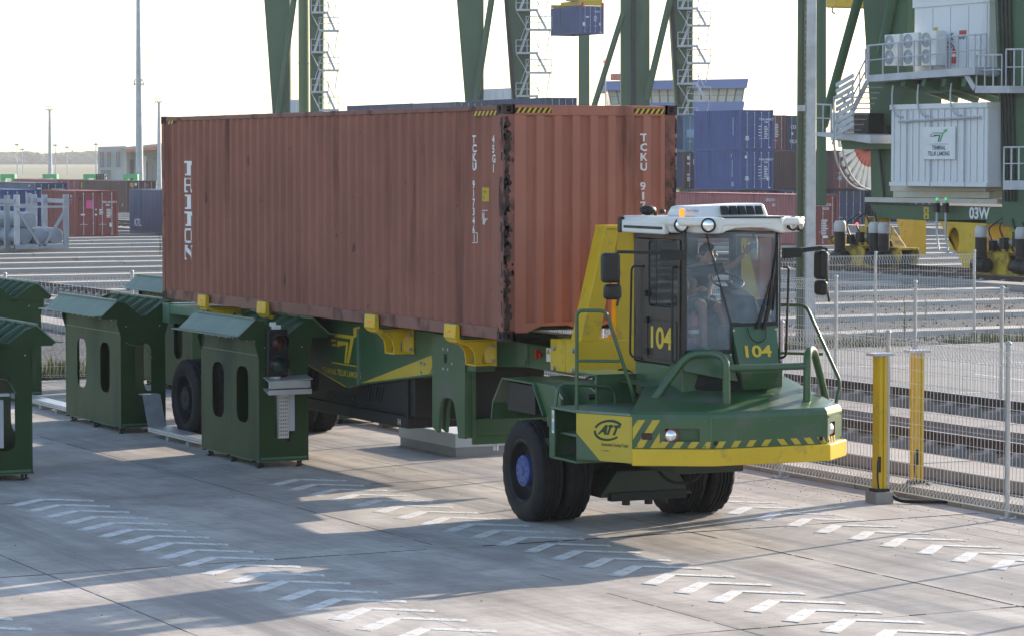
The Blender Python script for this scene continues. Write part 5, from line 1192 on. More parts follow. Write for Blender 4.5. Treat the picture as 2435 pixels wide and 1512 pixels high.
hand(J['rw'], (.45, -.30, .75), (-.2, -1, .2), 1.0, -1).build('hand', SKIN, drv, bevel=.004)
# water bottle standing on the ledge, held by that hand
bt = tag(MB().lathe([(.001, 0), (.040, 0), (.044, .012), (.044, .10), (.041, .115), (.044, .13), (.044, .215), (.036, .25), (.018, .283), (.017, .305)], (0, 0, 0), (0, 0, 1), 22).build('water_bottle', BOTTLE), 'clear plastic water bottle with a white cap behind the windscreen', 'bottle')
bt.location = W((.37, -2.58, 3.20)); 
MB().cyl((0, 0, .305), (0, 0, 1), .019, .022, 14).build('cap', WHITE, bt)
MB().lathe([(.0446, .12), (.0446, .19)], (0, 0, 0), (0, 0, 1), 22).build('bottle_label', SKYBL, bt)
# extinguisher in the cab corner
fe = tag(MB().lathe([(.001, 0), (.060, 0), (.064, .01), (.064, .25), (.050, .29), (.022, .31), (.022, .335)], (0, 0, 0), (0, 0, 1), 22).build('fire_extinguisher', REDP), 'red fire extinguisher with black straps beside the driver\'s leg', 'fire extinguisher')
fe.location = W((-.51, -2.80, 2.285))
MB().lathe([(.0655, .06), (.0655, .10)], (0, 0, 0), (0, 0, 1), 22).lathe([(.0655, .17), (.0655, .205)], (0, 0, 0), (0, 0, 1), 22).build('strap', BLACKP, fe)
MB().lathe([(.0648, .11), (.0648, .15)], (0, 0, 0), (0, 0, 1), 22).build('label', LETTER, fe)
MB().bar((-.02, 0, .345), (.07, 0, .36), .02, .012).bar((-.02, 0, .37), (.07, 0, .40), .02, .008).cyl((0, 0, .33), (0, 0, 1), .018, .03).tube(rounded([(-.02, 0, .34), (-.09, 0, .33), (-.08, 0, .18)], .04), .008, 6).build('valve', BLACKP, fe)
# ================================================================ green container stands
def stand(xc, y0, L_, label, wpar=.37):
    s = thing('container_stand', label, 'container stand', (xc, y0, 0), 0, 'green container stands beside the lanes')
    W_ = wpar; zb, zt = .10, 1.86
    sl = [slot2(L_*.28, 1.005, .47, .80, 6, .17), slot2(L_*.70, 1.005, .47, .80, 6, .17)]
    sl = [[(u, v) for u, v in q] for q in sl]
    out = [(0, zb), (L_, zb), (L_, zt), (0, zt)]
    for x in (-W_, W_-.012):
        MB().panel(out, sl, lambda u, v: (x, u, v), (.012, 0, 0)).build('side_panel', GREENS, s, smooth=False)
    fr = [(-W_+.012, zb), (W_-.012, zb), (W_-.012, 1.5), (W_+.06, 1.74), (W_+.06, zt), (-W_-.06, zt), (-W_-.06, 1.74), (-W_+.012, 1.5)]
    for (y, nm) in ((0, 'front_panel'), (L_-.012, 'rear_panel')):
        hole = slot2(.0, .92, .27, 1.02, 6, .12) if nm == 'front_panel' else slot2(.0, .92, .27, 1.02, 6, .12)
        MB().panel(fr, [hole], lambda u, v: (u, y, v), (0, .012, 0)).build(nm, GREENS, s, smooth=False)
    MB().box(-W_+.012, .02, zb, W_-.012, L_-.02, zb+.02).build('bottom_plate', GREENS, s, smooth=False)
    MB().box(-W_-.012, -.012, zb-.012, W_+.012, L_+.012, zb).build('base_rim', GREENL, s, smooth=False)
    # roof: two flaps falling outward from their ridges, fins in the valley between them
    for sx in (-1, 1):
        f = MB(); e = .012
        f.hexa([(sx*.44, -.05, 2.09), (sx*.70, -.05, 1.86), (sx*.70, L_+.05, 1.86), (sx*.44, L_+.05, 2.09), (sx*.44, -.05, 2.105), (sx*.705, -.05, 1.874), (sx*.705, L_+.05, 1.874), (sx*.44, L_+.05, 2.105)])
        f.box(min(sx*.70, sx*.80), -.05, 1.858, max(sx*.70, sx*.80), L_+.05, 1.874) if sx > 0 else f.box(-.82, -.02, 1.858, -.70, L_+.05, 1.874)
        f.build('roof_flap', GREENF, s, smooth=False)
        MB().box(min(sx*.425, sx*.46), -.03, 2.10, max(sx*.425, sx*.46), L_+.03, 2.125).build('ridge_bar', GREENF, s, smooth=False)
    MB().hexa([(-.44, 0, 2.09), (-.06, 0, 1.84), (-.06, L_, 1.84), (-.44, L_, 2.09), (-.44, 0, 2.10), (-.05, 0, 1.85), (-.05, L_, 1.85), (-.44, L_, 2.10)]).box(-.07, 0, 1.80, .07, L_, 1.815).build('valley_plate', GREENS, s, smooth=False)
    MB().hexa([(.44, 0, 2.075), (.06, 0, 1.80), (.06, L_, 1.80), (.44, L_, 2.075), (.44, 0, 2.085), (.05, 0, 1.81), (.05, L_, 1.81), (.44, L_, 2.085)]).build('valley_plate', DARK if False else GREENS, s, smooth=False)
    gab = [(-.70, 1.86), (-.44, 2.09), (-.30, 2.07), (-.05, 1.87), (.05, 1.87), (.30, 2.05), (.44, 2.09), (.70, 1.86), (.66, 1.82), (-.66, 1.82)]
    fin = [(-.40, 2.10), (-.05, 1.885), (.06, 1.885), (.14, 1.96), (.43, 2.12), (.43, 1.84), (-.3, 1.84)]
    for y in (-.018, L_+.003): MB().prism(gab, 'y', y, y+.015).build('gable_plate', GREENS, s, smooth=False)
    n_ = max(5, int(L_/.40))
    for k in range(1, n_):
        y = L_*k/n_; MB().prism(fin, 'y', y, y+.012).build('roof_fin', GREENL, s, smooth=False)
    # crease under the flared head, weld beads and fixing bolts
    for sx in (-1, 1):
        MB().box(sx*W_-.004, .01, 1.585, sx*W_+.004, L_-.01, 1.597).build('weld_bead', GREENL, s, smooth=False)
        MB().box(sx*W_-.005, -.004, zb, sx*W_+.005, .006, 1.5).build('weld_bead', GREENS, s, smooth=False)
    bl_ = MB()
    for k in range(int(L_/.28)):
        for sx in (-1, 1): bl_.cyl((sx*(W_-.004), .16+k*.28, 1.78), (sx, 0, 0), .012, .014, 6)
    for x in (-.28, .28): bl_.cyl((x, .002, 1.70), (0, -1, 0), .012, .012, 6)
    bl_.build('fixing_bolts', STEELG, s, smooth=False)
    MB().panel(slot2(.02, 1.665, .44, .13, 5), [slot2(.02, 1.665, .42, .11, 5)], lambda u, v: (u, -.004, v), (0, .006, 0)).build('pressed_plate', GREENS, s, smooth=False)
    MB().tube(rounded([(-W_+.08, -.012, 1.45), (-W_+.16, -.014, 1.40), (-W_+.40, -.014, 1.38), (-W_+.52, -.012, 1.18)], .06), .009, 6).build('conduit', GREENL, s)
    MB().box(-W_+.02, -.016, zb+.02, W_-.02, -.001, zb+.05).build('toe_rail', GREENL, s, smooth=False)
    for (x, y) in ((-.30, .15), (.30, .15), (-.30, L_*.5), (.30, L_*.5), (-.30, L_-.2), (.30, L_-.2)):
        f = MB().box(-.13, -.03, .085, .13, .03, .1)
        for d in (-.09, .09): f.cyl((d*.6, d, 0), (0, 0, 1), .016, .1, 8).cyl((d*.6, d, 0), (0, 0, 1), .038, .018, 10).cyl((d*.6, d, .05), (0, 0, 1), .026, .025, 6)
        f.build('foot', STEELG if False else BLACKM, s, smooth=False, loc=(x, y, 0))
    return s
stand(15.67, 38.40, 2.30, 'green slotted stand with traffic light, right beside the trailer wheel')
stand(15.67, 44.30, 2.80, 'middle green stand whose slots show the grass behind')
stand(15.67, 51.2, 2.80, 'farthest green stand at the left edge, partly behind the nearest one', .5)
stand(11.62, 38.40, 2.60, 'nearest green stand cut by the left picture edge with traffic light')
stand(19.45, 44.30, 2.80, 'green stand mostly hidden behind the red container')
stand(19.45, 51.2, 2.80, 'pale topped green stand peeking out beside the container rear corner')
# traffic lights on two of the stands
def tlight(x, y, label):
    t = thing('traffic_light', label, 'traffic light', (x, y, 1.30), 0, 'traffic lights on the stands')
    MB().box(-.155, -.10, 0, .155, 0, .66).build('housing', BLACKP, t, bevel=.02, seg=3)
    for z, mt in ((.47, LENSR), (.17, LENSG)):
        MB().lathe([(.001, .045), (.06, .038), (.105, .01), (.105, -.01)], (.0, -.10, z), (0, -1, 0), 24).build('lens', mt, t)
        v = MB(); n_ = 18
        for k in range(n_):
            a0, a1 = rad(-20)+rad(220)*k/n_, rad(-20)+rad(220)*(k+1)/n_
            def q(a, y, r=.128): return (cos(a)*r, -.10-y*(1 if y > .01 else 1), z+sin(a)*r)
            v.quad(q(a0, .0), q(a1, .0), q(a1, .10+.08*sin(max(0, a1))), q(a0, .10+.08*sin(max(0, a0))))
        v.build('visor', BLACKP, t)
    MB().box(-.06, -.07, .66, .06, .02, .72).box(-.09, -.04, .70, .0, 0, .76).build('bracket', WHITE, t, bevel=.006)
    MB().box(-.05, -.07, -.05, .05, .02, 0).box(-.09, -.04, -.07, -.02, 0, .0).build('bracket', WHITE, t, bevel=.006)
tlight(15.53, 38.36, 'black two lens traffic light on the stand beside the trailer')
tlight(11.34, 38.36, 'black two lens traffic light cut by the left picture edge')
def perforated(x, y, z0, z1, label, w_=.16):
    t = thing('cable_tray', label, 'cable tray', (x, y, 0), 0, 'perforated cable trays')
    hs = []
    m = MB(); hol = []
    nr_ = int((z1-z0-.06)/.052)
    for r in range(nr_):
        for c in range(5): hol.append(slot2(-w_/2+.026+c*(w_-.052)/4, z0+.05+.052*r, .010, .032, 1, .004))
    m.panel([(-w_/2, z0), (w_/2, z0), (w_/2, z1), (-w_/2, z1)], hol, lambda u, v: (u, 0, v), (0, .004, 0)); m.box(-w_/2, 0, z0, -w_/2+.003, .05, z1).box(w_/2-.003, 0, z0, w_/2, .05, z1)
    m.build('tray_panel', ALU, t, smooth=False)
    MB().box(w_/2, .0, z0+.1, w_/2+.09, .08, z1-.05).build('cover', GALVP, t, bevel=.004)
    c = MB()
    for q in range(3): c.tube(rounded([(.02+.02*q, .03, z1-.05), (.10, .05+.01*q, (z0+z1)/2), (.09+.01*q, .04, z0-.05)], .1), .012, 6)
    c.build('cable', BLACK, t)
    return t
perforated(15.64, 38.33, .42, 1.10, 'white perforated cable tray under the shelf on the trailerside stand')
perforated(11.40, 38.33, .36, 1.16, 'white perforated cable tray at the left edge under the traffic light', .17)
sh = thing('rain_shelf', 'pair of folded aluminium rain shelves under the stand traffic light', 'shelf', (15.68, 38.38, 0))
MB().hexa([(-.33, -.22, 1.23), (.32, -.26, 1.255), (.33, 0, 1.30), (-.33, 0, 1.28), (-.33, -.22, 1.24), (.32, -.26, 1.265), (.33, 0, 1.31), (-.33, 0, 1.29)]).box(-.33, -.225, 1.14, .30, -.21, 1.24).build('shelf_plate', ALU, sh, smooth=False)
MB().hexa([(-.33, -.22, 1.05), (.32, -.20, 1.06), (.34, 0, 1.13), (-.33, 0, 1.12), (-.33, -.22, 1.06), (.32, -.20, 1.07), (.34, 0, 1.14), (-.33, 0, 1.13)]).box(-.33, -.22, 1.05, .32, -.205, 1.12).build('shelf_plate', ALU, sh, smooth=False)
s2 = tag(MB().box(-.18, -.10, 1.16, .20, .0, 1.20).build('rain_shelf', GALVP, None, bevel=.005, loc=(11.45, 38.38, 0)), 'narrow grey shelf over the left edge cable tray', 'shelf')
# cable trays along the ground between the stands
def ground_tray(x, y0, y1, label, ramp=None, w_=.30):
    t = thing('cable_duct', label, 'cable duct', (x, y0, 0), 0, 'cable ducts on the ground'); L_ = y1-y0
    MB().box(-w_/2, 0, .135, w_/2, L_, .145).build('lid', GALV, t, smooth=False)
    hol = [slot2(.04+.05*k, .10, .030, .012, 1, .004) for k in range(int((L_-.08)/.05))]
    MB().panel([(0, .07), (L_, .07), (L_, .135), (0, .135)], hol, lambda u, v: (-w_/2, u, v), (.003, 0, 0)).box(w_/2-.003, 0, .07, w_/2, L_, .135).build('duct_side', ALU, t, smooth=False)
    bm_ = MB().box(-w_/2-.03, -.06, 0, w_/2+.03, .06, .07).mesh('support_block', KERB, False)
    for k in range(max(2, int(L_/.9))): mesh_obj('support_block', bm_, t, (0, .25+.9*k, 0))
    if ramp: MB().hexa([(-w_/2, L_, .135), (w_/2, L_, .135), (w_/2, L_+ramp[0], ramp[1]), (-w_/2, L_+ramp[0], ramp[1]), (-w_/2, L_, .145), (w_/2, L_, .145), (w_/2, L_+ramp[0], ramp[1]+.012), (-w_/2, L_+ramp[0], ramp[1]+.012)]).box(-w_/2, L_+ramp[0], ramp[1], w_/2, L_+ramp[0]+.2, ramp[1]+.012).build('riser', GALV, t, smooth=False)
ground_tray(15.70, 40.75, 43.75, 'galvanised cable duct rising into the middle stand front slot', (.25, .62))
ground_tray(15.70, 47.2, 51.1, 'galvanised cable duct on the ground behind the middle stand')
ground_tray(19.6, 39.6, 44.2, 'sunlit perforated cable duct on the ground under the trailer')
# white plinth under the trailer head
pl_ = thing('plinth', 'white block plinth with grey base under the trailer head', 'plinth', (19.6, 38.6, 0))
MB().box(-1.15, 0, .13, 1.2, 2.0, .34).build('plinth_top', CONW, pl_, bevel=.01); MB().box(-1.13, .02, 0, 1.18, 1.98, .13).build('plinth_base', CONG, pl_, smooth=False)
# ---------------------------------------------------------------- yellow sensor posts by the fence
def ypost(x, y, label, h=1.87):
    t = thing('sensor_post', label, 'post', (x, y, 0), 0, 'yellow sensor posts by the fence')
    MB().prism([(-.055, -.075), (-.015, -.075), (-.015, -.06), (.015, -.06), (.015, -.075), (.055, -.075), (.07, -.03), (.07, .06), (-.07, .06), (-.07, -.03)], 'z', .19, h).build('column', YELLOW, t, smooth=False)
    MB().box(-.15, -.10, h, .15, .10, h+.035).build('cap_plate', GALVP, t, bevel=.004)
    MB().box(-.135, -.12, 0, .135, .12, .15).build('foot_block', KERB, t, bevel=.008)
    MB().box(-.10, -.09, .15, .10, .09, .19).build('base_plate', BLACKM, t, bevel=.003)
    MB().tube(rounded([(-.07, -.07, .55), (-.085, -.08, .35), (-.06, -.08, .17)], .06), .012, 6).box(-.075, -.08, .40, -.03, -.072, .60).build('cable_inlet', BLACKP, t)
ypost(20.78, 31.01, 'yellow sensor post standing in front of the mesh fence')
p = at_z(2180, 1185); ypost(21.72, 31.55, 'yellow sensor post standing behind the mesh fence', 1.85)
cb = MB().tube(rounded([(20.86, 30.98, .17), (20.95, 30.85, .03), (21.35, 30.55, .03), (21.75, 30.35, .05)], .15), .022, 8).tube(rounded([(21.75, 31.35, .16), (21.70, 31.05, .05), (21.80, 30.6, .06), (21.72, 30.32, .06)], .15), .022, 8)
tag(cb.build('ground_cable', BLACK, ang=60), 'black cable lying on the ground between the yellow posts', 'cable')
# ---------------------------------------------------------------- poles near by
gp = thing('light_pole', 'tall square galvanised pole behind the tractor cab', 'pole', (at_d(1925, 800, 68).x, at_d(1925, 800, 68).y, -.06), -TH)
MB().hexa([(-.12, -.12, 0), (.12, -.12, 0), (.12, .12, 0), (-.12, .12, 0), (-.10, -.10, 15), (.10, -.10, 15), (.10, .10, 15), (-.10, .10, 15)]).build('pole_shaft', GALV, gp, bevel=.02)
m = MB()
for k in range(96): m.box(-.135, -.03, .4+k*.15, -.11, -.005, .43+k*.15)
m.build('cable_cleats', GALVP, gp, smooth=False)
for z in (2.9, 5.5, 8.4): MB().box(-.30, -.05, z, -.12, .05, z+.14).cyl((-.26, -.09, z+.07), (0, 1, 0), .03, .16, 8).build('bracket', GALV, gp, bevel=.005)
q = at_d(1904, 800, 68.3)
gq = tag(MB().cyl((0, 0, 0), (0, 0, 1), .115, 15, 20).lathe([(.12, 5.3), (.125, 5.32), (.12, 5.34)], (0, 0, 0), (0, 0, 1), 20).build('green_pipe', M('dark_green_pipe', (.026, .052, .024), .4, coat=.2), loc=(q.x, q.y, -.06)), 'dark green round pole strapped to the galvanised pole', 'pole')
q = at_d(725, 800, 62)
tag(MB().cyl((0, 0, 0), (0, 0, 1), .115, 15, 24).lathe([(.118, 6.4), (.122, 6.42), (.118, 6.44)], (0, 0, 0), (0, 0, 1), 20).build('green_pipe', M('green_pipe_paint', (.075, .115, .058), .35, coat=.3), loc=(q.x, q.y, -.06)), 'dark green round pole rising behind the red container', 'pole')
# ================================================================ containers in the stacks
def cmat(nm, c, d=.2): return M(nm, c, .55, var=.10, vs=.6, dirt=tuple(x*.45 for x in c), da=d, ds=1.2, streak=True)
C_RED = cmat('oxide_red', (.235, .060, .055)); C_PINK = cmat('faded_red', (.36, .125, .125)); C_BROWN = cmat('box_brown', (.115, .060, .048)); C_BLUE = cmat('box_blue', (.055, .085, .245))
C_NAVY = cmat('box_navy', (.035, .052, .110)); C_SLATE = cmat('box_slate', (.095, .120, .175)); C_RED2 = cmat('bright_box_red', (.36, .045, .04)); C_TEAL = cmat('box_teal', (.10, .19, .27)); C_MAR = cmat('box_maroon', (.15, .055, .055))
CF_ = {}
def box_container(x, y, z, L_, col, label, H=2.59, marks=0, colside=None, texts=(), rods=True, fullrods=True, roofmat=None, frame=None):
    t = thing('shipping_container', label, 'container', (x, y, z), 0, 'containers in the stacks'); Wd = 2.438
    key = (L_, H)
    if key not in CF_:
        sp = corr_profile(L_-.26, .278, .072, .068, .070, .036); m = MB()
        for (a, b) in zip(sp, sp[1:]): m.quad((.012+a[1], .13+a[0], .15), (.012+b[1], .13+b[0], .15), (.012+b[1], .13+b[0], H-.08), (.012+a[1], .13+a[0], H-.08))
        m2 = MB()
        for (a, b) in zip(sp, sp[1:]): m2.quad((Wd-.012-a[1], .13+a[0], .15), (Wd-.012-b[1], .13+b[0], .15), (Wd-.012-b[1], .13+b[0], H-.08), (Wd-.012-a[1], .13+a[0], H-.08))
        fr = MB()
        for xx in (0, Wd-.14):
            for yy in (0, L_-.14): fr.box(xx, yy, .11, xx+.14, yy+.14, H-.11)
            fr.box(xx if xx == 0 else Wd-.06, .14, H-.08, (xx if xx == 0 else Wd-.06)+.06, L_-.14, H-.01).box(xx if xx == 0 else Wd-.05, .14, .01, (xx if xx == 0 else Wd-.05)+.05, L_-.14, .16)
        fr.box(.14, .01, H-.12, Wd-.14, .10, H-.01).box(.14, .01, .02, Wd-.14, .10, .15).box(.14, L_-.1, .02, Wd-.14, L_-.01, H-.01)
        for xx in (-.003, Wd-.165):
            for yy in (-.003, L_-.175):
                for zz in (0, H-.115): fr.box(xx, yy, zz, xx+.168, yy+.178, zz+.118)
        rf = MB().box(.03, .05, H-.06, Wd-.03, L_-.05, H-.02)
        dr = MB(); dw = (Wd-.30)/2; dr.box(0, .05, .16, dw, .10, H-.125)
        for k in range(5): dr.hexa([(.06, .05, .28+k*(H-.5)/5), (dw-.06, .05, .28+k*(H-.5)/5), (dw-.06, .05, .28+(k+.62)*(H-.5)/5), (.06, .05, .28+(k+.62)*(H-.5)/5), (.06, .028, .33+k*(H-.5)/5), (dw-.06, .028, .33+k*(H-.5)/5), (dw-.06, .028, .28+(k+.5)*(H-.5)/5), (.06, .028, .28+(k+.5)*(H-.5)/5)]) if False else dr.box(.05, .030, .26+k*(H-.45)/5, dw-.05, .05, .26+(k+.66)*(H-.45)/5)
        rd = MB().cyl((0, .0, .14), (0, 0, 1), .020, H-.26, 8)
        for zz in (.16, .75, 1.6, H-.2): rd.box(-.035, -.03, zz, .035, .03, zz+.06)
        hd = MB().bar((0, -.01, 0), (.42, -.01, 0), .02, .035)
        CF_[key] = dict(sl=m, sr=m2, fr=fr, rf=rf, dr=dr, rd=rd.mesh('lock_rod', GALVP), hd=hd.mesh('door_handle', GALVP), M={})
    K = CF_[key]; mk = (col.name, (colside or col).name, (frame or col).name)
    if mk not in K['M']:
        cs = colside or col
        K['M'][mk] = [K['sl'].mesh('side_panel', cs, False), K['sr'].mesh('side_panel', cs, False), K['fr'].mesh('frame', frame or col, False), K['rf'].mesh('roof_panel', cs, False), K['dr'].mesh('door', col, False)]
    ms = K['M'][mk]
    mesh_obj('side_panel', ms[0], t); mesh_obj('side_panel', ms[1], t); mesh_obj('frame', ms[2], t); mesh_obj('roof_panel', ms[3], t)
    for k in range(2):
        dw = (Wd-.30)/2; d = mesh_obj('door', ms[4], t, (.145+k*(dw+.01), 0, 0))
        if rods:
            for u in (.28, .80): mesh_obj('lock_rod', K['rd'], d, (u*dw, .0, 0)); mesh_obj('door_handle', K['hd'], d, (u*dw-.2, 0, .72)) if u == .28 else None
    for (kind, u, v, a, b, mt) in texts:
        if kind == 'q': MB().box(u, -.004, v, u+a, .028, v+b).build('sticker', mt, t, smooth=False)
        elif kind == 't': lettering(a, b, (u, -.006, v), (1, 0, 0), (0, 0, 1), mt, t, wk=.9, bold=.004)
        elif kind == 's': lettering(a, b, (-.004, u, v), (0, -1, 0), (0, 0, 1), mt, t, wk=.9, bold=.006)
        elif kind == 'sq': MB().box(-.006, u, v, .02, u+a, v+b).build('sticker', mt, t, smooth=False)
    return t
def lines(u, v, n_, w_=.42, h=.045, gap=.085, mt=None):
    r = random.Random(int(u*100+v*10)); return [('q', u, v-gap*k, w_*r.uniform(.6, 1), h, mt or LETTER) for k in range(n_)]
def place(px, py, zb, dep=None):
    p = at_z(px, py, zb) if dep is None else at_d(px, py, dep); return p
# left group
p = place(180.6, 566, 0)
box_container(p.x, p.y, 0, 6.06, C_RED, 'dark red container with a pink placard on its doors beside the pipe rack', texts=[('q', .60, 1.60, .40, .45, PINK), ('t', 1.48, 1.90, 'TEXU 431107 5', .11, LETTER), ('t', 1.72, 1.74, '42G1', .10, LETTER), ('q', .30, 1.22, .22, .09, LETTER), ('q', .24, 2.10, .12, .12, LETTERB), ('q', 1.95, .58, .16, .22, LETTER), ('q', 1.14, 1.50, .06, .08, LETTER), ('q', 1.10, 1.22, .12, .08, LETTER)]+lines(1.78, 1.52, 6, .28)+lines(1.36, 1.52, 4, .22)+[('s', .95, 2.22, 'TEXU', .12, LETTER), ('s', .72, 2.02, '4', .12, LETTER), ('s', .72, 1.85, '1', .12, LETTER)], frame=C_RED)
Xr, Yr = p.x, p.y
q = place(52, 563, 0); box_container(q.x+.1, q.y+4.4, 0, 6.06, C_BLUE, 'blue container end seen between the rack posts behind the grey pipes', rods=True)
q = place(-32, 560, 0); box_container(q.x-1.2, q.y+6.8, 0, 6.06, C_RED2, 'bright red container end at the left edge behind the pipe rack', rods=True, texts=lines(.5, .9, 3, .5))
q = place(302, 508, 0)
box_container(q.x, q.y, 0, 12.19, C_BROWN, 'long brown container with white stickers behind the dark red one', texts=[('q', .25, 2.1, .32, .32, YELLOWD), ('q', .66, 2.18, .18, .22, LETTER), ('q', .66, 1.66, .2, .09, LETTER), ('q', .68, 1.22, .16, .16, LETTER), ('q', .25, 1.1, .24, .26, GREENL)]+lines(1.45, 2.3, 3, .4, mt=ORANGE)+lines(1.45, 1.2, 5, .3, mt=ORANGE)+[('sq', 1.0, .55, .18, .2, YELLOWD), ('sq', 11.2, 1.9, .2, .5, YELLOWD), ('s', 1.9, 2.3, '8', .2, ORANGE)])
box_container(q.x-.8, q.y+15.5, 0, 12.19, C_PINK, 'faded red container behind the long brown one on the left')
q = place(357, 558, 0)
box_container(at_z(357, 558).x+.0, at_z(357, 558).y-6.06*.0-2.5, 0, 6.06, C_SLATE, 'slate blue container with a white emblem half hidden behind the big red one', texts=[])
e = at_z(357, 558)
q = place(85, 520, 0)
box_container(q.x, q.y, 0, 12.19, C_NAVY, 'navy container behind the pipe rack with white markings on its door', colside=C_SLATE, texts=[('t', 1.2, 2.05, 'KMTU 817741 2', .12, LETTER), ('q', .12, 2.0, .3, .22, LETTER), ('s', 1.7, 2.30, 'KMTU', .14, LETTER)])
# right group
q = place(1894, 588, 0); 
box_container(q.x, q.y, 0, 12.19, C_RED, 'red container with faded pink side behind the cab roof', colside=C_PINK, texts=[('t', 1.05, 2.0, '1007U 121270 1', .13, LETTER), ('t', 1.5, 1.82, '4GG0', .12, LETTER), ('q', .12, .62, .12, .12, LETTER), ('q', 1.55, .42, .26, .12, LETTER)]+lines(.62, 1.22, 5, .32, .06, .12)+lines(1.45, 1.28, 9, .42, .05, .085)+[('s', 2.9, 2.22, 'OFU12110', .15, LETTER), ('s', 2.3, 1.98, '42G', .14, LETTER)])
zt2 = 2.62; dB = 190
def stackpt(px, py, dep): return at_d(px, py, dep)
b = at_d(1762, 453, 190); bx0, by0 = b.x, b.y
zz = b.z
BT = [('t', 1.35, 1.92, 'TTNU 409082 7', .13, LETTER), ('t', 1.75, 1.75, '22G1', .12, LETTER), ('q', .35, .62, .20, .28, LETTER), ('q', 2.05, .12, .16, .07, LETTER)]+lines(1.75, 1.5, 8, .3, .05, .11)+lines(1.32, 1.5, 4, .25, .05, .2)
box_container(bx0, by0, zz, 6.06, C_BLUE, 'blue container with door markings, lower of the two by the control building', texts=BT+[('q', .30, 2.05, .16, .18, LETTER), ('q', 1.95, .62, .18, .25, LETTER), ('s', 1.2, .25, 'o', .4, LETTER), ('s', 1.3, 2.1, 'T', .2, LETTER)]+[('sq', 1.1, 1.85-.14*k, .05, .10, LETTER) for k in range(8)])
box_container(bx0, by0, zz+2.60, 6.06, C_BLUE, 'topmost blue container standing in front of the blue control building', texts=BT+[('sq', 1.0, 2.0-.13*k, .05, .09, LETTER) for k in range(9)])
box_container(bx0-.1, by0+.2, zz-2.60, 6.06, C_BROWN, 'brown container under the two blue ones, mostly behind the faded red one')
box_container(bx0+3.2, by0+.4, zz-2.60, 12.19, C_NAVY, 'navy container at the bottom of the stack behind the galvanised pole')
q = at_d(1983, 453, 195); 
box_container(q.x, q.y, q.z+.05, 12.19, C_MAR, 'maroon container with a white placard behind the striped cable reel', colside=C_BROWN, texts=[('q', .72, 1.75, .42, .42, LETTER), ('q', .35, 1.05, .26, .05, LETTER), ('q', .36, .6, .22, .3, STEELG), ('q', 1.95, .68, .18, .26, LETTER), ('t', 1.4, 1.98, 'TCLU 7041', .12, LETTER)])
box_container(q.x+.2, q.y+.3, q.z-2.56, 12.19, C_NAVY, 'navy container behind the yellow crane bogie below the cable reel')
box_container(q.x+6.8, q.y+1.0, q.z-2.56, 12.19, C_NAVY, 'navy container beyond the crane sill right of the bogie motors')
box_container(q.x+13.5, q.y-14.0, q.z-3.2, 12.19, C_MAR, 'maroon container low behind the yellow leg funnel')
box_container(q.x+3.0, q.y+2.0, q.z, 12.19, C_NAVY, 'navy container behind the crane leg level with the reel')
q = at_d(1845, 359, 215); box_container(q.x-1.6, q.y, q.z, 6.06, C_MAR, 'red brown container end beside the navy one on top of the far stack', texts=lines(1.5, 1.9, 8, .35, .06, .13))
q = at_d(1870, 359, 217); box_container(q.x, q.y, q.z, 12.19, C_NAVY, 'navy container with a white winged emblem on top left of the tall poles', texts=[('t', .35, 1.62, 'CO', .26, LETTER), ('q', .42, 1.15, .16, .2, LETTER), ('t', .3, .55, 'HLXU', .28, LETTER)])
q = at_d(1627, 362, 205); box_container(q.x, q.y, q.z, 6.06, C_TEAL, 'grey blue container end with a pale panel left of the blue stack', colside=C_NAVY, texts=[('q', .18, 1.0, .7, .55, SKYBL), ('q', .95, 1.75, .14, .14, PINK)])
box_container(q.x, q.y, q.z-2.6, 6.06, C_BROWN, 'brown container end with white signs left of the lower blue container', colside=C_NAVY, texts=[('q', .25, 2.05, .24, .26, LETTER), ('q', .75, 1.7, .16, .4, LETTER), ('q', .25, 1.72, .24, .12, LETTER), ('q', .25, .95, .24, .12, LETTER), ('q', .26, .55, .22, .3, LETTER)])
# far containers just showing over the big one
q = at_d(1085, 327, 215); box_container(q.x, q.y, q.z, 12.19, C_SLATE, 'light grey container roof line just above the big red container', colside=C_SLATE)
q = at_d(978, 328, 222); box_container(q.x, q.y, q.z, 12.19, C_NAVY, 'dark blue container roof line above the middle of the big red one')
q = at_d(1300, 319, 210); box_container(q.x, q.y, q.z, 12.19, C_NAVY, 'dark blue container edge behind the second stair tower')

# the tiers under them
for (px, py, dep, mt, nm) in ((1085, 327, 215, C_SLATE, 'grey'), (978, 328, 222, C_BLUE, 'blue'), (1300, 319, 210, C_MAR, 'maroon')):
    q = at_d(px, py, dep)
    for k in range(2):
        box_container(q.x, q.y, q.z/2*(1-k), 12.19, mt, '%s container in the %s tier of the stack behind the big red container' % (nm, ('second', 'lowest')[k]), H=q.z/2-.02)
for (px, py, dep, dx, mt, nm) in ((1845, 359, 215, -1.6, C_BROWN, 'brown'), (1870, 359, 217, 0, C_BLUE, 'blue')):
    q = at_d(px, py, dep)
    for k in range(1, 2): box_container(q.x+dx, q.y, q.z-2.62*k, 6.06, mt, '%s container under the far top tier behind the maroon one' % nm)
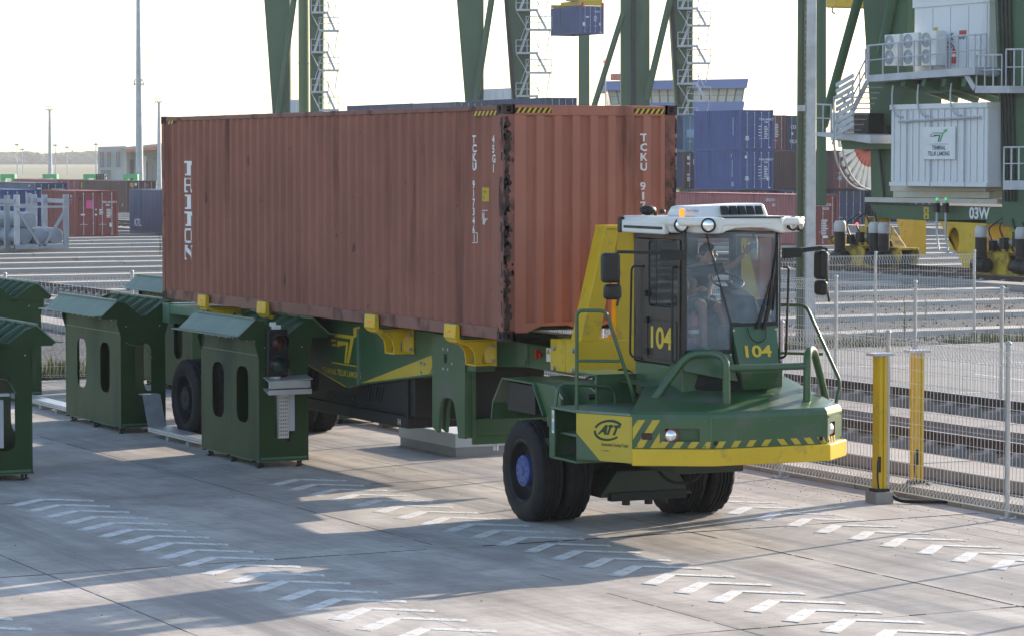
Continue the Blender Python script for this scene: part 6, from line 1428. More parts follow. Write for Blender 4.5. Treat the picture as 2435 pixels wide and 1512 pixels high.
# ---------------------------------------------------------------- pipe rack at the left
pr0 = at_z(36, 600); rk = thing('pipe_rack', 'pale grey steel rack loaded with big grey pipes on the gravel', 'rack', (pr0.x, pr0.y, .12))
RW, RH, RL = 2.62, 2.55, 6.0; RACKM = M('rack_paint', (.30, .325, .365), .5, var=.1, dirt=(.2, .19, .18), da=.2)
for yy in (0, RL-.2):
    MB().box(0, yy, 0, .24, yy+.18, RH).build('post', STEELG if False else GALVP, rk, bevel=.01); MB().box(RW-.24, yy, 0, RW, yy+.18, RH).build('post', RACKM, rk, bevel=.01)
    MB().box(0, yy-.01, 0, RW, yy+.16, .22).build('bottom_beam', RACKM, rk, bevel=.01)
    MB().box(.05, yy-.02, RH-.62, RW-.05, yy+.02, RH-.52).build('cross_bar', STEELG, rk)
    MB().bar((.14, yy+.05, RH-.75), (1.22, yy+.05, .15), .12, .12, (0, 1, 0)).build('brace', RACKM, rk); MB().bar((RW-.14, yy+.05, RH-.75), (1.40, yy+.05, .15), .12, .12, (0, 1, 0)).build('brace', RACKM, rk)
for k in range(3):
    MB().box(.02, 1.6+1.6*k, 0, .26, 1.82+1.6*k, RH-.05).build('post', RACKM, rk, bevel=.01)
    if k: MB().box(RW-.26, 1.6+1.6*k, 0, RW-.02, 1.82+1.6*k, RH-.05).build('post', RACKM, rk, bevel=.01)
MB().box(-.02, 0, RH-.42, .05, RL, RH-.22).build('top_beam', RACKM, rk, bevel=.01); MB().box(RW-.05, 0, RH-.42, RW+.02, RL, RH-.22).build('top_beam', RACKM, rk, bevel=.01)
for (x, z, lb) in ((.55, .62, 'grey capped pipe lying lower left in the rack'), (1.31, .62, 'grey capped pipe lying lower middle in the rack'), (2.07, .62, 'grey capped pipe lying lower right in the rack'), (.80, 1.36, 'grey capped pipe lying on top in the rack')):
    tag(MB().lathe([(.001, .0), (.30, .0), (.375, .04), (.385, .12), (.385, 5.4), (.001, 5.4)], (0, 0, 0), (0, 1, 0), 28).build('pipe', PIPEG, loc=(pr0.x+x, pr0.y+.25, .12+z-.02)), lb, 'pipe', group='pipes in the rack')

# ---------------------------------------------------------------- helpers for structures faced to the picture axes
def face_frame(dep): 
    s_ = dep/CF; return s_
def fslab(m, pts, dep, thick):
    """outline surveyed at one distance, given its real thickness away from the viewer"""
    a = [at_d(x, y, dep) for x, y in pts]; v = V((sin(TH), cos(TH), 0))*thick; return m.extr(a, v)
FD = V((sin(TH), cos(TH), 0))
def fb_tube(m, pts, dep, r, n=5): return m.tube([at_d(*p[:2], dep+(p[2] if len(p) > 2 else 0)) for p in pts], r, n)

# stair tower: landings left and right with zigzag flights, guard rails, hangers
def stair_tower(par, xl, xr, ytop, ybot, period, dep, k=1.0, phase=0.0):
    s_ = dep/CF; wl = (xr-xl); lm = MB(); rm = MB(); sm = MB()
    n_ = int((ybot-ytop)/period)+3
    def rail(m, pts): m.tube([at_d(x, y, dep+d) for x, y, d in pts], .045*k, 4)
    for q in range(-1, n_):
        yl = ytop+phase+q*period; yr = yl+.455*period
        lx0, lx1 = xl, xl+.62*wl; rx0, rx1 = xl+.28*wl, xr
        for (x0, x1, y) in ((lx0, lx1, yl), (rx0, rx1, yr)):
            if y > ybot+20 or y < -60: continue
            a = at_d(x0, y, dep-.7); b = at_d(x1, y, dep-.7); fslab(lm, [(x0, y), (x1, y), (x1, y+4.5), (x0, y+4.5)], dep-.7, 1.5)
            h = 31.0*270/dep*k if False else 1.1/s_
            rail(rm, [(x0, y, -.7), (x0, y-h, -.7), (x1, y-h, -.7), (x1, y, -.7)])
            rail(rm, [(x0, y-h*.5, -.7), (x1, y-h*.5, -.7)]); rail(rm, [((x0+x1)/2, y, -.7), ((x0+x1)/2, y-h, -.7)])
            rail(rm, [(x1, y, .7), (x1, y-h, .7), (x0, y-h, .7)])
            e = x1 if x1 == xr else x0; rail(rm, [(e, y, -.7), (e, y-h, -.7), (e, y-h, .7), (e, y, .7)])
        # flights: left landing down to the right one, then on down to the next left landing
        for (xa, ya, xb, yb, d0) in ((xl+.55*wl, yl, xl+.84*wl, yr, -.35), (xl+.36*wl, yr, xl+.12*wl, yl+period, .35)):
            if yb > ybot+30 or yb < -60: continue
            for d in (d0-.32, d0+.32): sm.bar(at_d(xa, ya, dep+d), at_d(xb, yb, dep+d), .08*k, .22*k)
            nt_ = 8
            for t in range(1, nt_):
                f = t/nt_; c0 = at_d(xa+(xb-xa)*f, ya+(yb-ya)*f, dep+d0-.32); c1 = at_d(xa+(xb-xa)*f, ya+(yb-ya)*f, dep+d0+.32); sm.bar(c0, c1, .24*k, .07*k)
            h = 1.0/s_
            for d in (d0-.34, d0+.34): rail(rm, [(xa, ya-h, d), (xb, yb-h, d)])
        if yr < ybot: rail(rm, [(rx1-.05*wl, yr+4, 0), (xl+.85*wl, yr+.545*period, 0)])
        if yl < ybot: rail(rm, [(lx0, yl+4, 0), (xl+.30*wl, yl+.455*period, 0)])
    lm.build('stair_landing', GALVP, par, smooth=False); sm.build('stair_flight', GALVP, par, smooth=False); rm.build('guard_rail', GALVP, par, smooth=False)
HAZ = GREENC
def placed(name, label, cat, px, dep, group):
    p = at_d(px, 430, dep); o = thing(name, label, cat, (p.x, p.y, 0), 0, group); return o
def C(m, name, mat, par, **k): return rel(m.build(name, mat, par, **k))
# rel needs world-built meshes; stairs are built under a helper that fixes the same way
_old_build = MB.build
def build_rel(s, name, mats, parent=None, **k):
    o = _old_build(s, name, mats, parent, **k)
    if parent is not None and parent.get('worldbuilt'): rel(o)
    return o
MB.build = build_rel
def far_crane(label, dep, legs, braces, stairs, house, extra=None):
    c = placed('yard_crane', label, 'crane', legs[0][0][0], dep, 'green yard cranes'); c['worldbuilt'] = True
    for pts in legs: fslab(MB(), pts, dep, 2.2).build('leg', HAZ, c, smooth=False)
    x0_ = legs[0][0][0]+25; x1_ = legs[-1][1][0]; yg = 378+4.35*CF/dep
    fslab(MB(), [(x0_, yg-95), (x1_+2, yg-95), (x1_+2, yg-62), (x0_, yg-62)], dep+.3, 1.5).build('sill_beam', HAZ, c, smooth=False)
    for xx in (x0_+6, x1_-18): fslab(MB(), [(xx-12, yg-40), (xx+26, yg-40), (xx+30, yg-6), (xx-16, yg-6)], dep-.4, 1.2).build('bogie', YELLOW, c, smooth=False)
    for (a, b, r) in braces: fb_tube(MB(), [(*a, -.6), (*b, -.6)], dep, r, 12).build('brace', HAZ, c)
    for (xl, xr, yt, yb, per, ph) in stairs: stair_tower(c, xl, xr, yt, yb, per, dep-1.0, 1.0, ph)
    if house:
        h = fslab(MB(), house, dep, 3).build('equipment_house', WHITEP, c, smooth=False)
        x0, x1 = house[0][0], house[1][0]
        for f in (.2, .45, .70): fslab(MB(), [(x0+(x1-x0)*f, house[0][1]+5), (x0+(x1-x0)*f+.5, house[0][1]+5), (x0+(x1-x0)*f+.5, house[2][1]), (x0+(x1-x0)*f, house[2][1])], dep-.04, .03).build('door_gap', STEELG, c, smooth=False)
    return c
c1 = far_crane('leftmost far green crane with its stair tower beside a round pole', 270, [[(622, -80), (688, -80), (691, 489), (664, 489)], [(735, -80), (770, -80), (765, 489), (739, 489)]], [((703, -30), (655, 320), .28)], [(740, 806, 60, 270, 94.6, -32)], [(685, 238), (718, 238), (718, 300), (685, 300)])
c2 = far_crane('middle far green crane with white cabinet and zigzag stairs', 270, [[(1081, -60), (1150, -60), (1150, 489), (1126, 489)], [(1194, -60), (1262, -60), (1259, 489), (1235, 489)]], [((1172, -20), (1128, 260), .30)], [(1227, 1312, 20, 270, 102.5, 2)], [(1150, 213), (1216, 210), (1216, 275), (1150, 275)])
for k in range(3):
    fb_tube(MB(), [(1199+k*3, -20, -.2), (1222+k*2.4, 250, -.2)], 270, .05, 5).build('cable_run', BLACKP, c2)
c3 = far_crane('far green crane right of the hanging container, before the control building', 255, [[(1477, -60), (1545, -60), (1545, 496), (1477, 496)], [(1588, -60), (1648, -60), (1646, 496), (1620, 496)]], [((1484, 25), (1410, 262), .26), ((1594, -2), (1537, 238), .30)], [(1612, 1690, 20, 300, 89.7, -2)], None)
for k in range(3): fb_tube(MB(), [(1502+k*4, -20, -.15), (1502+k*4, 270, -.15)], 255, .07, 5).build('cable_run', BLACKP, c3)
for k in range(3): fb_tube(MB(), [(1592+k*3, -20, -.15), (1613+k*2, 250, -.15)], 255, .05, 5).build('cable_run', BLACKP, c3)
c5 = placed('crane_column', 'square green column rising behind the hanging blue container', 'crane', 1389, 330, 'green yard cranes'); c5['worldbuilt'] = True
fslab(MB(), [(1376, 40), (1402, 40), (1402, 469), (1376, 469)], 330, 1.2).build('column', HAZ, c5, smooth=False)
# container hanging from its spreader
q = at_d(1381, 81, 272)
hang = box_container(q.x, q.y, q.z, 6.06, C_BLUE, 'blue container hanging in the air from a yellow spreader', texts=[('q', .22, .75, .26, .32, LETTER), ('q', 1.95, .78, .16, .26, LETTER), ('q', .55, 1.50, .3, .12, LETTER), ('t', 1.4, 2.0, 'TGHU 21', .14, LETTER), ('q', 2.0, .12, .2, .08, LETTER)]+lines(1.4, 1.6, 4, .35, .06, .14))
hang['group'] = 'containers in the stacks'
sp_ = thing('spreader', 'yellow lifting spreader holding the blue container at the top edge', 'spreader', (q.x, q.y, q.z+2.62)); 
MB().box(.9, .2, .10, 1.55, 5.8, .55).box(0, 0, .0, 2.44, .35, .30).box(0, 5.7, 0, 2.44, 6.06, .30).build('spreader_frame', YELLOW, sp_, bevel=.03)
MB().box(.15, -.02, .3, 2.3, .4, .75).build('end_beam', YELLOW, sp_, bevel=.03)
for x in (.05, 2.2): MB().box(x, -.05, -.25, x+.22, .1, .25).build('twist_lock', REDP, sp_)
MB().box(.4, 2.2, .55, 2.0, 3.8, 1.3).build('head_block', YELLOW, sp_, bevel=.03)
for x in (.6, 1.8): MB().cyl((x, 2.6, 1.3), (0, 0, 1), .03, 9, 6).build('hoist_rope', BLACKM, sp_); MB().cyl((x, 3.4, 1.3), (0, 0, 1), .03, 9, 6).build('hoist_rope', BLACKM, sp_)

# ---------------------------------------------------------------- the near yard crane 03W (stands along X = 63.5)
XC = 63.5
k4 = thing('yard_crane', 'near green yard crane marked 03W with white equipment houses and yellow bogies', 'crane', (XC, 91, 0), 0, 'green yard cranes'); k4['worldbuilt'] = True
def xp(px, py, x=XC): return at_x(px, py, x)
def yz(px, py, x=XC): p = at_x(px, py, x); return (p.y, p.z)
def xslab(pts, x0, x1): return MB().prism([yz(a, b, x0) for a, b in pts], 'x', x0, x1)
xslab([(2068, 487), (2460, 497), (2460, 538), (2140, 522), (2085, 519)], XC, XC+1.3).build('sill_beam', GREENC, k4, smooth=False)
xslab([(2056, 470), (2372, 474), (2372, 486), (2056, 481)], XC-.25, XC+1.6).build('sill_deck', BEIGE, k4, smooth=False)
xslab([(2117, 438), (2345, 442), (2345, 456), (2117, 455)], XC-.1, XC+1.5).build('cream_plinth', BEIGE, k4, smooth=False)
xslab([(2124, 455), (2352, 457), (2352, 472), (2124, 470)], XC-.05, XC+1.5).build('cream_plinth', BEIGE, k4, smooth=False)
xslab([(2048, -60), (2162, -60), (2152, 205), (2148, 480), (2072, 480), (2068, 250)], XC+.5, XC+2.2).build('leg', GREENC, k4, smooth=False)
xslab([(2364, -60), (2480, -60), (2480, 540), (2385, 540)], XC-.3, XC+1.6).build('leg', GREENC, k4, smooth=False)
MB().tube([xp(2045, -15, XC-.2), xp(1958, 300, XC-.2)], .19, 14).build('brace', GREENC, k4)
MB().tube([xp(2130, -30, XC+.4), xp(2098, 130, XC+.4)], .22, 14).build('brace', GREENC, k4)
xslab([(1941, -20), (1948, -20), (1948, 490), (1941, 490)], XC+14, XC+14.4).build('far_column', GREENC, k4, smooth=False)
xslab([(2176, -20), (2212, -20), (2212, 60), (2176, 60)], XC+3.2, XC+4.5).build('far_column', GREENC, k4, smooth=False)
for k in range(4):
    MB().tube([xp(2374+k*9, -20, XC-.36), xp(2390+k*8, 480, XC-.36)], .045, 6).build('cable_run', BLACKP, k4)
for (a, b) in (((2090, 345), (2102, 470)), ((2112, 300), (2118, 345))): MB().tube([xp(*a, XC+.42), xp(*b, XC+.42)], .05, 6).build('cable_run', BLACKP, k4)
# lower equipment house with ribbed cladding
hx0, hx1 = XC-.9, XC+1.7
hA = yz(2118, 437, hx0); hB = yz(2346, 437, hx0); zt_ = yz(2118, 252, hx0)[1]; zb_ = hA[1]
house = MB().box(hx0+.05, hB[0], zb_, hx1, hA[0], zt_).build('lower_house', WHITEP, k4, smooth=False)
nP = 30; wP = (hA[0]-hB[0])/nP
cm_ = MB().hexa([(-.0, .02, 0), (.06, .02, 0), (.06, wP-.02, 0), (0, wP-.02, 0), (0, .02, zt_-zb_-.3), (.06, .02, zt_-zb_-.3), (.06, wP-.02, zt_-zb_-.3), (0, wP-.02, zt_-zb_-.3)]).mesh('cladding_panel', WHITEP, False)
for k in range(nP):
    o = mesh_obj('cladding_panel', cm_, k4, (hx0+.0 if k % 2 else hx0+.025, hB[0]+wP*k, zb_+.1)); rel(o)
MB().box(hx0-.04, hB[0]-.05, zt_-.16, hx1+.05, hA[0]+.05, zt_+.03).box(hx0-.04, hB[0]-.05, zb_-.08, hx1, hA[0]+.05, zb_+.06).build('house_trim', WHITEP, k4, smooth=False)
for px in (2159, 2214, 2297): p = yz(px, 380, hx0); MB().tube([(hx0-.05, p[0], zb_-.1), (hx0-.05, p[0], zt_-.15)], .02, 5).build('drain_pipe', STEELG, k4)
for px in (2190, 2245, 2330): pass
for (px, py) in ((2146, 279), (2207, 277), (2286, 275)):
    a = xp(px, py, hx0-.04); tpt = V((hx0-.15, a.y+.55, zt_+.35)); MB().tube(rounded([a, a+V((-.06, .28, .02)), (hx0-.15, a.y+.52, zt_-.1), tpt, (hx0-.1, tpt.y, zt_+.75)], .2), .035, 6).build('conduit', GALVP, k4)
MB().tube([xp(2138, 290, hx0-.1), xp(2330, 279, hx0-.1)], .05, 6).build('conduit', GALVP, k4)
# operator's sign board
sA = yz(2196, 380, hx0-.06); sB = yz(2272, 381, hx0-.06); szt = yz(2196, 303, hx0-.06)[1]
sg = MB().box(hx0-.09, sB[0], sA[1], hx0-.05, sA[0], szt).build('sign_board', LETTER, k4, bevel=.01)
sw_ = sA[0]-sB[0]; sh_ = szt-sA[1]
emblem(lambda u, v, t: (hx0-.094-.002*t, sA[0]-sw_*(.22+.55*u), sA[1]+sh_*(.50+.44*v)), k4, M('sign_green', (.10, .42, .16), .5), LETTERB)
C(MB().box(hx0-.095, sA[0]-sw_*.8, sA[1]+sh_*.465, hx0-.091, sA[0]-sw_*.2, sA[1]+sh_*.475), 'emblem', LETTERK, k4, smooth=False)
rel(lettering('TERMINAL', sh_*.13, (hx0-.094, sA[0]-sw_*.5, sA[1]+sh_*.30), (0, -1, 0), (0, 0, 1), LETTERB, k4, wk=.86, bold=.006, align='CENTER'))
rel(lettering('TELUK LAMONG', sh_*.13, (hx0-.094, sA[0]-sw_*.5, sA[1]+sh_*.12), (0, -1, 0), (0, 0, 1), LETTERB, k4, wk=.86, bold=.006, align='CENTER'))
p = xp(2322, 517, XC-.01); rel(lettering('03W', .42, (XC-.012, p.y+.45, p.z-.05), (0, -1, 0), (0, 0, 1), LETTER, k4, wk=1.05, bold=.02))
for py in (494, 509):
    a = yz(2197, py, XC); C(MB().box(XC-.012, a[0]-.34, a[1]-.19, XC-.004, a[0], a[1]+.02), 'warning_sign', YELLOWD, k4, smooth=False)
    C(MB().prism([(a[0]-.25, a[1]-.15), (a[0]-.09, a[1]-.15), (a[0]-.17, a[1]-.02)], 'x', XC-.016, XC-.013), 'warning_sign', LETTERK, k4, smooth=False)
for (px, mt, mt2) in ((2228, LAMPG, LAMPR), (2249, LAMPG, None)):
    a = xp(px, 474, XC-.3); C(MB().cyl((a.x, a.y, a.z-.05), (0, 0, 1), .045, .10, 10), 'signal_lamp', mt, k4)
    C(MB().tube([(a.x, a.y, a.z-.05), (a.x, a.y, a.z-1.3), (a.x-.1, a.y-.3, a.z-1.9), (a.x-.1, a.y-.9, a.z-1.95)], .04, 6), 'conduit', GALVP, k4)
    C(MB().box(a.x-.08, a.y-.10, a.z-.5, a.x+.08, a.y+.10, a.z-.15), 'lamp_box', BLACKM, k4)
# platform, upper cabinets and cooling units
xslab([(2061, 180), (2318, 160), (2318, 178), (2061, 196)], XC-1.4, XC+1.8).build('platform', GALVP, k4, smooth=False)
xslab([(2085, 196), (2310, 180), (2310, 212), (2200, 222), (2130, 214)], XC-.6, XC+1.4).build('platform_bracket', GREENC, k4, smooth=False)
for k in range(4): a = xp(2150+k*48, 190, XC-1.2); b = xp(2190+k*48, 215, XC+.2); MB().bar(a, V((XC+1.2, a.y, a.z-.6)), .25, .5).build('bracket', GREENC, k4, smooth=False)
ux0 = XC-.1
u0 = yz(2174, 175, ux0); u1 = yz(2352, 172, ux0); uz = yz(2174, 22, ux0)[1]; uz = u0[1]+(yz(2174, 20, ux0)[1]-u0[1])
up = MB().box(ux0, u1[0], u0[1], ux0+2.2, u0[0], uz+.02).build('upper_cabinet', WHITEP, k4, smooth=False)
MB().box(ux0-.06, u1[0]-.06, uz, ux0+2.3, u0[0]+.06, uz+.34).build('cabinet_roof', WHITEP, k4, smooth=False)
nd = 4; wd = (u0[0]-u1[0]-.2)/nd
for k in range(nd): C(MB().box(ux0-.035, u1[0]+.1+wd*k+.025, u0[1]+.1, ux0-.003, u1[0]+.1+wd*(k+1)-.025, uz-.08), 'cabinet_door', WHITEP, k4, smooth=False)
a = yz(2222, 95, ux0); C(MB().box(ux0-.045, a[0]-.25, a[1]-.0, ux0-.037, a[0], a[1]+.45), 'yellow_notice', YELLOWD, k4, smooth=False)
for px in (2245, 2268): a = yz(px, 95, ux0); C(MB().tube(rounded([(ux0-.04, a[0], a[1]), (ux0-.10, a[0], a[1]), (ux0-.10, a[0], a[1]+.22), (ux0-.04, a[0], a[1]+.22)], .05), .018, 5), 'cabinet_handle', BLACKP, k4)
a = yz(2284, 84, ux0); C(MB().box(ux0-.06, a[0]-.42, a[1]+.02, ux0-.037, a[0], a[1]+.16), 'socket_plate', REDP, k4); C(MB().tube(rounded([(ux0-.05, a[0], a[1]), (ux0-.1, a[0]-.1, a[1]-.18), (ux0-.05, a[0]-.2, a[1]), (ux0-.1, a[0]-.3, a[1]-.18), (ux0-.05, a[0]-.4, a[1])], .06), .015, 5), 'socket_cable', BLACKP, k4)
for i, (px, lb) in enumerate(((2103, 'left'), (2147, 'mid'), (2190, 'right'))):
    cx = XC-.95; a = yz(px, 158, cx); b = yz(px+36, 158, cx); hh = yz(px, 84-i*4, cx)[1]-a[1]
    ac_ = C(MB().box(cx, b[0], a[1], cx+.42, a[0], a[1]+hh), 'cooling_unit', WHITE, k4, bevel=.02)
    for f in (.27, .75):
        rg_ = MB().lathe([(.25, -.012), (.27, -.03), (.23, -.035), (.22, -.012)], (cx, a[0]-.33, a[1]+hh*f), (-1, 0, 0), 24)
        for q in range(5): rg_.lathe([(.04+.036*q, -.012), (.048+.036*q, -.02), (.056+.036*q, -.012)], (cx, a[0]-.33, a[1]+hh*f), (-1, 0, 0), 20)
        rg_ = MB().lathe([(.001, .004), (.27, .004), (.27, .03), (.24, .03), (.24, .008), (.001, .008)], (cx, a[0]-.33, a[1]+hh*f), (-1, 0, 0), 24)
        C(rg_, 'fan_guard', STEELG, k4); C(MB().lathe([(.001, .05), (.07, .04), (.085, .005)], (cx, a[0]-.33, a[1]+hh*f), (-1, 0, 0), 14), 'fan_hub', LETTER, k4)
        for q in range(7): C(MB().bar((cx-.025, a[0]-.33-.06*(q-3)*1.1, a[1]+hh*f-.2), (cx-.025, a[0]-.33-.06*(q-3)*1.1, a[1]+hh*f+.2), .008, .008), 'guard_wire', GALVP, k4) if False else None
    C(MB().box(cx-.012, b[0]+.02, a[1]+.05, cx-.002, b[0]+.30, a[1]+hh-.05), 'side_cover', WHITE, k4, smooth=False)
a = xp(2268, 152, XC-1.1)
f_ = tag(MB().lathe([(.001, 0), (.08, 0), (.085, .02), (.085, .44), (.045, .52), (.025, .55), (.025, .60)], (0, 0, 0), (0, 0, 1), 16).build('fire_extinguisher', REDP, None, loc=(a.x, a.y, a.z)), 'red fire extinguisher hanging on the crane platform rail', 'fire extinguisher')
_old_build(MB().lathe([(.087, .24), (.087, .36)], (0, 0, 0), (0, 0, 1), 16), 'label', LETTER, f_); _old_build(MB().tube(rounded([(0, 0, .60), (.0, .3, .8), (0, .5, .72), (0, .4, .6), (0, .1, .6)], .15), .02, 6), 'hose', BLACKP, f_)
# guard rails along the platform edge
def rails(pts, xx, h, par=k4, posts=None):
    m = MB(); P = [xp(a, b, xx) for a, b in pts]
    m.tube([p+V((0, 0, h)) for p in P], .035, 6); m.tube([p+V((0, 0, h*.52)) for p in P], .025, 5)
    n_ = posts or max(2, int(sum((b-a).length for a, b in zip(P, P[1:]))/1.1))
    for k in range(n_+1):
        f = k/n_*(len(P)-1); i = min(int(f), len(P)-2); q = P[i].lerp(P[i+1], f-i); m.tube([q, q+V((0, 0, h))], .03, 6)
    return m.build('guard_rail', GALVP, par, ang=60)
rails([(2063, 182), (2250, 166)], XC-1.38, 1.15, posts=5); rails([(2258, 164), (2318, 160)], XC-1.3, 1.15, posts=3)
rails([(2058, 190), (2066, 181)], XC-.5, 1.15, posts=2); rails([(2318, 160), (2345, 158)], XC-.6, 1.15, posts=2)
xslab([(2318, 205), (2400, 205), (2400, 222), (2318, 222)], XC-1.2, XC+.2).build('platform', GALVP, k4, smooth=False)
rails([(2322, 206), (2382, 205)], XC-1.18, 1.1, posts=3); rails([(2392, 206), (2450, 206)], XC-1.1, 1.3, posts=3)
MB().bar(xp(2290, 165, XC-1.2), xp(2318, 212, XC-1.2), .05, .22).bar(xp(2300, 165, XC-.6), xp(2328, 212, XC-.6), .05, .22).build('stair_flight', GALVP, k4, smooth=False)
xslab([(2385, 430), (2450, 430), (2450, 452), (2385, 452)], XC-1.4, XC-.2).build('platform', GALVP, k4, smooth=False); rails([(2387, 432), (2440, 432)], XC-1.38, 1.2, posts=3)
# main stair down to the left
st_a, st_b = (2062, 196), (1992, 335)
sm_ = MB()
for xx in (XC-1.2, XC-.45): sm_.bar(xp(*st_a, xx), xp(*st_b, xx), .05, .22)
sm_.build('stair_stringer', GALVP, k4, smooth=False)
for k in range(1, 11):
    f = k/11; a = xp(st_a[0]+(st_b[0]-st_a[0])*f, st_a[1]+(st_b[1]-st_a[1])*f, XC-1.2); C(MB().box(XC-1.2, a.y-.12, a.z-.02, XC-.45, a.y+.12, a.z+.02), 'tread', STEELG, k4, smooth=False)
for xx in (XC-1.22, XC-.43):
    m = MB()
    for h in (1.0, .55):
        m.tube(rounded([xp(*st_a, xx)+V((0, 0, h)), xp(*st_b, xx)+V((0, 0, h)), xp(*st_b, xx)+V((0, .4, h-.7))], .3), .03, 6)
    for k in range(5): a = xp(*st_a, xx).lerp(xp(*st_b, xx), k/4); m.tube([a, a+V((0, 0, 1.0))], .028, 6)
    m.build('stair_rail', GALVP, k4, ang=60)
m = MB()
for k in range(9):
    a = xp(1988, 320-k*14.5, XC-1.9); b = xp(2030, 320-k*14.5-24, XC-1.9); m.bar(a, b, .03, .16)
m.tube([xp(1983, 330, XC-2), xp(1983, 232, XC-2), xp(2040, 232, XC-2)], .035, 6); m.build('stair_screen', GALVP, k4, smooth=False)
xslab([(1930, 315), (2070, 322), (2070, 342), (1930, 322)], XC-1.5, XC+.4).build('platform', GALVP, k4, smooth=False)
rails([(1938, 316), (1976, 318)], XC-1.48, 1.1, posts=2)
xslab([(1975, 268), (2005, 268), (2005, 335), (1975, 335)], XC-.2, XC+1.2).build('control_cabinet', WHITE, k4, bevel=.03)
xslab([(2030, 270), (2065, 270), (2065, 335), (2030, 335)], XC-.2, XC+.6).build('control_cabinet', BLACKM, k4, bevel=.03)
xslab([(1998, 335), (2092, 338), (2092, 355), (2005, 356)], XC-.9, XC+1.5).build('platform_bracket', GREENC, k4, smooth=False)
# cable reel with red and white spokes
rc = at_d(2076, 333, 119); RR = 2.05; RA = (_rt*cos(rad(46))+FD*sin(rad(46))); RN = V((RA.y, -RA.x, 0)); RN = -RN if RN.dot(FD) < 0 else RN
def half_ring(m, off):
    n_ = 40
    P = [rc+RN*off+RA*(cos(pi+pi*k/n_)*(RR-.03))+V((0, 0, sin(pi+pi*k/n_)*(RR-.03))) for k in range(n_+1)]
    m.tube(P, .045, 6)
m = MB(); half_ring(m, 0); half_ring(m, .42); m.build('reel_rim', GALVP, k4)
for k in range(15):
    a = pi+pi*(k+.5)/15; d = RA*cos(a)+V((0, 0, sin(a)))
    C(MB().bar(rc+d*1.1+RN*.2, rc+d*(RR-.05)+RN*.2, .20, .10, RN), 'reel_spoke', WHITE, k4, smooth=False)
    C(MB().bar(rc+d*.4+RN*.2, rc+d*1.1+RN*.2, .17, .09, RN), 'reel_spoke', REDP, k4, smooth=False)
m = MB().lathe([(.001, -.1), (.45, -.1), (.45, .5), (.001, .5)], rc, RN, 24); m.build('reel_hub', GREENC, k4)
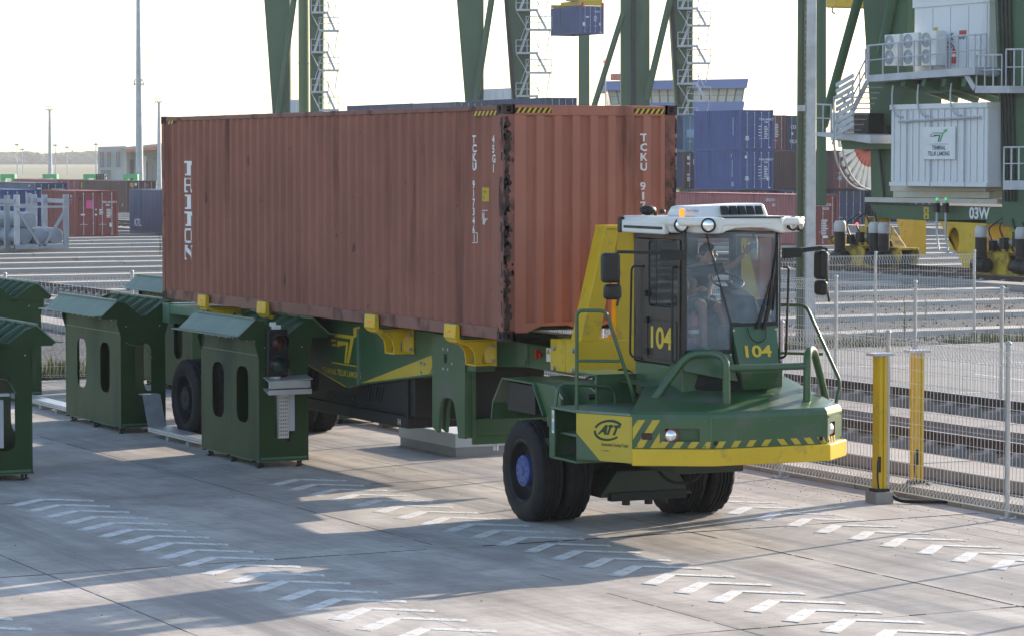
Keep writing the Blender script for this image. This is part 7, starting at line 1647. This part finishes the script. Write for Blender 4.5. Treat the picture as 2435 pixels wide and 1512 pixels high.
# bogies with drive motors
CRY = M('worn_crane_yellow', (.52, .35, .02), .5, var=.15, dirt=(.05, .042, .03), da=.75, ds=1.8)
HOODM = M('grey_motor_hood', (.50, .50, .50), .5, var=.1, dirt=(.3, .29, .28), da=.3)
def bogie(px, py, mirror_=1):
    o = at_z(px, py); bx_, by_ = XC+.3, at_x(px, py, XC+.3).y
    def B(m, nm, mt, **k): return rel(m.build(nm, mt, k4, **k)) if False else m.build(nm, mt, k4, **k)
    for s_ in (-1, 1):
        y = by_+s_*1.25
        B(MB().prism([(y-1.0, .72), (y-.85, .30), (y+.85, .30), (y+1.0, .72), (y+.9, .95), (y-.9, .95)], 'x', bx_-.45, bx_-.36).prism([(y-1.0, .72), (y-.85, .30), (y+.85, .30), (y+1.0, .72), (y+.9, .95), (y-.9, .95)], 'x', bx_+.36, bx_+.45).box(bx_-.36, y-.9, .86, bx_+.36, y+.9, .95), 'bogie_frame', CRY, bevel=.02)
        for q in (-.5, .5): B(MB().lathe([(.001, -.1), (.36, -.1), (.36, -.07), (.32, -.06), (.32, .06), (.36, .07), (.36, .1), (.001, .1)], (bx_, y+q, .50), (1, 0, 0), 26), 'crane_wheel', BLACKM)
        for q in ((-.32, .32) if s_ < 0 else (.25,)):
            yy = y+q; B(MB().lathe([(.001, 0), (.20, 0), (.24, .08), (.20, .16), (.22, .3), (.22, .85), (.001, .85)], (bx_-.75, yy, .70), (0, 0, 1), 18), 'drive_motor', BLACKM)
            B(MB().lathe([(.235, 0), (.245, .02), (.245, .30), (.18, .42), (.001, .42)], (bx_-.75, yy, 1.50), (0, 0, 1), 20), 'motor_hood', HOODM)
            B(MB().lathe([(.001, -.4), (.24, -.4), (.27, -.3), (.27, .3), (.24, .4), (.001, .4)], (bx_-.75, yy, .50), (0, 1, 0), 18), 'gearbox', BLACKM)
    B(MB().hexa([(bx_-.35, by_-1.5, .95), (bx_+.35, by_-1.5, .95), (bx_+.35, by_+1.5, .95), (bx_-.35, by_+1.5, .95), (bx_-.35, by_-.5, 1.75), (bx_+.35, by_-.5, 1.75), (bx_+.35, by_+.5, 1.75), (bx_-.35, by_+.5, 1.75)]).box(bx_-.3, by_-.45, 1.7, bx_+.3, by_+.45, 2.1), 'equaliser', CRY, bevel=.03)
    st_ = MB()
    for k in range(8): st_.prism([(by_-1.6+k*.4, 1.0), (by_-1.45+k*.4, 1.0), (by_-1.33+k*.4, 1.2), (by_-1.48+k*.4, 1.2)], 'x', bx_-.372, bx_-.352)
    B(st_, 'hazard_stripe', BLACKP, smooth=False)
    B(MB().box(bx_-.42, by_-1.5, 1.28, bx_-.38, by_+1.5, 1.42), 'motor_tie_plate', STEELG)
    B(MB().cyl((bx_, by_+2.2, 1.12), (0, 1, 0), .13, .9, 16).cyl((bx_, by_+3.1, 1.12), (0, 1, 0), .19, .1, 16), 'buffer', CRY)
    for k, (dy, z, w_, h_) in enumerate(((-1.0, 1.35, .30, .45), (-.35, 1.45, .36, .55), (.45, 1.30, .30, .40), (1.1, 1.2, .26, .35))):
        B(MB().box(bx_-.62, by_+dy-w_/2, z-h_/2, bx_-.40, by_+dy+w_/2, z+h_/2), 'drive_box', BLACKM, bevel=.015)
        B(MB().tube(rounded([(bx_-.55, by_+dy, z+h_/2), (bx_-.65, by_+dy+.15, z+h_/2+.45), (bx_-.45, by_+dy*.5, 2.25)], .2), .035, 6), 'motor_cable', BLACKP)
    B(MB().box(bx_-.50, by_-2.1, .16, bx_-.40, by_+2.1, .32), 'rail_guard', CRY, bevel=.01)
bogie(2086, 645); bogie(2432, 670)
a = xp(2038, 533, XC-.5); C(MB().blob((a.x, a.y, a.z), (.06, .06, .06), 5, 8), 'warning_lamp', LAMPR, k4)
# yellow guide leg under the sill, with its oval opening
ov = [yz(2268+10*cos(2*pi*k/16)*1.3, 572+34*sin(2*pi*k/16)*.9, XC) for k in range(16)]
fn_out = [yz(*q, XC) for q in ((2232, 524), (2345, 524), (2341, 595), (2333, 608), (2318, 638), (2290, 638), (2284, 622))]
MB().panel(fn_out, [ov], lambda u, v: (XC, u, v), (.06, 0, 0)).build('guide_leg', YELLOW, k4, smooth=False)
MB().panel(fn_out, [ov], lambda u, v: (XC+1.0, u, v), (.06, 0, 0)).build('guide_leg', YELLOW, k4, smooth=False)
m = MB()
for a, b in zip(fn_out, fn_out[1:]+fn_out[:1]): m.quad((XC+.06, *a), (XC+.06, *b), (XC+1.0, *b), (XC+1.0, *a))
m.build('guide_leg_web', YELLOW, k4, smooth=False)
xslab([(2132, 520), (2172, 520), (2172, 608), (2150, 608)], XC+2.6, XC+3.2).build('far_guide_leg', YELLOW, k4, smooth=False)
xslab([(2000, 515), (2025, 500), (2025, 540), (2010, 545)], XC-.2, XC+.2).build('junction_box', GALVP, k4, bevel=.02) if False else None
# floodlight boom at the top
a = at_d(2000, 10, 150); 
fl_ = thing('trolley_end', 'yellow crane trolley end poking into view at the top edge', 'crane part', (a.x, a.y, a.z-.2))
_old_build(MB().box(-.6, -.4, 0, 3.4, .5, .8), 'trolley_body', YELLOW, fl_, bevel=.05); _old_build(MB().tube(rounded([(-.5, 0, .1), (-.55, 0, -.25), (-.35, 0, -.3)], .1), .05, 6), 'hook', STEELG, fl_); _old_build(MB().box(1.9, -.3, -.25, 2.3, .3, .0), 'buffer', REDP, fl_)
# red and white barrier tape beyond the crane
t0 = at_d(2165, 577, 150); t1 = at_d(2460, 580, 140); tp = thing('barrier_tape', 'red and white striped tape strung behind the yellow guide leg', 'tape', tuple(t0))
for k in range(40): a = t0.lerp(t1, k/40)-t0; b = t0.lerp(t1, (k+1)/40)-t0; _old_build(MB().bar(a+V((0, 0, -.35*sin(pi*k/40))), b+V((0, 0, -.35*sin(pi*(k+1)/40))), .01, .12), 'tape_stripe', REDP if k % 2 else LETTER, tp, smooth=False)

# ---------------------------------------------------------------- control building
cb_ = thing('control_building', 'blue roofed control building with a wide slanted glass storey', 'building', tuple(at_d(1600, 430, 440))); cb_['worldbuilt'] = True; cb_.location.z = 0; DB = 440
fslab(MB(), [(1434, 194), (1780, 188), (1776, 210), (1440, 216)], DB-2, 22).build('roof_band', BLUEROOF, cb_, smooth=False)
fslab(MB(), [(1444, 212), (1772, 208), (1765, 246), (1452, 250)], DB+.5, 18).build('glass_storey', WINDARK, cb_, smooth=False)
nW = 16
for k in range(nW):
    a, b = k/nW, (k+1)/nW
    def pt(f, top): return (1445+(1771-1445)*f, (215-3*f)) if top else (1453+(1764-1453)*f, 248-3*f)
    pa, pb, pc, pd = pt(a+.006, 1), pt(b-.006, 1), pt(b-.006, 0), pt(a+.006, 0)
    mid_ = lambda p_, q_, t: (p_[0]+(q_[0]-p_[0])*t, p_[1]+(q_[1]-p_[1])*t)
    mt = WINDOWC if 4 <= k <= 14 else WINDOW
    fslab(MB(), [pa, pb, mid_(pb, pc, .44), mid_(pa, pd, .44)], DB+.2, .2).build('window_pane', mt, cb_, smooth=False)
    fslab(MB(), [mid_(pa, pd, .47), mid_(pb, pc, .47), pc, pd], DB+.2, .2).build('window_pane', mt, cb_, smooth=False)
fslab(MB(), [(1500, 246), (1771, 242), (1765, 275), (1500, 280)], DB-1, 20).build('lower_band', BLUEROOF, cb_, smooth=False)
fslab(MB(), [(1470, 275), (1750, 270), (1750, 409), (1470, 409)], DB+4, 14).build('building_core', WALLG, cb_, smooth=False)
for (x, r) in ((1460, .42), (1468, .5), (1474, .42)): p = at_d(x, 192, DB+3); MB().cyl((p.x, p.y, p.z), (0, 0, 1), .55, .85, 16).blob((p.x, p.y, p.z+.85), (.55, .55, .18), 5, 16).build('roof_tank', ORANGE, cb_)
p = at_d(1440, 148, 300); bk = thing('warning_beacon', 'small red aviation beacon on a thin mast left of the building', 'beacon', (p.x, p.y, 0)); _old_build(MB().cyl((0, 0, 0), (0, 0, 1), .06, p.z, 6), 'mast', GALVP, bk); _old_build(MB().blob((0, 0, p.z), (.28, .28, .25), 6, 12), 'beacon_lamp', LAMPR, bk)

# ---------------------------------------------------------------- left: gate building, masts, lamps, green portals, far tractor
gb = thing('gate_building', 'grey gate building with orange roof edge behind the tall mast', 'building', (at_d(300, 430, 520).x, at_d(300, 430, 520).y, 0)); gb['worldbuilt'] = True; DG = 520
fslab(MB(), [(233, 350), (300, 348), (300, 433), (233, 433)], DG, 20).build('wall', WALLG, gb, smooth=False)
fslab(MB(), [(296, 362), (420, 352), (420, 433), (296, 433)], DG+6, 20).build('wall', WALLG, gb, smooth=False)
for (x0, x1, y0, y1) in ((238, 246, 362, 398), (255, 263, 362, 398), (276, 284, 362, 398)):
    f = fslab(MB(), [(x0, y0), (x1, y0), (x1, y1), (x0, y1)], DG-.3, .32).build('window', WINDARK, gb, smooth=False)
    fslab(MB(), [(x0+2.5, y0), (x0+5.5, y0), (x0+5.5, y0+14), (x0+2.5, y0+14)], DG-.4, .1).build('window_frame', ORANGE, gb, smooth=False)
for (x0, x1, y0, y1) in ((240, 262, 405, 430), (305, 318, 380, 430), (334, 350, 385, 430), (362, 374, 378, 430)): fslab(MB(), [(x0, y0), (x1, y0), (x1, y1), (x0, y1)], DG-.3 if x0 < 300 else DG+5.7, .3).build('window', WINDARK, gb, smooth=False)
fslab(MB(), [(284, 352), (420, 338), (420, 345), (300, 358)], DG-2, 26).build('roof', WALLG, gb, smooth=False); fslab(MB(), [(298, 357), (420, 343), (420, 352), (298, 363)], DG-2.4, 1).build('roof_fascia', ORANGE, gb, smooth=False)
fslab(MB(), [(375, 352), (420, 350), (420, 382), (375, 382)], DG+5, .6).build('blue_panel', BLUEROOF, gb, smooth=False)
fslab(MB(), [(342, 372), (347, 372), (347, 430), (342, 430)], DG+4, .5).build('column', WHITE, gb, smooth=False)
def mast(px, pyb, dep, r0, r1, ptop, label, head=True):
    b = at_d(px, pyb, dep); t = at_d(px, ptop, dep); o = thing('light_mast', label, 'light mast', (b.x, b.y, 0), -TH, 'light masts'); H_ = t.z
    _old_build(MB().cyl((0, 0, 0), (0, 0, 1), r0, H_, 12, r1), 'mast_shaft', GALVP, o)
    if head:
        s_ = dep/CF; m = MB().box(-9*s_, -.3, H_+1*s_, 9*s_, .3, H_+2*s_).box(-9*s_, -.3, H_+8*s_, 9*s_, .3, H_+9*s_)
        for q in (-8, -3, 3, 8): m.box((q-.4)*s_, -.2, H_, (q+.4)*s_, .2, H_+9*s_)
        m.box(-12*s_, -.3, H_-1.2*s_, 9*s_, .3, H_); _old_build(m, 'lamp_frame', GALVP, o, smooth=False)
    return o, H_
mo, hh_ = mast(332, 440, 300, .42, .19, -70, 'thick tall grey light mast left of the big container', False)
s_ = 300/CF; z_ = at_d(324, 196, 300).z
_old_build(MB().tube(rounded([(0, 0, z_+.3), (-.42, -.05, z_+.2), (-.45, -.05, z_-.15)], .1), .07, 6).tube(rounded([(0, 0, z_+.3), (.42, -.05, z_+.2), (.45, -.05, z_-.15)], .1), .07, 6), 'camera_arm', GALVP, mo)
_old_build(MB().blob((-.45, -.05, z_-.22), (.13, .13, .15), 6, 10).blob((.45, -.05, z_-.22), (.13, .13, .15), 6, 10), 'dome_camera', WHITE, mo)
cab_ = MB().tube([at_d(x, y, 300) for x, y in ((329, -20), (330, 10), (328, 40), (331, 75), (340, 105), (349, 130), (350, 140), (344, 160), (333, 168))], .03, 5)
tag(_old_build(cab_, 'loose_wire', BLACKM), 'thin loose wire dangling beside the tall light mast', 'wire')
mast(119.5, 425, 420, .34, .17, 262, 'slim light mast with a box frame head at the far left')
mast(379, 432, 380, .34, .17, 244, 'slim light mast with a frame head just left of the container corner')
for (px, ptop, dep, lb) in ((41, 346, 700, 'leftmost small street lamp over the far field'), (132, 347, 700, 'small street lamp right of the slim far left mast'), (229, 345, 700, 'small street lamp left of the gate building'), (160, 352, 800, 'tiny street lamp between two bigger ones over the tree line'), (54, 357, 800, 'small low street lamp near the left edge')):
    b = at_d(px, 405, dep); t = at_d(px, ptop, dep); o = thing('street_lamp', lb, 'street lamp', (b.x, b.y, 0), -TH, 'street lamps over the field'); s_ = dep/CF
    _old_build(MB().cyl((0, 0, 0), (0, 0, 1), .14, t.z, 8, .08), 'lamp_post', GALVP, o); _old_build(MB().lathe([(.2, -.1), (7*s_, -.0*s_), (6*s_, 2.0*s_), (1.5*s_, 3*s_)], (0, 0, t.z), (0, 0, 1), 14), 'lamp_head', STEELG, o)
p = at_d(228, 320, 900); o = thing('lattice_mast', 'thin radio mast rising faintly above the gate building edge', 'mast', (p.x, p.y, 0)); _old_build(MB().cyl((0, 0, 0), (0, 0, 1), .3, p.z, 6, .08), 'mast_shaft', GALVP, o)
for i, (px, lb) in enumerate(((18, 'bright green portal box at the left edge beyond the containers'), (118, 'bright green portal box second from the left beyond the containers'), (215, 'bright green portal box beside the dark loader'), (310, 'bright green portal box in front of the thick mast'))):
    p = at_d(px, 430, 290); o = thing('green_portal', lb, 'portal', (p.x, p.y, 0), -TH, 'bright green portals'); z = at_d(px, 415, 290).z; w_ = 17*290/CF
    _old_build(MB().panel([(-w_, 0), (w_, 0), (w_, z), (-w_, z)], [[(-w_*.45, z-1.05), (w_*.5, z-1.05), (w_*.5, z-.40), (-w_*.45, z-.40)]], lambda u, v: (u, 0, v), (0, 1.2, 0)), 'portal_frame', GREENB, o, smooth=False)
    _old_build(MB().box(w_*.5, -.15, 0, w_*.62, -.02, z-.5), 'post', WHITE, o)
    _old_build(MB().box(-w_*1.0, -.3, z-1.55, w_*1.2, -.1, z-1.35), 'rail', YELLOW, o)
p = at_d(236, 425, 275); o = thing('loader', 'dark loader cab showing above the containers beside a green portal', 'loader', (p.x, p.y, 0), -TH); s_ = 275/CF; zc = at_d(236, 436, 275).z
_old_build(MB().box(-12*s_, 0, 0, 14*s_, 3, zc), 'body', STEELG, o, bevel=.05)
_old_build(MB().box(-8*s_, 0, zc+18*s_, 12*s_, 1.6, zc+21*s_).bar((-7*s_, .1, zc), (-7*s_, .1, zc+19*s_), .08, .08).bar((2*s_, .1, zc), (2*s_, .1, zc+19*s_), .08, .08).bar((11*s_, .1, zc), (10*s_, .1, zc+19*s_), .12, .1).bar((-7*s_, 1.5, zc), (-7*s_, 1.5, zc+19*s_), .08, .08).bar((10*s_, 1.5, zc), (10*s_, 1.5, zc+19*s_), .08, .08), 'cab_frame', BLACKM, o, smooth=False)
_old_build(MB().box(-6*s_, .15, zc+2*s_, 9*s_, 1.4, zc+17*s_), 'cab_glass', WINDARK, o)
_old_build(MB().bar((13*s_, 0, zc-6*s_), (15*s_, 0, zc+14*s_), .2, .2), 'exhaust', GALVP, o)
# emblem on the slate container
sl_ = [o for o in bpy.data.objects if o.get('label', '').startswith('slate blue')][0]
lettering('EVERG', .30, (-.004, 4.6, .35), (0, -1, 0), (0, 0, 1), LETTER, sl_, wk=1.1, bold=.01) if False else lettering('KTL', .42, (-.004, 5.2, .45), (0, -1, 0), (0, 0, 1), LETTER, sl_, wk=1.2, bold=.015)

# ================================================================ air
hb = MB().box(-3300, -700, -1.4, 3300, 3100, 62).mesh('haze', M('haze_unused', (1, 1, 1)) if False else None, False) if False else None
hz_ = bpy.data.materials.new('haze_air'); hz_.use_nodes = True; t = hz_.node_tree; t.nodes.clear()
ho = t.nodes.new('ShaderNodeOutputMaterial'); pv = t.nodes.new('ShaderNodeVolumePrincipled'); pv.inputs['Color'].default_value = (.94, .96, 1.0, 1); pv.inputs['Density'].default_value = HAZE_D; pv.inputs['Anisotropy'].default_value = 0.0
t.links.new(pv.outputs[0], ho.inputs['Volume'])
if HAZE_D > 0: tag(_old_build(MB().box(-3300, -700, -1.4, 3300, 3100, 62), 'haze', hz_, smooth=False), kind='stuff')
